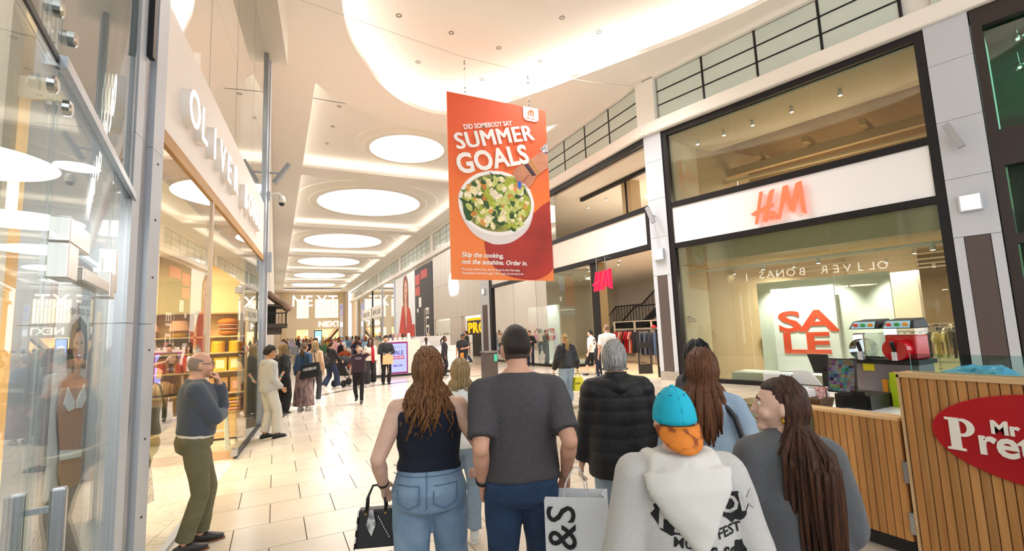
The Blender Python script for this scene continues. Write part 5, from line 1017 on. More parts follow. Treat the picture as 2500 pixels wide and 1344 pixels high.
# ================================================================ PEOPLE
def remesh(g, vox, it=4, name='skin', wr=0., wf=(7., 7., 3.), seed=0.):
    me = g.data('tmp'); ob = bpy.data.objects.new('tmp', me); COL.objects.link(ob)
    m = ob.modifiers.new('r', 'REMESH'); m.mode = 'VOXEL'; m.voxel_size = vox
    if it: s = ob.modifiers.new('s', 'SMOOTH'); s.factor = .5; s.iterations = it
    dg = bpy.context.evaluated_depsgraph_get(); out = bpy.data.meshes.new_from_object(ob.evaluated_get(dg)); out.name = name
    bpy.data.objects.remove(ob); bpy.data.meshes.remove(me); out.materials.clear()
    if wr:
        nv = len(out.vertices); co = np.empty(nv * 3, 'f'); no = np.empty(nv * 3, 'f'); out.vertices.foreach_get('co', co); out.vertices.foreach_get('normal', no); co = co.reshape(-1, 3); no = no.reshape(-1, 3)
        am = np.empty(nv, 'f')
        for i, c in enumerate(co):
            q = Vector((c[0] * wf[0] + seed, c[1] * wf[1], c[2] * wf[2])); n1 = mnoise.noise(q); n2 = mnoise.noise(q * 2.3 + Vector((5, 1, 2)))
            am[i] = wr * ((1 - abs(n1) * 2.2) * .8 + n2 * .5 - .3)
        co += no * am[:, None]; out.vertices.foreach_set('co', co.ravel()); out.update()
    shade(out); return out
def ik(a, c, l1, l2, pole):
    a, c, pole = Vector(a), Vector(c), Vector(pole); d = c - a; L = min(d.length, (l1 + l2) * .999); d.normalize()
    x = (l1 * l1 - l2 * l2 + L * L) / (2 * L); h = math.sqrt(max(0, l1 * l1 - x * x)); p = pole - d * pole.dot(d)
    p = p.normalized() if p.length > 1e-5 else Vector((0, -1, 0))
    return a + d * x + p * h, a + d * L
TM = [(.84, .09, .08, 0), (.88, .155, .115, -.008), (.94, .172, .122, -.012), (1.02, .160, .11, -.002), (1.12, .15, .104, .005), (1.22, .162, .112, .006), (1.31, .176, .116, .0), (1.38, .172, .104, -.008), (1.43, .145, .088, -.014), (1.47, .11, .074, -.016), (1.51, .07, .062, -.01), (1.53, .058, .056, -.008)]
TF = [(.84, .09, .08, 0), (.88, .165, .12, -.012), (.94, .182, .13, -.018), (1.02, .158, .112, -.004), (1.12, .132, .096, .004), (1.22, .145, .108, .012), (1.30, .156, .118, .014), (1.37, .152, .098, -.004), (1.42, .128, .08, -.012), (1.46, .078, .06, -.012), (1.51, .05, .05, -.006)]
def lerp_sec(T, z):
    if z <= T[0][0]: return T[0][1:]
    for a, b in zip(T[:-1], T[1:]):
        if z <= b[0]: f = (z - a[0]) / (b[0] - a[0]); return tuple(a[i] + (b[i] - a[i]) * f for i in (1, 2, 3))
    return T[-1][1:]
SKIN = mat('skin_light', '#d9a48a', .5, var=.08, vscale=14, bump=.05, bscale=180); SKIN2 = mat('skin_pale', '#e2b7a2', .5, var=.08, vscale=12); SKIN3 = mat('skin_tan', '#b98562', .5, var=.08, vscale=12); SKIN4 = mat('skin_deep', '#6f4833', .5, var=.08, vscale=12)
def hairm(c, c2=None): return mat('hair' + c, c, .42, col2=c2 or c, vscale=11, stretch=(9, 9, .5), spec=.35, bump=.5, bscale=60)
class Person:
    def __init__(s, label, pos, head, H=1.75, sex='m', wide=1., deep=1., turn=0, nod=0, tilt=0, lw=None, rw=None, lp=None, rp=None, la=None, ra=None, lean=0., vox=(.0075, .011), skin=None, lh=None, rh=None, slim=1., name='person', shw=1., seat=None, sway=0, armw=1.):
        s.k = H / 1.75; s.T = TM if sex == 'm' else TF; s.w, s.d = wide, deep; s.sex = sex; s.vox = vox; s.lean = lean; s.skin = skin or SKIN
        s.root = thing(name, label, 'person', (pos[0], pos[1], pos[2] if len(pos) > 2 else 0), -math.radians(head)); s.pos = pos; s.head_deg = head
        s.slim = slim; s.armw = armw; sh = (.172 if sex == 'm' else .15) * shw * (1 + (wide - 1) * .6)
        s.sh = [Vector((-sh, -.012, 1.392)), Vector((sh, -.012, 1.392))]; s.hip = [Vector((-.088 * wide, 0, .9)), Vector((.088 * wide, 0, .9))]
        s.wr = []; s.el = []
        for i, (w_, p_) in enumerate(((lw, lp), (rw, rp))):
            sg = -1 if i == 0 else 1
            w_ = s.loc(w_) if w_ and w_[0] == 'w' else Vector(w_ or (sg * (sh + .085 + .06 * (wide - 1)), .03, .87)); S = s.lean_(s.sh[i])
            e, w2 = ik(S, w_, .285, .262, p_ or (sg * .25, -1, 0)); s.el.append(e); s.wr.append(w2)
        s.kn = []; s.an = []
        for i, a_ in enumerate((la, ra)):
            sg = -1 if i == 0 else 1; a_ = Vector(a_ or (sg * .1, -.02, .085)); k_, a2 = ik(s.hip[i], a_, .425, .41, (sg * .1, 1, 0)); s.kn.append(k_); s.an.append(a2)
        s.hc = s.lean_(Vector((0, .012, 1.618))); s.HM = (Matrix.Rotation(-math.radians(turn), 3, 'Z') @ Matrix.Rotation(math.radians(nod), 3, 'X') @ Matrix.Rotation(math.radians(tilt), 3, 'Y'))
        s.hands = (lh, rh); s.turn = turn
    def loc(s, w_):
        a = math.radians(s.head_deg); d = Vector((w_[1] - s.pos[0], w_[2] - s.pos[1], 0)); return Vector((d.x * math.cos(a) - d.y * math.sin(a), d.x * math.sin(a) + d.y * math.cos(a), w_[3])) / s.k
    def world(s, p):
        a = math.radians(s.head_deg); p = Vector(p) * s.k; return Vector((s.pos[0] + p.x * math.cos(a) + p.y * math.sin(a), s.pos[1] - p.x * math.sin(a) + p.y * math.cos(a), p.z))
    def lean_(s, p): p = Vector(p); return Vector((p.x, p.y + s.lean * max(0, p.z - .95), p.z))
    def put(s, g, name, m_, vox=None, it=4, wr=0, wf=(7, 7, 3), par=None, seed=0.):
        g.v = [(x * s.k, y * s.k, z * s.k) for x, y, z in g.v]
        if vox: me = remesh(g, vox, it, name, wr, wf, seed)
        else: me = g.data(name); shade(me)
        return link(name, me, m_, par or s.root)
    def torso(s, g, z0, z1, inf, boxy=0., hem=None, n=22, neck=True):
        zs = [z0] + [t[0] for t in s.T if z0 < t[0] < z1] + [z1]; path = []; rad = []
        for z in zs:
            hw, hd, yo = lerp_sec(s.T, z); hw *= s.w; hd *= s.d; iz = inf
            if z > 1.44: hw = hw / s.w; hd = hd / s.d; iz = inf * .6
            if boxy and z < 1.3: hw = max(hw, .165 * s.w * boxy); hd = max(hd, .112 * s.d * boxy)
            path.append(s.lean_((0, yo, z))); rad.append((hw + iz, hd + iz))
        g.tube(path, rad, n, up=(0, 1, 0))
    def arm(s, g, i, f0, f1, inf, cuff=1., n=12, sh=True):
        """f: 0 shoulder, 1 elbow, 2 wrist"""
        S, E, W = s.lean_(s.sh[i]), s.el[i], s.wr[i]; a_ = s.armw * (1. if s.sex == 'm' else .9)
        st = [(0, .056), (.25, .054), (.6, .047), (1, .040), (1.3, .041), (1.6, .034), (2, .026)]
        pts = []; rad = []
        def at(f): return S.lerp(E, f) if f <= 1 else E.lerp(W, f - 1)
        fs = [f0] + [f for f, _ in st if f0 < f < f1] + [f1]
        for f in fs:
            r = [b[1] + (c[1] - b[1]) * (f - b[0]) / (c[0] - b[0]) for b, c in zip(st[:-1], st[1:]) if b[0] <= f <= c[0]][0] * a_
            pts.append(at(f)); rad.append(r + inf)
        if cuff != 1: rad[-1] *= cuff
        g.tube(pts, rad, n)
        if sh and f0 == 0: g.ell(S, .058 * a_ + inf, .06 * a_ + inf, .058 * a_ + inf, 14, 8); g.tube([s.lean_((0, -.014, 1.425)), S.lerp(s.lean_((0, -.014, 1.41)), .45), S], [(.076 + inf * .8, .062 + inf), (.068 + inf * .8, .06 + inf), (.054 * a_ + inf, .054 * a_ + inf)], 14)
        if f1 > 1: g.ell(E, .04 * a_ + inf, .04 * a_ + inf, .04 * a_ + inf, 12, 8)
    def leg(s, g, i, z1f, rr, n=14):
        H_, K, A = s.hip[i], s.kn[i], s.an[i]; pts = [H_, H_.lerp(K, .35), H_.lerp(K, .7), K, K.lerp(A, .35), K.lerp(A, .7), A]; fs = [0, .35, .7, 1, 1.35, 1.7, 2]
        P_ = [p for p, f in zip(pts, fs) if f < z1f]; R_ = [r for r, f in zip(rr, fs) if f < z1f]
        P_.append(H_.lerp(K, z1f) if z1f <= 1 else K.lerp(A, z1f - 1)); R_.append(R_[-1] if z1f < 2 else rr[-1]); g.tube(P_, R_, n); g.ell(K, R_[min(3, len(R_) - 1)] * .99, R_[min(3, len(R_) - 1)] * .99, R_[min(3, len(R_) - 1)] * .99, 12, 8)
    def hand(s, g, i, spec):
        E, W = s.el[i], s.wr[i]; d = (W - E).normalized(); sg = -1 if i == 0 else 1
        spec = spec or {}; d = Vector(spec.get('d', d)).normalized(); pn = Vector(spec.get('p', (-sg, .15, 0))); pn = (pn - d * pn.dot(d)).normalized(); th = Vector(spec.get('t', (0, 1, .0))); th = (th - d * th.dot(d) - pn * th.dot(pn)).normalized(); cu = spec.get('c', .45)
        g.tube([W - d * .02, W + d * .02, W + d * .055, W + d * .09], [(.027, .02), (.034, .017), (.041, .016), (.038, .014)], 12, up=tuple(pn))
        for j, (o, l) in enumerate(((.029, .92), (.01, 1.), (-.01, .95), (-.029, .76))):
            b = W + d * .082 + th * o; ang = 0; P_ = [b - d * .012, b]; q = b
            for sl, bend in ((.038, .7), (.026, 1.1), (.02, .8)):
                ang += bend * cu * 1.25; q = q + (d * math.cos(ang) + pn * math.sin(ang)) * sl * l; P_.append(q)
            g.tube(P_, [.0092, .0092, .0086, .0078, .0066], 8)
        b = W + d * .025 + th * .028; t1 = b + (d * .6 + th * .75 + pn * .2) * .032; t2 = t1 + (d * .85 + th * (.35 - .5 * cu) + pn * (.2 + .6 * cu)).normalized() * .034; t3 = t2 + (d * .8 + th * (.1 - .6 * cu) + pn * (.3 + .6 * cu)).normalized() * .024
        g.tube([W + d * .01 + th * .012, b, t1, t2, t3], [.015, .0145, .0115, .0102, .008], 8)
    def hp(s, p): return s.hc + s.HM @ Vector(p)
    def headg(s, g, jaw=1.):
        k0 = len(g.v); g.ell((0, 0, 0), 1, 1, 1, 28, 20)
        for j in range(k0, len(g.v)):
            x, y, z = g.v[j]; lo = max(0, -z)
            X = x * .077 * (1 - .26 * lo ** 1.4); Y = y * .098 * (1 - (.30 * lo if y < 0 else .06 * lo)) + .012 * lo; Zz = z * .121; g.v[j] = tuple(s.hp((X, Y, Zz)))
        M = s.HM
        g.tube([s.hp((0, .092, .022)), s.hp((0, .108, -.008)), s.hp((0, .118, -.028)), s.hp((0, .1, -.036))], [.008, .012, .016, .01], 8); g.ell(s.hp((0, .082, .032)), .052, .018, .012, 14, 8, M); g.ell(s.hp((0, .088, -.064)), .024, .014, .013, 12, 8, M); g.ell(s.hp((0, .078, -.098)), .03 * jaw, .026, .02, 12, 8, M)
        for sx_ in (-1, 1): g.ell(s.hp((sx_ * .078, -.008, -.008)), .011, .02, .032, 10, 8, M); g.ell(s.hp((sx_ * .045, .062, -.03)), .028, .03, .03, 10, 8, M)
        nb = s.lean_((0, -.016, 1.43)); g.tube([nb, nb.lerp(s.hp((0, -.02, -.07)), .55), s.hp((0, -.02, -.04))], [.062 if s.sex == 'm' else .052, .053 if s.sex == 'm' else .044, .055 if s.sex == 'm' else .047], 14)
    def body(s, fing=True):
        g = G(); s.torso(g, .84, 1.52, 0, n=20); s.headg(g)
        for i in (0, 1):
            s.arm(g, i, 0, 2, 0); s.leg(g, i, 2, [.085 * s.w, .078 * s.slim, .064 * s.slim, .052, .053, .044, .036]); A = s.an[i]; g.tube([A, A + Vector((0, .02, -.04)), A + Vector((0, .1, -.06))], [.034, .034, .026], 10)
            if s.vox[0] < .016: s.hand(g, i, s.hands[i])
            else:
                d = (s.wr[i] - s.el[i]).normalized(); g.tube([s.wr[i], s.wr[i] + d * .06, s.wr[i] + d * .15], [(.025, .02), (.035, .02), (.018, .015)], 8)
        return s.put(g, 'body', s.skin, s.vox[0], 3)
    def top(s, col, hem=.9, sleeve=.75, inf=.016, boxy=1.02, m_=None, name='shirt', wr=.006, wf=(7, 7, 3), neck=1.49, cuff=1.08, thick=0., n_arm=12):
        g = G(); s.torso(g, hem, neck, inf, boxy)
        if sleeve > 0:
            for i in (0, 1): s.arm(g, i, 0, sleeve, inf + thick, cuff)
        return s.put(g, name, m_ or mat('fabric' + col, col, .85, var=.08, vscale=90, bump=.15, bscale=220, sheen=.1), s.vox[1], 8, wr * min(1, s.vox[1] / .011), wf, seed=s.pos[0] * 7)
    LEGS = {'slim': [.098, .09, .074, .06, .062, .053, .047], 'straight': [.102, .096, .083, .074, .074, .07, .068], 'wide': [.106, .104, .1, .1, .104, .108, .112], 'baggy': [.108, .108, .098, .09, .092, .088, .08]}
    def trousers(s, col, style='straight', waist=1.03, end=1.96, m_=None, inf=.012, name='trousers', wr=.006):
        g = G(); s.torso(g, .83, waist, inf)
        for i in (0, 1): s.leg(g, i, end, [r * (.5 + .5 * s.w) if j < 2 else r for j, r in enumerate(s.LEGS[style])])
        return s.put(g, name, m_ or mat('fabric' + col, col, .85, var=.1, vscale=60, bump=.15, bscale=220), s.vox[1], 4, wr * min(1, s.vox[1] / .011), (6, 6, 5), seed=s.pos[1] * 3)
    def skirt(s, m_, waist=1.03, end=.12, flare=.27):
        g = G(); g.tube([(0, 0, end), (0, 0, .4), (0, -.005, .75), (0, -.01, .93), (0, 0, waist)], [(flare, flare * .8), (flare * .93, flare * .74), (.22 * s.w, .17), (.19 * s.w, .145), (.165 * s.w, .12)], 26, up=(0, 1, 0))
        return s.put(g, 'skirt', m_, s.vox[1], 2, .014, (14, 14, .6))
    def shoes(s, col, sole='#e8e6e2', dirs=((0, 1, 0), (0, 1, 0)), heel=(0, 0), low=False):
        for i in (0, 1):
            A = s.an[i]; d = Vector(dirs[i]).normalized(); pz = heel[i]; b = Vector((A.x, A.y, A.z - .085)); g = G()
            up = Vector((0, 0, 1)); hb = b - d * .06 + up * (.035 + pz); tb = b + d * .17 + up * .028; g.tube([hb - d * .02, hb, b + up * (.05 + pz * .7), b + d * .07 + up * (.046 + pz * .4), b + d * .13 + up * (.035 + pz * .1), tb + d * .02], [(.02, .022), (.038, .034), (.042, .048), (.046, .042), (.047, .032), (.026, .02)], 12, up=(0, 0, 1))
            if not low: g.tube([b + up * (.05 + pz * .8) - d * .01, A + up * .02], [.042, .044], 12)
            o = s.put(g, 'shoe', mat('shoe' + col, col, .5), max(s.vox[1], .009) if s.vox[1] < .02 else None, 2); g = G(); g.tube([hb - d * .03 - up * .03, hb - up * .028, b + d * .05 + up * (pz * .45 + .006), b + d * .13 + up * .006, tb + d * .03 - up * .02], [(.015, .008), (.04, .011), (.042, .01), (.05, .01), (.022, .008)], 12, up=(0, 0, 1)); s.put(g, 'sole', mat('sole' + sole, sole, .6), par=o)
    def shell(s, g, th, mask, lo=.93, base=(.077, .098, .121), n=(44, 30), nz=.0):
        k0 = len(g.v); g.ell((0, 0, 0), 1, 1, 1, *n)
        for j in range(k0, len(g.v)):
            p = Vector(g.v[j]); x, y, z = p; l_ = max(0, -z); e = mask(p); f = lo + (1 + th * (1 + nz * mnoise.noise(p * 6)) - lo) * max(0, min(1, e)); X = x * base[0] * (1 - .26 * l_ ** 1.4); Y = y * base[1] * (1 - (.30 * l_ if y < 0 else .06 * l_)) + .012 * l_; g.v[j] = tuple(s.hp((X * f, Y * f, z * base[2] * f)))
    def hair_short(s, col, th=.09, front=.55, nape=-.45, col2=None, nz=.5, side=-.1, rough=0):
        def mk(p):
            lim = front if p.y > .35 else (side + (front - side) * max(0, (p.y + .05) / .4) if p.y > -.05 else side + (nape - side) * min(1, (-p.y - .05) / .6)); return (p.z - lim) / .12 + .5
        g = G(); s.shell(g, th, mk, nz=nz); o = s.put(g, 'hair', hairm(col, col2))
        if rough: s.locks(rough, col, col2, .05, None, par=o)
        return o
    def fade(s, col, col2):
        """short crop, clipped close at the sides and nape"""
        g = G(); s.shell(g, .10, lambda p: (p.z - (.45 if p.y > .3 else .2 if p.y > -.3 else -.12)) / .5 + .5, .97, nz=.25); o = s.put(g, 'hair', hairm(col))
        g = G(); s.shell(g, .012, lambda p: (p.z - (.5 if p.y > .35 else -.3 if p.y > -.2 else -.8)) / .25 + .5, .95); s.put(g, 'clipped_hair', mat('clip' + col2, col2, .8, bump=.5, bscale=300), par=o); return o
    def locks(s, n, col, col2=None, L=.35, spread=None, par=None, wave=.012, r=.011, az=(100, 440), seed=1, back=.115, curl=9., out=.0, m_=None, taper=True, name='hair_locks', fall=None, rim=.105, hang=None, quick=1.6):
        rnd = random.Random(seed); g = G(); HR = s.HM if hang is None else Matrix.Rotation(-math.radians(hang), 3, 'Z')
        for i in range(n):
            a = math.radians(rnd.uniform(*az)); el_ = rnd.uniform(.2, 1.45); P_ = []
            ca, sa = math.cos(a), math.sin(a); ph = rnd.uniform(0, 6.28); ln = L * rnd.uniform(.72, 1.05); off = rnd.uniform(1.05, 1.14)
            for t in (0, .35, .7, 1):
                e = el_ * (1 - t) - .55 * t; q = Vector((math.cos(e) * ca * .077 * off, math.cos(e) * sa * .098 * off, math.sin(e) * .121 * off)); P_.append(s.hp(q))
            b = P_[-1]; rr = rim * (1 + out); hv = HR @ Vector((ca * rr * rnd.uniform(.75, 1.25) * (1. if not spread else spread), (sa * rr if sa > 0 else sa * back) * rnd.uniform(.8, 1.2), 0)); tx = s.hc.x + hv.x; ty = s.hc.y + hv.y
            m = max(3, int(ln / .05))
            for k in range(1, m + 1):
                t = k / m; q = Vector((b.x + (tx - b.x) * min(1, t * quick) + wave * math.sin(curl * t + ph) * t ** .5, b.y + (ty - b.y) * min(1, t * quick) + wave * math.cos(curl * t + ph) * .6, b.z - ln * t))
                if fall: q += Vector(fall) * t * t
                P_.append(q)
            w0 = r * rnd.uniform(.7, 1.3); N = len(P_); g.tube(P_, [(w0 * (1 if j < N * .7 else max(.12, 1 - (j - N * .7) / (N * .3))), w0 * .5 * (1 if j < N * .7 else max(.12, 1 - (j - N * .7) / (N * .3)))) for j in range(N)], 6)
        return s.put(g, name, m_ or hairm(col, col2), par=par)
    def hair_long(s, col, col2, L=.4, n=150, front=.5, **kw):
        o = s.hair_short(col, .1, front, -.75, col2, .3, -.35); s.locks(n, col, col2, L, par=o, **kw); return o
    def tail(s, col, col2, L=.4, n=40, seed=3, at=(0, -.105, .02)):
        rnd = random.Random(seed); o = s.hair_short(col, .06, .5, -.5, col2, .3, -.1); g = G(); b = s.hp(at)
        for i in range(n):
            ph = rnd.uniform(0, 6.28); ln = L * rnd.uniform(.7, 1); P_ = [b + Vector((rnd.uniform(-.015, .015), .01, rnd.uniform(-.01, .01)))]
            for k in range(1, 8): t = k / 7; P_.append(b + Vector((rnd.uniform(-.006, .006) + .035 * math.sin(ph) * min(1, 2 * t), -.05 * math.sin(min(1, t * 2.2) * 1.57) + .02 * math.cos(ph) * t + .015 * math.sin(6 * t + ph), .02 * math.sin(t * 3.1) - ln * t)))
            g.tube(P_, [.009, .011, .011, .011, .01, .008, .006, .002], 6)
        s.put(g, 'ponytail', hairm(col, col2), par=o); g = G(); g.ell(b + Vector((0, -.012, 0)), .026, .018, .022, 12, 8); s.put(g, 'hair_tie', DARKG, par=o); return o
    def face(s, iris='#3a2a20', brow='#4a3526', lip='#b5675f', glasses=None, beard=None):
        for sx_ in (-1, 1):
            g = G(); g.ell(s.hp((sx_ * .032, .083, .012)), .015, .012, .0095, 12, 8, s.HM); o = s.put(g, 'eye', mat('eye_white', '#efe6e0', .3)); g = G(); g.ell(s.hp((sx_ * .032, .091, .012)), .0065, .005, .0068, 10, 6, s.HM); s.put(g, 'iris', mat('iris' + iris, iris, .2), par=o)
            g = G(); g.tube([s.hp((sx_ * .014, .097, .032)), s.hp((sx_ * .034, .094, .038)), s.hp((sx_ * .054, .08, .031))], [.003, .0045, .002], 6); s.put(g, 'eyebrow', mat('brow' + brow, brow, .8))
        g = G(); g.tube([s.hp((-.024, .094, -.064)), s.hp((-.008, .102, -.062)), s.hp((.008, .102, -.062)), s.hp((.024, .094, -.064))], [(.002, .003), (.005, .0065), (.005, .0065), (.002, .003)], 8, up=(0, 0, 1)); s.put(g, 'lips', mat('lip' + lip, lip, .4))
        if glasses:
            g = G()
            for sx_ in (-1, 1):
                c = [s.hp((sx_ * .034 + .025 * math.cos(a), .106, .01 + .019 * math.sin(a))) for a in [2 * math.pi * q / 14 for q in range(15)]]; g.tube(c, .0026, 6); g.tube([s.hp((sx_ * .058, .104, .016)), s.hp((sx_ * .082, .06, .016)), s.hp((sx_ * .084, -.01, .012))], .0026, 6)
            g.tube([s.hp((-.01, .107, .014)), s.hp((.01, .107, .014))], .0026, 6); s.put(g, 'glasses', mat('spec' + glasses, glasses, .3))
        if beard: g = G(); s.shell(g, .05, lambda p: min((-.18 - p.z) / .15, (p.y - .05) / .2) + .5, .9, nz=.3); s.put(g, 'beard', hairm(beard))
    def band(s, i, m_, name='wristband', f=1.86, w_=.011, r=.035):
        E, W = s.el[i], s.wr[i]; d = (W - E).normalized(); c = E.lerp(W, f - 1); g = G(); g.tube([c - d * w_, c - d * w_ * .6, c + d * w_ * .6, c + d * w_], [r * .97, r, r, r * .97], 20); return s.put(g, name, m_)
HI, MD, LO = (.0075, .0105), (.0125, .015), (.02, .022)
DEN = mat('denim_light', '#8fa9c4', .85, col2='#6f8bab', vscale=5, bump=.25, bscale=260); DEN2 = mat('denim_dark', '#2b4467', .85, col2='#1f3350', vscale=6, bump=.25, bscale=260); DENP = mat('denim_pale', '#a9bccd', .85, col2='#8aa0b8', vscale=5, bump=.2, bscale=260)
WALKL = dict(la=(-.1, .2, .1), ra=(.1, -.24, .15)); WALKR = dict(la=(-.1, -.24, .15), ra=(.1, .2, .1))
# ---- woman with auburn hair and a handbag
p = Person('woman with wavy auburn hair, navy sleeveless top and light jeans carrying a black handbag', (.80, 2.74), 22, 1.72, 'f', 1.14, 1.2, lw=('w', .575, 2.9, .93), lp=(-.3, -1, 0), rw=(.29, .14, 1.0), rp=(.45, -1, 0), vox=HI, skin=SKIN2, shw=1.08, armw=1.22, lh=dict(p=(.8, -.3, 0), t=(.3, 1, 0), c=.9), rh=dict(c=.6), la=(-.1, -.2, .13), ra=(.1, .16, .1), turn=-4)
p.body()
NAVYT = mat('knit_navy', '#131a2c', .9, bump=.3, bscale=160, stretch=(1, 1, .4))
g = G(); p.torso(g, 1.055, 1.40, .024)
for sx_ in (-1, 1): g.tube([p.lean_((sx_ * .1, -.06, 1.33)), p.lean_((sx_ * .105, -.03, 1.42)), p.lean_((sx_ * .1, .02, 1.44)), p.lean_((sx_ * .1, .07, 1.36))], [(.055, .02), (.05, .022), (.05, .022), (.05, .02)], 12)
p.put(g, 'sleeveless_top', NAVYT, .009, 3, .004, (4, 4, 12))
j = p.trousers('', 'wide', 1.085, 1.97, DEN, .012, 'jeans', .005)
DENS = mat('denim_seam', '#5b7695', .85)
def back_y(p, x, z, inf):
    hw, hd, yo = lerp_sec(p.T, z); hw = hw * p.w + inf; hd = hd * p.d + inf; return yo - hd * math.sqrt(max(0, 1 - min(.98, (x / hw) ** 2)))
def pocket(p, x0, x1, z0, z1, inf, m_, par):
    g = G(); pts = [(x0, z1), (x1, z1), (x1, z0 + .03), ((x0 + x1) / 2, z0), (x0, z0 + .03), (x0, z1)]
    g.tube([(x, back_y(p, x, max(z, .9), inf) - .006, z) for a, b in zip(pts[:-1], pts[1:]) for x, z in [(a[0] + (b[0] - a[0]) * t / 4, a[1] + (b[1] - a[1]) * t / 4) for t in range(4)]] , .0028, 5); p.put(g, 'pocket_seam', m_, par=par)
pocket(p, -.165, -.04, .88, 1.0, .014, DENS, j); pocket(p, .04, .165, .88, 1.0, .018, DENS, j)
for z in (1.045, 1.085):
    g = G(); g.tube([(x, back_y(p, x, z, .017) - .003, z) for x in [-.2 + .4 * q / 14 for q in range(15)]], .0025, 5); p.put(g, 'waist_seam', DENS, par=j)
g = G(); g.tube([(0, back_y(p, 0, z, .017) - .003, z) for z in (1.09, 1.04, .98, .92, .88)], .0025, 5); p.put(g, 'back_seam', DENS, par=j)
p.shoes('#dcdad6')
p.hair_long('#9a6a40', '#4f2d1a', .30, 330, .5, wave=.026, r=.0095, seed=4, back=.15, curl=8, spread=1.35); p.band(0, BLK, r=.034)
# handbag
hb = thing('handbag', 'structured black handbag with striped side hanging from the left hand', 'handbag', (.55, 2.96, .63))
BL = mat('leather_black', '#121214', .45, bump=.1, bscale=200); a = math.radians(20); U = Vector((math.cos(a), -math.sin(a), 0)); V_ = Vector((math.sin(a), math.cos(a), 0)); c = Vector((.545, 2.96, .6))
def lb_(u, v, z): return c + U * u + V_ * v + Z3 * z
G().hexa([lb_(-.115, -.06, 0), lb_(.115, -.06, 0), lb_(.115, .06, 0), lb_(-.115, .06, 0), lb_(-.095, -.035, .2), lb_(.095, -.035, .2), lb_(.095, .035, .2), lb_(-.095, .035, .2)]).done('body', BL, hb, bevel=.01)
for v in (-.03, .03): G().tube([lb_(-.055, v, .19), lb_(-.05, v * .7, .26), lb_(-.02, 0, .325), lb_(.02, 0, .325), lb_(.05, v * .7, .26), lb_(.055, v, .19)], .007, 8).done('handle', BL, hb, smooth=True)
for i in range(6): f0, f1 = i / 6, (i + 1) / 6; G().hexa([lb_(-.117 + .02 * f0 - .004, -.058 + .025 * f0, .2 * f0), lb_(-.117 + .02 * f0 + .004, -.062 + .025 * f0, .2 * f0), lb_(-.117 + .02 * f0 + .004, .06 - .025 * f0, .2 * f0), lb_(-.12 + .02 * f0, .058 - .025 * f0, .2 * f0), lb_(-.117 + .02 * f1 - .004, -.058 + .025 * f1, .2 * f1), lb_(-.117 + .02 * f1 + .004, -.06 + .025 * f1, .2 * f1), lb_(-.117 + .02 * f1 + .004, .058 - .025 * f1, .2 * f1), lb_(-.12 + .02 * f1, .056 - .025 * f1, .2 * f1)]).done('stripe', BL if i % 2 == 0 else mat('stripe_white', '#e8e2de', .6), hb)
G().prism([(0, 0), (.025, .06), (.012, .14), (-.01, .14), (-.028, .06)], lb_(-.02, -.066, .07), U, Z3, 0, .004).done('scarf', mat('scarf_print', '#e9e9ec', .7, col2='#4a4a52', vscale=30), hb)
g = G()
for i in range(9): g.ell(lb_(.02 + .012 * i * .6, -.064 + i * .0005, .17 - i * .014), .005, .005, .007, 8, 6)
g.done('chain', CHROME, hb)
for u in (-.055, .055): G().ell(lb_(u, -.04, .18), .007, .007, .007, 8, 6).done('stud', mat('brass', '#c9a24a', .3, .9), hb)

# ---- man in grey t-shirt with a carrier bag
p = Person('broad man with cropped dark hair, charcoal t-shirt and blue jeans seen from behind', (1.215, 2.40), 22, 1.83, 'm', 1.04, 1.12, rw=('w', 1.44, 2.3, 1.0), rp=(.15, -1, 0), lw=('w', 1.02, 2.48, .97), lp=(-.1, -1, .0), vox=HI, skin=SKIN, shw=1.04, armw=1.05, lh=dict(p=(1, -.3, 0), t=(.1, 1, 0), c=1.0), rh=dict(p=(-.7, -.6, 0), t=(-.5, 1, 0), c=.9), la=(-.1, -.05, .09), ra=(.1, .18, .1), turn=-8)
p.body(); p.top('#4a474b', .95, .82, .022, 1.04, mat('tee_charcoal', '#4d4a4e', .9, var=.22, vscale=120, bump=.12, bscale=200), 't_shirt', .009, (4, 4, 3.2), cuff=1.12); p.trousers('', 'straight', 1.0, 1.97, DEN2, .014, 'jeans'); p.shoes('#2b2b2e'); o = p.fade('#2a211d', '#54423a'); p.band(0, BLK, r=.037)
cb_ = thing('carrier_bag', 'large white paper carrier bag with black lettering held by the man in charcoal', 'carrier bag', (1.43, 2.22, .5))
a = math.radians(38); U = Vector((math.cos(a), -math.sin(a), 0)); V_ = Vector((math.sin(a), math.cos(a), 0)); c = Vector((1.435, 2.2, .46))
PAP = mat('paper_bag', '#eceef2', .55, bump=.25, bscale=6)
def W4(u, v): return [lb_(-u, -v, 0), lb_(u, -v, 0), lb_(u, v, 0), lb_(-u, v, 0), lb_(-u * .98, -v * 1.1, .47), lb_(u * .98, -v * 1.1, .47), lb_(u * .98, v * 1.1, .47), lb_(-u * .98, v * 1.1, .47)]
b_ = G(); q = W4(.165, .065); b_.add(q, [(0, 3, 2, 1), (0, 1, 5, 4), (2, 3, 7, 6)]); e1 = lb_(.135, 0, .47); e0 = lb_(.165, 0, 0.05); b_.add([q[1], q[2], q[6], q[5], e1, e0], [(0, 5, 4, 3), (5, 1, 2, 4)]); e1 = lb_(-.135, 0, .47); e0 = lb_(-.165, 0, .05); b_.add([q[0], q[3], q[7], q[4], e1, e0], [(0, 3, 4, 5), (5, 4, 2, 1)])
o = b_.done('bag_body', PAP, cb_); so = o.modifiers.new('t', 'SOLIDIFY'); so.thickness = .003
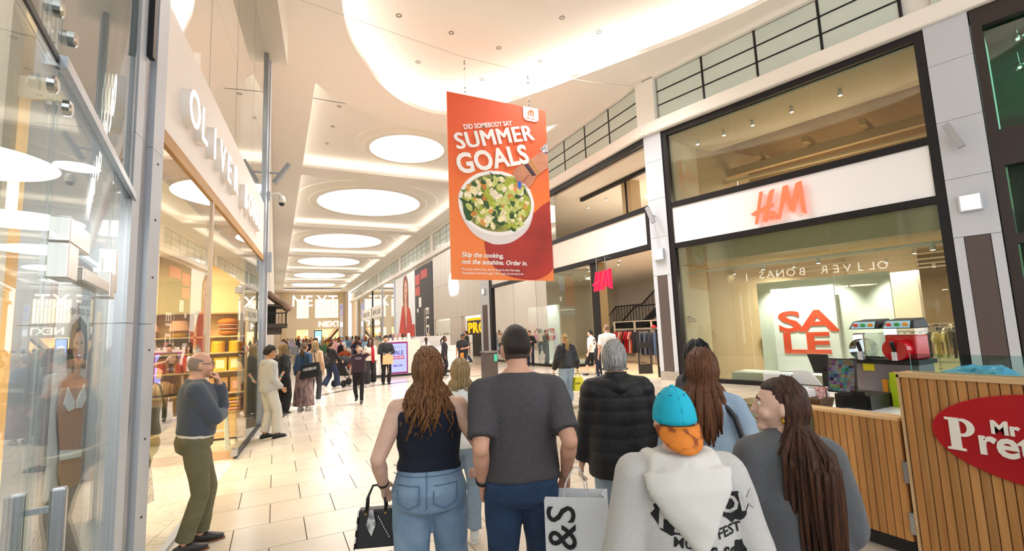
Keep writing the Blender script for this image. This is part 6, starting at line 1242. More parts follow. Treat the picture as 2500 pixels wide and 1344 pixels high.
for v in (-.06, .06): G().tube([lb_(-.06, v * 1.1, .46), lb_(-.05, v, .53), lb_(-.005, v * .1, .6), lb_(.02, v * .1, .6), lb_(.05, v, .53), lb_(.06, v * 1.1, .46)], .0035, 6).done('handle', mat('cord_white', '#e9e4de', .6), cb_)
text('M&S', .21, lb_(-.005, -.0735, .05), Z3, -U, mat('ink_black', '#15151a', .5), 'lettering', cb_, .002, .001, sx=.98, split=True)

# ---- man in the navy padded jacket
p = Person('grey-haired man in a black quilted hooded jacket and pale jeans', (2.16, 2.72), 30, 1.70, 'm', 1.02, 1.08, lw=(-.29, .08, .78), rw=(.29, .08, .8), vox=HI, lh=dict(c=.6), turn=14, la=(-.1, .1, .09), ra=(.1, -.15, .1))
p.body(False); PUF = mat('puffer_black', '#0f1016', .62, var=.2, vscale=8, bump=.25, bscale=24)
g = G(); p.torso(g, .80, 1.47, .045, 1.1)
for i in (0, 1): p.arm(g, i, 0, 1.88, .034, .9)
o = p.put(g, 'jacket', PUF, .011, 3)
k = p.k
nrm = [v.normal.copy() for v in o.data.vertices]
for v, nn_ in zip(o.data.vertices, nrm):      # quilted rolls between stitched seams
    z = v.co.z / k; ph = (z - .8) / .092; v.co += nn_ * (.009 * (abs(math.sin(math.pi * ph)) ** .35 - .7) + .004 * mnoise.noise(v.co * 14))
g = G(); g.tube([p.lean_((-.1, .03, 1.44)), p.lean_((-.105, -.07, 1.43)), p.lean_((0, -.13, 1.42)), p.lean_((.105, -.07, 1.43)), p.lean_((.1, .03, 1.44))], [(.04, .05), (.05, .055), (.06, .06), (.05, .055), (.04, .05)], 12); p.put(g, 'hood', PUF, .011, 3, .006, (9, 9, 9), par=o)
g = G(); g.tube([p.lean_((0, -.015, 1.42)), p.lean_((0, -.01, 1.52))], [(.085, .085), (.08, .08)], 16); p.put(g, 'collar', PUF, .011, 2, par=o)
p.trousers('', 'straight', 1.0, 1.97, DENP, .012, 'jeans'); p.shoes('#4a4038')
o = p.hair_short('#b9b8b6', .13, .5, -.5, '#8f8d8b', .9, -.15); p.locks(300, '#c9c8c6', '#7d7b79', .015, par=o, wave=.016, r=.0055, az=(60, 480), seed=8, rim=.07, back=.085)

# ---- child in the hoodie and blue cap
p = Person('child in a pale grey hoodie with dark back print and a turquoise cap', (1.335, 1.35), 32, 1.56, 'm', 1.0, 1.06, lw=(-.24, .14, .93), rw=(.24, .16, .95), lp=(-.35, -1, 0), rp=(.35, -1, 0), vox=HI, skin=SKIN2, turn=-5)
p.body(); HOOD = mat('hoodie_grey', '#c3c0bc', .95, var=.06, vscale=150, bump=.12, bscale=260, sheen=.2); hd_ = p.top('', .82, 1.95, .034, 1.16, HOOD, 'hoodie', .009, (4, 4, 3), cuff=.95, thick=.006)
HINN = mat('hood_cream', '#dcd8d2', .95, bump=.12, bscale=240, sheen=.2)
g = G()
for t in range(14):
    f = t / 13; 
g.ell(p.lean_((0, -.075, 1.43)), .15, .075, .075, 20, 12); g.tube([p.lean_((0, -.12, 1.45)), p.lean_((.005, -.15, 1.38)), p.lean_((.01, -.155, 1.3)), p.lean_((.025, -.165, 1.17))], [(.17, .045), (.155, .05), (.11, .045), (.03, .03)], 16, up=(0, 1, 0))
for sx_ in (-1, 1): g.tube([p.lean_((sx_ * .06, .1, 1.44)), p.lean_((sx_ * .12, .02, 1.47)), p.lean_((sx_ * .1, -.08, 1.47)), p.lean_((0, -.12, 1.46))], [.03, .04, .045, .045], 12)
p.put(g, 'hood', HINN, .0105, 4, .006, (6, 6, 6), par=hd_)
g = G(); g.tube([p.lean_((0, -.01, 1.44)), p.lean_((0, -.005, 1.5))], [(.075, .075), (.07, .07)], 16); p.put(g, 'blue_collar', mat('collar_blue', '#2c4f8f', .9), par=hd_)
INK = mat('hoodie_ink', '#1d1d20', .9)
from mathutils.bvhtree import BVHTree
def decal(p, ob, g, name, m_, lift=.003, dr=(0, 1, 0), sub=0):
    """lay flat print (x, z metres in the person's frame) onto the cloth it belongs to"""
    me = ob.data; bv = BVHTree.FromPolygons([v.co for v in me.vertices], [tuple(q.vertices) for q in me.polygons]); d = Vector(dr); out = []
    last = None; miss = set()
    for x, y, z in g.v:
        o = Vector((x, y, z)) - d * 1.; h = bv.ray_cast(o, d); q = h[0] if h[0] is not None else (Vector((x, last.y if last else 0, z)))
        if h[0] is None: miss.add(len(out))
        last = q; out.append(tuple(q - d * lift))
    g.v = out; g.f = [f for f in g.f if not any(i in miss or abs(out[i][1] - out[f[0]][1]) > .06 for i in f)]; me2 = g.data(name); return link(name, me2, m_, ob)
def tpoly(s_, size, x, z, ang=0, bold=0., sx=1., space=1., res=2):
    cu = bpy.data.curves.new('t', 'FONT'); cu.body = s_; cu.size = size; cu.offset = bold; cu.space_character = space; cu.resolution_u = res
    ob = bpy.data.objects.new('t', cu); COL.objects.link(ob); dg = bpy.context.evaluated_depsgraph_get(); me = bpy.data.meshes.new_from_object(ob.evaluated_get(dg)); bpy.data.objects.remove(ob); bpy.data.curves.remove(cu)
    g = G(); a = math.radians(ang); g.v = [(x + (v.co.x * sx) * math.cos(a) - v.co.y * math.sin(a), 0, z + v.co.x * sx * math.sin(a) + v.co.y * math.cos(a)) for v in me.vertices]; g.f = [tuple(q.vertices) for q in me.polygons]; return g
def bpoly(cx, cz, rx, rz, n, jag, seed):
    r = random.Random(seed); g = G(); g.v = [(cx, 0, cz)] + [(cx + rx * .5 * math.cos(2 * math.pi * i / n), 0, cz + rz * .5 * math.sin(2 * math.pi * i / n)) for i in range(n)] + [(cx + rx * (1 + r.uniform(-jag, jag)) * math.cos(2 * math.pi * i / n), 0, cz + rz * (1 + r.uniform(-jag, jag)) * math.sin(2 * math.pi * i / n)) for i in range(n)]
    g.f = [(0, 1 + i, 1 + (i + 1) % n) for i in range(n)] + [(1 + i, 1 + n + i, 1 + n + (i + 1) % n, 1 + (i + 1) % n) for i in range(n)]; return g
PL = mat('print_pale_ink', '#b9b6b2', .9)
for (cx_, cz_, rx_, rz_, sd_) in ((-.085, 1.09, .06, .06, 1), (.125, 1.115, .05, .05, 2), (.03, .80, .1, .075, 3), (-.12, .85, .035, .1, 4), (.135, .92, .03, .09, 5)): decal(p, hd_, bpoly(cx_ + .02, cz_ + .06, rx_, rz_, 22, .12, sd_), 'print_patch', INK, .002)
for s_, sz, x, z, an, bo in (('FR', .1, -.135, 1.055, -8, .002), ('OM', .08, .085, 1.09, 8, .002), ('THE', .035, -.02, .83, 4, .0), ('WICKED', .05, -.06, .775, 4, .001)): decal(p, hd_, tpoly(s_, sz, x + .02, z + .06, an, bo), 'print_letters', PL, .005)
for s_, sz, x, z, an, bo in (('MUSIC', .045, -.09, 1.0, -6, .001), ('FEST', .045, .06, 1.02, 8, .001), ('CLIC', .06, -.07, .94, 8, .002), ('CHANGE', .05, -.055, .885, 10, .0015), ('SO', .05, .07, .96, -10, .002), ('LIVE', .04, .05, .9, 12, .001)): decal(p, hd_, tpoly(s_, sz, x + .02, z + .06, an, bo), 'print_letters', INK, .003)
p.trousers('#25262b', 'baggy', .95); p.shoes('#e6e4e0')
TQ_ = mat('cap_turquoise', '#16b4d2', .8, bump=.1, bscale=300); g = G(); p.shell(g, .13, lambda q: (q.z + .12) / .05, .9); cap = p.put(g, 'cap', TQ_)
g = G(); g.ell(p.hp((0, 0, .138)), .011, .011, .006, 10, 6); p.put(g, 'cap_button', TQ_, par=cap)
for j in range(6):
    a = math.pi / 6 + j * math.pi / 3; g = G(); g.tube([p.hp((.077 * 1.135 * math.cos(a) * math.cos(e), .098 * 1.135 * math.sin(a) * math.cos(e), .121 * 1.135 * math.sin(e))) for e in (0, .4, .8, 1.2, 1.5)], .0016, 5); p.put(g, 'cap_seam', mat('cap_seam', '#0f8fab', .8), par=cap)
    a2 = a + math.pi / 6; g = G(); g.ell(p.hp((.077 * 1.14 * math.cos(a2) * .62, .098 * 1.14 * math.sin(a2) * .62, .121 * 1.14 * .785)), .004, .004, .003, 8, 5); p.put(g, 'eyelet', mat('cap_navy', '#124a78', .7), par=cap)
g = G(); rows = []
for r_ in range(5):
    t = r_ / 4
    for j in range(21): a = math.radians(196 + 148 * j / 20); sw = math.sin(math.pi * j / 20) ** .6; g.v.append(tuple(p.hp((.086 * math.cos(a) * (1 + .08 * t), .105 * math.sin(a) * (1 + .0 * t) - .05 * t * sw, -.012 - .085 * t * sw - .01 * t))))
for r_ in range(4):
    for j in range(20): g.f.append((r_ * 21 + j, r_ * 21 + j + 1, (r_ + 1) * 21 + j + 1, (r_ + 1) * 21 + j))
def cookiem():
    t = NT('brim_orange'); b = t.n('BsdfPrincipled'); b.inputs['Roughness'].default_value = .8; t.l(b, 0, t.out, 0); tc = t.n('TexCoord'); v = t.n('TexVoronoi'); v.inputs['Scale'].default_value = 24; v.feature = 'F1'; t.l(tc, 'Object', v, 'Vector')
    cr = t.n('ValToRGB'); t.l(v, 'Distance', cr, 0); e = cr.color_ramp.elements; e[0].color = (*lin('#e88a33'), 1); e[1].position = .72; e[1].color = (*lin('#8a4414'), 1); x = e.new(.56); x.color = (*lin('#dd7f2c'), 1); x = e.new(.06); x.color = (*lin('#e88a33'), 1); e[0].color = (*lin('#7a3c14'), 1); t.l(cr, 0, b, 0); return t.m
br = p.put(g, 'brim', cookiem(), par=cap); so = br.modifiers.new('t', 'SOLIDIFY'); so.thickness = .005
p.hair_short('#6b4a30', .03, .3, -.7)

# ---- long-haired woman in the grey sweatshirt
p = Person('young woman with very long brown hair and a dark grey sweatshirt, looking left', (1.845, 1.275), 36, 1.565, 'f', .97, 1.05, lw=(-.2, .2, 1.03), rw=(.17, .2, 1.03), lp=(-.4, -1, -.1), rp=(.2, -1, -.1), shw=.95, vox=HI, skin=SKIN2, turn=-70, nod=2, lh=dict(c=.5, d=(-.2, 1, .2), p=(0, 0, -1), t=(1, 0, 0)))
p.body(); sw_ = p.top('', .95, 1.95, .032, 1.2, mat('sweat_grey', '#58595c', .95, var=.1, vscale=140, bump=.15, bscale=240, sheen=.15), 'sweatshirt', .011, (4, 4, 3), cuff=.8, thick=.012)
g = G(); g.tube([(0, -.005, .94), (0, -.005, .985)], [(.165, .125), (.185, .14)], 22, up=(0, 1, 0)); p.put(g, 'waistband', mat('rib_grey', '#4c4d50', .95, bump=.4, bscale=120), .01, 2, par=sw_); p.trousers('#15151a', 'wide', .98); p.shoes('#e9e7e4'); p.face('#4a3526', '#3d2a1e', '#b86c66')
o = p.hair_short('#4f2f1f', .08, .62, -.75, '#2e1a12', .2, .05); p.locks(280, '#55331f', '#2e1a12', .60, par=o, wave=.006, r=.0105, seed=12, back=.225, curl=5, az=(195, 345), rim=.11, spread=.9, hang=-18, quick=4.2)
g = G(); g.tube([p.hp((-.082, -.005, -.04)) + Vector((0, 0, -.012)) + Vector((.0, .011 * math.sin(q), .011 * math.cos(q))) for q in [2 * math.pi * i / 12 for i in range(13)]], .0035, 6); p.put(g, 'earring', mat('gold', '#d8a838', .25, 1.))
# ---- woman in denim jacket
p = Person('woman with straight brown hair in a pale denim jacket with a bag strap', (2.22, 2.0), 42, 1.65, 'f', 1.06, 1.05, vox=HI, lw=(-.27, .12, .9), rw=(.27, .1, .9), turn=10)
p.body(); dj = p.top('', .9, 1.93, .03, 1.1, DENP, 'denim_jacket', .009, (5, 5, 4), thick=.006); p.trousers('#2b2b30', 'slim'); p.shoes('#55504a'); p.hair_long('#7a4b2c', '#4f2e1b', .34, 150, .52, wave=.01, r=.013, seed=15, back=.185, curl=4, quick=3.)
g = G(); g.tube([p.lean_((-.1, .06, 1.44)), p.lean_((.06, -.05, 1.47)), p.lean_((.14, -.13, 1.36)), p.lean_((.19, -.13, 1.15)), p.lean_((.22, -.06, .98))], (.016), 8); p.put(g, 'bag_strap', DARKG)
# ---- dark-haired person beyond her
p = Person('dark-haired person in glasses, mostly hidden behind the woman in denim', (2.9, 2.66), 95, 1.67, 'f', vox=MD, skin=SKIN3); p.body(); p.top('#2f3440', .88, 1.9, .02); p.trousers('#22242a', 'slim'); p.shoes('#333333'); p.face('#2a1d16', '#1b1512', '#9a5a50', '#3a2a2a'); p.hair_long('#15131a', '#0d0c10', .3, 60, .55, wave=.006, seed=16, r=.014)

# ---- man beside the boutique
p = Person('balding man in glasses, grey jumper and khaki trousers, hand on chin', (-.63, 5.22), 82, 1.72, 'm', 1.06, 1.16, lw=(.03, .17, 1.45), lp=(-.25, .45, -1), rw=(-.06, .21, 1.15), rp=(.9, .1, -.6), vox=HI, turn=-12, nod=-2, rh=dict(c=.5), lh=dict(d=(-.0, -.35, 1), p=(0, -1, 0), t=(1, .2, 0), c=.8), la=(-.09, .06, .085), ra=(.09, -.07, .085))
p.body(); KN = mat('jumper_slate', '#4b525e', .95, var=.2, vscale=160, bump=.3, bscale=240, sheen=.2); p.top('', 1.0, 1.96, .024, 1.04, KN, 'jumper', .008, (5, 5, 5), cuff=.95, thick=.004)
g = G(); p.torso(g, .98, 1.03, .018, 1.0); p.put(g, 'white_tee_hem', mat('tee_cream', '#e9e2d6', .9), .011, 2, .003); g = G(); g.tube([p.lean_((0, -.012, 1.46)), p.lean_((0, -.008, 1.5))], [(.075, .07), (.064, .063)], 16); p.put(g, 'collar', mat('tee_cream', '#e9e2d6', .9))
p.trousers('#6f6a4e', 'straight', 1.02, 1.95, mat('chino_khaki', '#6e6a50', .85, var=.12, vscale=8, bump=.15, bscale=200)); p.shoes('#2c2a2c', '#8a5a3a', low=True); p.face('#4a4038', '#7a6a5a', '#a9665c', '#2b2522')
g = G(); p.shell(g, .02, lambda q: min((-q.z + .42 + .25 * max(0, -q.y)) / .12, ((-q.y + .12) / .1)) + (0 if q.z > -.5 else -9) + .5, .96, nz=.6); p.put(g, 'hair', mat('hair_fringe_grey', '#a08d80', .9, bump=.6, bscale=260))
# ---- boy by the pier
p = Person('teenage boy in glasses, grey zip hoodie and pale joggers leaning by the shop pier', (-.10, 10.02), 62, 1.68, 'm', .95, 1., lw=(-.2, .16, .93), rw=(.2, .16, .93), vox=MD, skin=SKIN3, turn=22, ra=(.12, .1, .085)); p.body(); o = p.top('#b4b4b6', .88, 1.9, .026, 1.08, name='hoodie'); g = G(); g.ell(p.lean_((0, -.09, 1.43)), .12, .06, .07, 14, 8); p.put(g, 'hood', mat('fabric#b4b4b6', '#b4b4b6', .85), par=o); g = G(); p.torso(g, .9, 1.42, .03); g.v = [(x * .42, y + .012, z) for x, y, z in g.v]; p.put(g, 'dark_tee', mat('tee_ink', '#1b1e2a', .9)); p.trousers('#c9c7c2', 'baggy'); p.shoes('#1d1c1e', '#1d1c1e', low=True); p.hair_short('#15120f', .24, .4, -.3, nz=.8); p.face('#2a1d16', '#15120f', '#a9665c', '#22201f')
# ---- middle distance
def simple(label, pos, hd, H, sex, top_, bot_, shoes_, hair_, style='straight', skin=None, vox=MD, sleeve=1.92, hem=.9, face=True, hairk='short', **kw):
    p = Person(label, pos, hd, H, sex, vox=vox, skin=skin, **kw); p.body(); p.tp = p.top(top_, hem, sleeve, .02, 1.05) if top_ else None
    if bot_: p.bt = p.trousers(bot_, style)
    p.shoes(shoes_)
    if hairk == 'short': p.hair_short(*hair_)
    elif hairk == 'long': p.hair_long(hair_[0], hair_[1], hair_[2] if len(hair_) > 2 else .3, 60, r=.017, seed=int(pos[1] * 10))
    elif hairk == 'tail': p.tail(hair_[0], hair_[1], .3, 24)
    if face: p.face()
    return p
p = simple('woman in black top and wide black trousers with fair hair and a cross-body strap', (.16, 12.9), 48, 1.70, 'f', '#17171a', '#141416', '#222222', ('#a98a5e', '#7d623c', .32), 'wide', hairk='long', face=False, wide=1.15, deep=1.1, sleeve=1.4, lw=(-.12, -.2, .95), rw=(.16, -.2, .93), lp=(-1, -.2, 0), rp=(1, -.2, 0))
g = G(); g.tube([p.lean_((.13, .04, 1.45)), p.lean_((.08, -.1, 1.38)), p.lean_((-.06, -.145, 1.2)), p.lean_((-.17, -.09, 1.08))], .014, 8); p.put(g, 'bag_strap', mat('strap_grey', '#8d8a84', .6)); p.band(1, mat('band_teal', '#2aa7a0', .5), 'scrunchie', 1.9, .012, .034)
p = simple('woman in denim jacket and long patchwork skirt with a big black tote', (.66, 13.25), 30, 1.70, 'f', '#34506e', None, '#e6e2da', ('#7c6243', '#5a4530'), hairk='tail', face=False, sleeve=1.9, hem=1.0, rw=(.27, -.02, .9))
p.skirt(mat('patchwork', '#a98d86', .9, col2='#5b4b52', vscale=5, stretch=(3, 3, 1.2)))
g = G(); g.hexa([(.02, -.32, .78), (.5, -.2, .84), (.5, -.05, .84), (.02, -.16, .78), (.08, -.26, 1.16), (.46, -.16, 1.2), (.46, -.1, 1.2), (.08, -.18, 1.16)]); tb_ = thing('tote_bag', 'big black holdall slung on the back of the woman in the patchwork skirt', 'bag', (.66, 13.25, 0), -math.radians(30)); o = g.done('body', mat('tote_black', '#161618', .7, bump=.2, bscale=12), tb_, local=True, bevel=.04); G().hexa([(.12, -.302, .98), (.42, -.225, 1.02), (.42, -.22, 1.02), (.12, -.297, .98), (.12, -.29, 1.05), (.42, -.215, 1.09), (.42, -.21, 1.09), (.12, -.285, 1.05)]).done('white_lettering_band', mat('band_white', '#d9d9dc', .6, col2='#3a3a3e', vscale=40), tb_, local=True)
for x in (.14, .4): G().tube([(x, -.2, 1.15), (x - .1, -.1, 1.45), (x - .16, .03, 1.5), (x - .12, .08, 1.42)], .013, 6).done('strap', mat('tote_black', '#161618', .7), tb_, local=True)
p = simple('woman with a fair bob and tan sling bag standing behind the denim jacket', (1.0, 14.5), 20, 1.72, 'f', '#c3a384', '#3a3a40', '#dddddd', ('#b59a70', '#8d744c', .14), hairk='long', face=False)
# woman in plum t-shirt walking to the camera, hand at her ear
p = Person('young woman in plum t-shirt and black leggings walking forward with a hand at her ear', (2.02, 13.4), 196, 1.56, 'f', 1.08, 1.05, vox=MD, skin=SKIN2, lw=(-.12, .06, 1.55), lp=(-1, .3, -.6), rw=(.26, .0, .87), tilt=16, nod=-6, lh=dict(d=(.3, -.2, 1), p=(1, 0, 0), c=.4), **WALKL); p.body(); t_ = p.top('#3b2736', .92, .85, .022, 1.06, name='t_shirt', cuff=1.2); p.trousers('#131316', 'slim'); p.shoes('#2a2a2e'); p.hair_short('#7a5a3e', .07, .55, -.5); p.face(lip='#c07a72')
decal(p, t_, bpoly(0, 1.2, .075, .03, 18, .1, 4), 'chest_print', mat('print_grey_lilac', '#a79fb0', .8), -.003 if False else .003, (0, -1, 0)); decal(p, t_, bpoly(0, 1.2, .055, .017, 16, .1, 6), 'chest_print', mat('fabric_plum', '#3b2736', .85), .005, (0, -1, 0))
g = G(); q = p.wr[1]; g.box(q.x - .012, q.x + .012, q.y + .01, q.y + .07, q.z - .14, q.z - .02); p.put(g, 'phone', BLK)
p = simple('young woman with a long red scarf over a cream top and black trousers', (3.05, 17.6), 190, 1.72, 'f', '#dccfc4', '#17171a', '#b9bdc4', ('#4a2c1e', '#33201a', .2), 'wide', hairk='long', skin=SKIN2, **WALKR)
g = G(); g.tube([p.lean_((-.05, .08, 1.47)), p.lean_((-.08, .14, 1.3)), p.lean_((-.09, .15, 1.1)), p.lean_((-.1, .15, .85))], [(.05, .02), (.06, .018), (.055, .018), (.05, .015)], 10); p.put(g, 'scarf', mat('scarf_red', '#9c1626', .9))
p = simple('man in black track top holding a paper bag in front of him', (3.62, 17.7), 178, 1.78, 'm', '#17181b', '#1a1a1d', '#1c1a1a', ('#17120f', .16, .4, -.4), lw=(-.03, .22, 1.07), rw=(.05, .22, 1.07), lp=(-1, -.3, 0), rp=(1, -.3, 0), lh=dict(c=.8), rh=dict(c=.8), skin=SKIN)
g = G(); g.tube([p.lean_((0, -.01, 1.45)), p.lean_((0, .01, 1.52))], [(.075, .075), (.07, .07)], 14); p.put(g, 'grey_collar', mat('collar_grey', '#8b8d90', .8)); 
for z in (1.12,):
    for i in (0, 1): p.band(i, mat('collar_grey', '#8b8d90', .8), 'cuff', 1.72, .02, .05)
g = G(); c_ = p.world((0, .26, .9)); t = thing('paper_bag', 'tan paper carrier bag held by the man in the black track top', 'carrier bag', c_); G().hexa([(-.19, -.07, -.17), (.19, -.07, -.17), (.19, .07, -.17), (-.19, .07, -.17), (-.17, -.06, .16), (.17, -.06, .16), (.17, .06, .16), (-.17, .06, .16)]).done('bag_body', mat('kraft_tan', '#c9a878', .7, bump=.3, bscale=8), t, local=True); G().bar((0, -.075, -.17), (.0, -.06, -.5), .05, .004).done('ribbon', mat('ribbon_cream', '#d8ccb8', .7), t, local=True); G().tube([(-.08, 0, .15), (-.06, 0, .2), (.06, 0, .2), (.08, 0, .15)], .006, 6).done('handle', mat('kraft_tan', '#c9a878', .7), t, local=True)
p = simple('woman in black jacket and flared navy jeans pushing a pushchair', (1.75, 17.8), 58, 1.64, 'f', '#151517', '#1f2c48', '#e8e6e2', ('#2a201b', '#1b1512'), 'wide', hairk='tail', wide=1.12, deep=1.15, lw=(-.2, .32, 1.0), rw=(.2, .32, 1.0), lp=(-1, -1, -.5), rp=(1, -1, -.5), skin=SKIN, **WALKR); p.face(glasses='#22201f')
t = thing('backpack', 'black rucksack worn low behind the woman with the pushchair', 'bag', p.world((0, -.2, 1.0))); G().ell((0, 0, .0), .17, .1, .22, 18, 12).done('body', mat('ruck_black', '#141416', .7), t, smooth=True, local=True); G().ell((-.03, -.07, -.06), .1, .05, .1, 14, 8).done('pocket', mat('ruck_black', '#141416', .7), t, smooth=True, local=True)
def pushchair(pos, rz, lab, col):
    t = thing('pushchair', lab, 'pushchair', pos, rz)
    for x in (-.25, .25):
        for y in (-.3, .35): w_ = G().lathe([(.11, -.02), (.13, -.015), (.13, .015), (.11, .02)], (0, 0, 0), 18).done('wheel', BLK, t, local=True); w_.rotation_euler = (0, math.pi / 2, 0); w_.location = (x, y, .13)
        G().tube([(x, -.3, .13), (x, .05, .5), (x, .3, .95), (x * .9, .42, 1.05)], .014, 8).done('frame', DARKG, t, local=True); G().tube([(x, .35, .13), (x, .0, .5)], .014, 8).done('frame', DARKG, t, local=True)
    G().tube([(-.23, .42, 1.05), (.23, .42, 1.05)], .016, 8).done('handlebar', BLK, t, local=True); G().hexa([(-.2, -.3, .42), (.2, -.3, .42), (.2, .15, .38), (-.2, .15, .38), (-.2, -.3, .48), (.2, -.3, .48), (.2, .15, .44), (-.2, .15, .44)]).done('seat', mat('pram' + col, col, .8), t, local=True, bevel=.02); G().hexa([(-.2, .1, .4), (.2, .1, .4), (.2, .16, .4), (-.2, .16, .4), (-.2, .3, .9), (.2, .3, .9), (.2, .36, .9), (-.2, .36, .9)]).done('backrest', mat('pram' + col, col, .8), t, local=True)
    G().ell((0, .15, .85), .23, .3, .26, 18, 10, fn=lambda p: 1 if p.z > -.1 else .6).done('hood', mat('pram' + col, col, .8), t, smooth=True, local=True)
pushchair((2.35, 18.4, 0), math.radians(122), 'dark pushchair with hood pushed by the woman in black', '#26262b')
# wheelchair user and companion
t = thing('wheelchair', 'wheelchair with turquoise frame parts in the middle of the mall', 'wheelchair', (3.3, 26.6, 0), math.radians(180)); TEAL = mat('chair_teal', '#1b6f78', .4)
for x in (-.3, .3):
    w_ = G().lathe([(.27, -.015), (.3, -.015), (.3, .015), (.27, .015), (.27, -.015)], (0, 0, 0), 26, caps=False).done('wheel', BLK, t, local=True); w_.rotation_euler = (0, math.pi / 2, 0); w_.location = (x, -.12, .3); w2 = G().lathe([(.05, -.015), (.08, -.012), (.08, .012), (.05, .015)], (0, 0, 0), 14).done('caster', BLK, t, local=True); w2.rotation_euler = (0, math.pi / 2, 0); w2.location = (x, .38, .08)
    G().tube([(x * .85, -.28, .98), (x * .85, -.24, .5), (x * .85, .26, .48), (x * .8, .4, .12)], .016, 8).done('frame', TEAL, t, local=True); G().bar((x * .9, -.2, .72), (x * .9, .2, .72), .05, .03).done('armrest', BLK, t, local=True); G().bar((x * .4, .5, .1), (x * .4, .36, .1), .16, .02).done('footplate', BLK, t, local=True)
G().box(-.24, .24, -.22, .25, .46, .52).done('seat', DARKG, t, local=True); G().box(-.24, .24, -.27, -.24, .5, .95).done('backrest', DARKG, t, local=True)
p = Person('elderly person in a patterned orange outfit seated in the wheelchair', (3.3, 26.62), 180, 1.66, 'f', vox=LO, skin=SKIN2, lw=(-.24, .22, 1.15), rw=(.24, .22, 1.15), lp=(-1, -.5, -.3), rp=(1, -.5, -.3)); p.root.location.z = -.37; ORN = mat('outfit_orange', '#b3562f', .9, col2='#7a3326', vscale=9)
p.hip = [Vector((-.1, 0, .92)), Vector((.1, 0, .92))]; p.kn = [Vector((-.12, .42, .93)), Vector((.12, .42, .93))]; p.an = [Vector((-.12, .46, .52)), Vector((.12, .46, .52))]; p.body(); p.top('', .9, 1.5, .025, 1.05, ORN, 'tunic'); p.trousers('', 'baggy', 1.0, 1.96, ORN); p.shoes('#2a2a2e'); p.hair_short('#d9d6d2', .12, .5, -.5); p.face()
p = simple('carer in black waistcoat and pink sleeves with purple hair behind the wheelchair', (3.2, 27.6), 184, 1.62, 'f', '#e0a9b4', '#2a2a30', '#333333', ('#5d2a6b', .13, .4, -.5), vox=LO, skin=SKIN3); p.top('#1c1c22', .88, 0, .03, 1.05, name='waistcoat')
p = simple('smiling woman in a navy fleece to the right of the wheelchair', (4.0, 27.2), 188, 1.74, 'f', '#222c4a', '#20242e', '#333333', ('#6b3f28', '#4a2a1c', .22), hairk='long', vox=LO, rw=(.1, .24, 1.1), rp=(1, -.4, 0))
p = simple('woman in black top and light wide jeans with very long brown hair, seen from behind', (2.3, 32.5), 10, 1.78, 'f', '#1d1c20', '#7f98b8', '#444444', ('#5d3f2c', '#3d281c', .5), 'wide', hairk='long', vox=LO, face=False)
# near the kiosk
p = simple('bearded man in black cap and polo shirt by the kiosk', (7.0, 18.75), 205, 1.72, 'm', '#191b22', '#17171a', '#4a4644', ('#15120f', .06, .3, -.4), skin=SKIN3, sleeve=.8, lw=(-.05, .26, 1.12), lp=(-1, -.3, -.2), wide=1.06); p.face(beard='#15120f'); g = G(); p.shell(g, .14, lambda q: (q.z - .12) / .05, .9); cap = p.put(g, 'cap', BLK); g = G(); g.hexa([p.hp((-.07, .08, .03)), p.hp((.07, .08, .03)), p.hp((.05, .17, .015)), p.hp((-.05, .17, .015)), p.hp((-.07, .08, .037)), p.hp((.07, .08, .037)), p.hp((.05, .17, .021)), p.hp((-.05, .17, .021))]); p.put(g, 'cap_peak', BLK, par=cap)
t = thing('pouch', 'red and yellow patterned pouch hanging in front of the man in the black cap', 'pouch', p.world((.02, .2, .82))); G().box(-.08, .08, -.02, .02, -.13, .13).done('pouch_body', mat('pouch_red', '#b8402c', .6, col2='#d9a52e', vscale=14), t, local=True, bevel=.02); G().tube([(-.05, 0, .13), (-.02, .03, .35), (.05, .03, .35), (.05, 0, .13)], .004, 5).done('cord', DARKG, t, local=True)
p = simple('woman with tied dark hair in a black blouse beside the kiosk', (6.25, 18.9), 115, 1.66, 'f', '#1b1a1f', '#1f1f25', '#333333', ('#1a1412', '#120d0b'), hairk='tail', skin=SKIN4, wide=1.05)
p = simple('man in dark green jacket and blue jeans walking by the metal facade', (9.7, 25.3), 300, 1.84, 'm', '#2b3432', '#2f4870', '#2a2422', ('#4a3527', .1, .5, -.45), vox=LO, **WALKR)
p = simple('woman in a cream top with dark hair near the metal facade', (9.0, 28.5), 150, 1.66, 'f', '#e6dbcf', '#2a2a30', '#444444', ('#221a18', '#16110f', .25), hairk='long', vox=LO)
p = simple('person in a grey coat inside the phone shop window', (11.0, 29.0), 80, 1.74, 'm', '#63666c', '#2c2d33', '#333333', ('#3a2c22', .1), vox=LO)
p = simple('seated kiosk assistant in a white shirt with tied brown hair, seen from behind', (6.35, 21.9), 10, 1.62, 'f', '#efeff0', '#2a2a30', '#333333', ('#5a3c2a', '#3d281c'), hairk='tail', vox=LO, face=False)
p = simple('woman in a white t-shirt with fair hair hidden behind the auburn-haired woman', (1.50, 4.1), 25, 1.56, 'f', '#f1f0ee', '#8fa3b8', '#dddddd', ('#b0946c', '#8d744c', .12), hairk='long', face=False, sleeve=.8)
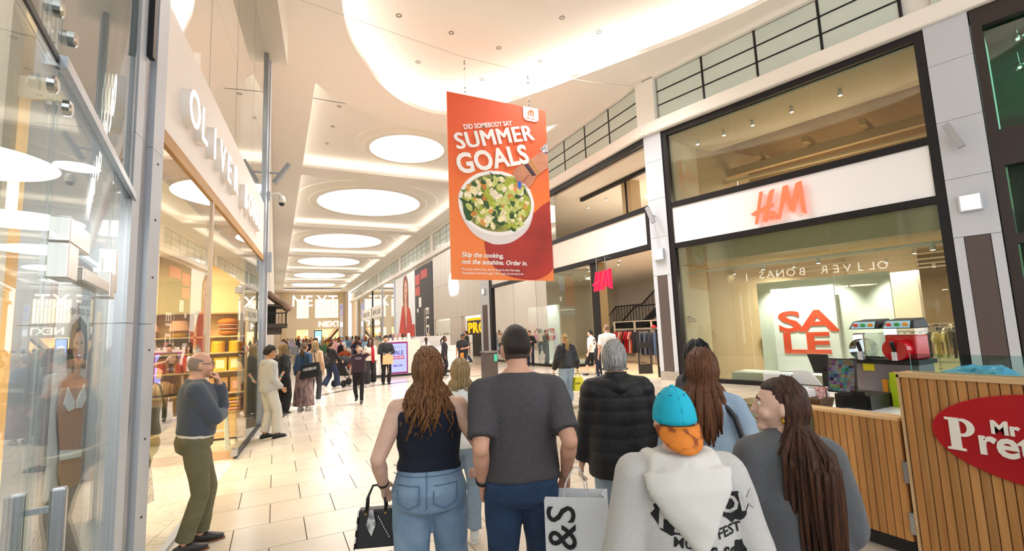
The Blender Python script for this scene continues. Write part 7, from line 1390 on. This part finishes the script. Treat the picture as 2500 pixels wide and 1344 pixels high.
# right-hand walkers
p = Person('woman with a blonde ponytail in black leather jacket and light jeans', (6.02, 9.35), 14, 1.665, 'f', 1.03, 1.0, vox=MD, skin=SKIN2, lw=(-.3, .06, .88), rw=(.3, .05, .88), **WALKR); p.body(); p.top('', .93, 1.95, .036, 1.15, mat('leather_jacket', '#151416', .35, bump=.3, bscale=25), 'leather_jacket', .012, (6, 6, 4), thick=.012, cuff=.8); p.trousers('', 'wide', 1.03, 1.98, DENP, .012, 'jeans'); p.shoes('#b5532f'); p.tail('#c9a873', '#a5824f', .34, 40)
def held(p, i, w_, h, d, m_, lab, name, cat, txt=None):
    q = p.world(p.wr[i] + Vector((0, .01, -.08))); t = thing(name, lab, cat, q, -math.radians(p.head_deg))
    G().hexa([(-d, -w_, -.12 - h), (d, -w_, -.12 - h), (d, w_, -.12 - h), (-d, w_, -.12 - h), (-d * .7, -w_ * .8, -.12), (d * .7, -w_ * .8, -.12), (d * .7, w_ * .8, -.12), (-d * .7, w_ * .8, -.12)]).done('bag_body', m_, t, local=True, bevel=.01)
    for x in (-d * .5, d * .5): G().tube([(x, -w_ * .4, -.125), (x * .2, -w_ * .1, .0), (x * .2, w_ * .1, .0), (x, w_ * .4, -.125)], .006, 6).done('handle', m_, t, local=True)
    if txt: text(txt, .075, (-d * .85, -w_ - .002, -.12 - h * .5), (1, 0, 0), (0, 0, 1), DARKG, 'lettering', t, .002, local=True, align='LEFT')
    return t
held(p, 1, .1, .3, .13, mat('bag_yellow', '#e3dc1e', .45, bump=.4, bscale=14), 'bright yellow plastic carrier bag held by the blonde woman', 'yellow_carrier', 'carrier bag', 'Selfs'); held(p, 0, .12, .3, .06, mat('kraft_brown', '#8d6a45', .7), 'brown paper carrier bag held by the blonde woman', 'paper_carrier', 'carrier bag')
p = simple('man in black hoodie looking at a phone beside the curved window', (11.0, 20.2), 205, 1.74, 'm', '#17171b', '#1c2236', '#22262e', ('#4a3a2c', .08, .5, -.4), lw=(-.06, .27, 1.2), rw=(.06, .27, 1.2), lp=(-1, -.3, -.5), rp=(1, -.3, -.5), nod=-18)
t = thing('sling_bag', 'navy sling bag carried by the man looking at his phone', 'bag', p.world((.12, .2, .9))); G().ell((0, 0, .06), .14, .08, .2, 16, 10).done('body', mat('bag_navy', '#1c2c5c', .6), t, smooth=True, local=True); G().tube([(-.06, 0, .22), (-.1, .08, .45), (-.16, .2, .55)], .012, 6).done('strap', mat('bag_navy', '#1c2c5c', .6), t, local=True)
p = simple('young man in a white printed t-shirt and black shorts entering the shop', (10.4, 14.4), 330, 1.68, 'm', '#f0efec', None, '#1b1b1e', ('#1b1512', .12, .5, -.4), sleeve=.85, skin=SKIN2, face=False, **WALKL); p.trousers('#18181b', 'baggy', 1.02, .85, name='shorts'); p.tail if False else None
o = p.tp; decal(p, o, bpoly(0, 1.3, .08, .035, 16, .2, 8), 'back_print', INK, .004); decal(p, o, bpoly(0, 1.18, .045, .05, 14, .15, 9), 'back_print', INK, .004)
p = simple('tall bald man in a white t-shirt walking towards the entrance', (8.9, 11.5), 20, 1.86, 'm', '#efece8', '#c9c2b4', '#e6e4e0', ('#8a6a58', .012, .6, -.5), sleeve=.85, skin=SKIN, face=False, wide=1.08)
p = simple('child in a dark top beside the tall bald man', (9.7, 13.0), 10, 1.3, 'm', '#26262c', '#1e2438', '#dddddd', ('#8a6a45', .1), vox=LO, face=False)
# ---- the crowd further down the mall
random.seed(77)
def crowd_tpl(sex, kind):
    p = Person('template', (0, 0), 0, 1.72, sex, vox=(.03, .03), **(WALKL if kind == 0 else WALKR if kind == 1 else {})); p.body(); p.top('#777777', .88, 1.9 if kind != 2 else .85, .024, 1.06); p.trousers('#555555', 'straight'); p.shoes('#333333', '#444444')
    if sex == 'f': p.hair_long('#3a2a20', '#2a1c14', .25, 26, r=.026, seed=kind)
    else: p.hair_short('#3a2a20', .12)
    return p.root
TPL = [crowd_tpl(s_, k_) for s_ in 'mf' for k_ in (0, 1, 2)]
tops = [('white', '#e8e6e2'), ('black', '#1b1b1f'), ('sky-blue', '#8fb7d8'), ('red', '#b02a30'), ('navy', '#25304a'), ('pink', '#dba4ad'), ('grey', '#8b8d92'), ('mustard', '#c2953a'), ('green', '#4d7358'), ('cream', '#ddd0bb'), ('denim', '#5c7a9c'), ('lilac', '#a896c4'), ('orange', '#cf7038'), ('teal', '#2f8a8c')]
bots = [('black', '#1a1a1d'), ('blue', '#3f5a80'), ('pale blue', '#9ab0c6'), ('beige', '#b5a88f'), ('grey', '#6a6c72'), ('white', '#dcdad4')]
hairs = [('dark', '#241a15'), ('brown', '#5a3d28'), ('fair', '#b3935f'), ('grey', '#a9a7a4'), ('auburn', '#7d4424')]
used = set(); first = set()
spots = []
for i in range(120):
    y = 30 + 56 * random.random() ** .9; x = random.uniform(.6, 10.4)
    if i < 16: y = random.uniform(28, 44); x = random.choice((random.uniform(.5, 3), random.uniform(3.0, 9.5)))
    if 3.4 < x < 8.4 and y < 25 or any((x - a) ** 2 + (y - b) ** 2 < .5 for a, b in spots) or (5 < x < 6.3 and 75.4 < y < 76.6) or (abs(x - 3.3) < 1.2 and y < 29) or (x > 8.4 and y < 30): continue
    spots.append((x, y))
for i, (x, y) in enumerate(spots):
    while True:
        c_ = (random.randrange(len(tops)), random.randrange(len(bots)), random.randrange(len(hairs)))
        if c_ not in used: used.add(c_); break
    ti = i % 6; tp = TPL[ti]
    r = tp if ti not in first else tp.copy()
    if ti in first: COL.objects.link(r)
    kids = list(tp.children) if ti in first else []
    lab = 'distant shopper with %s hair, %s top and %s trousers in the far crowd' % (hairs[c_[2]][0], tops[c_[0]][0], bots[c_[1]][0])
    if ti in first:
        for ch in kids:
            q = ch.copy(); COL.objects.link(q); q.parent = r
            for gch in ch.children: z = gch.copy(); COL.objects.link(z); z.parent = q
    first.add(ti)
    sc_ = random.uniform(.93, 1.06); r.location = (x, y, 0); r.scale = (sc_,) * 3; r.rotation_euler = (0, 0, random.choice((0, math.pi)) + random.uniform(-.7, .7)); tag(r, lab, 'person', 'shoppers in the far crowd')
    for ch in r.children:
        nm = ch.name.split('.')[0]
        for o in [ch] + list(ch.children):
            c2 = tops[c_[0]][1] if nm == 'shirt' else bots[c_[1]][1] if nm == 'trousers' else hairs[c_[2]][1] if nm == 'hair' else None
            if c2: o.material_slots[0].link = 'OBJECT'; o.material_slots[0].material = mat('crowd' + c2, c2, .85)
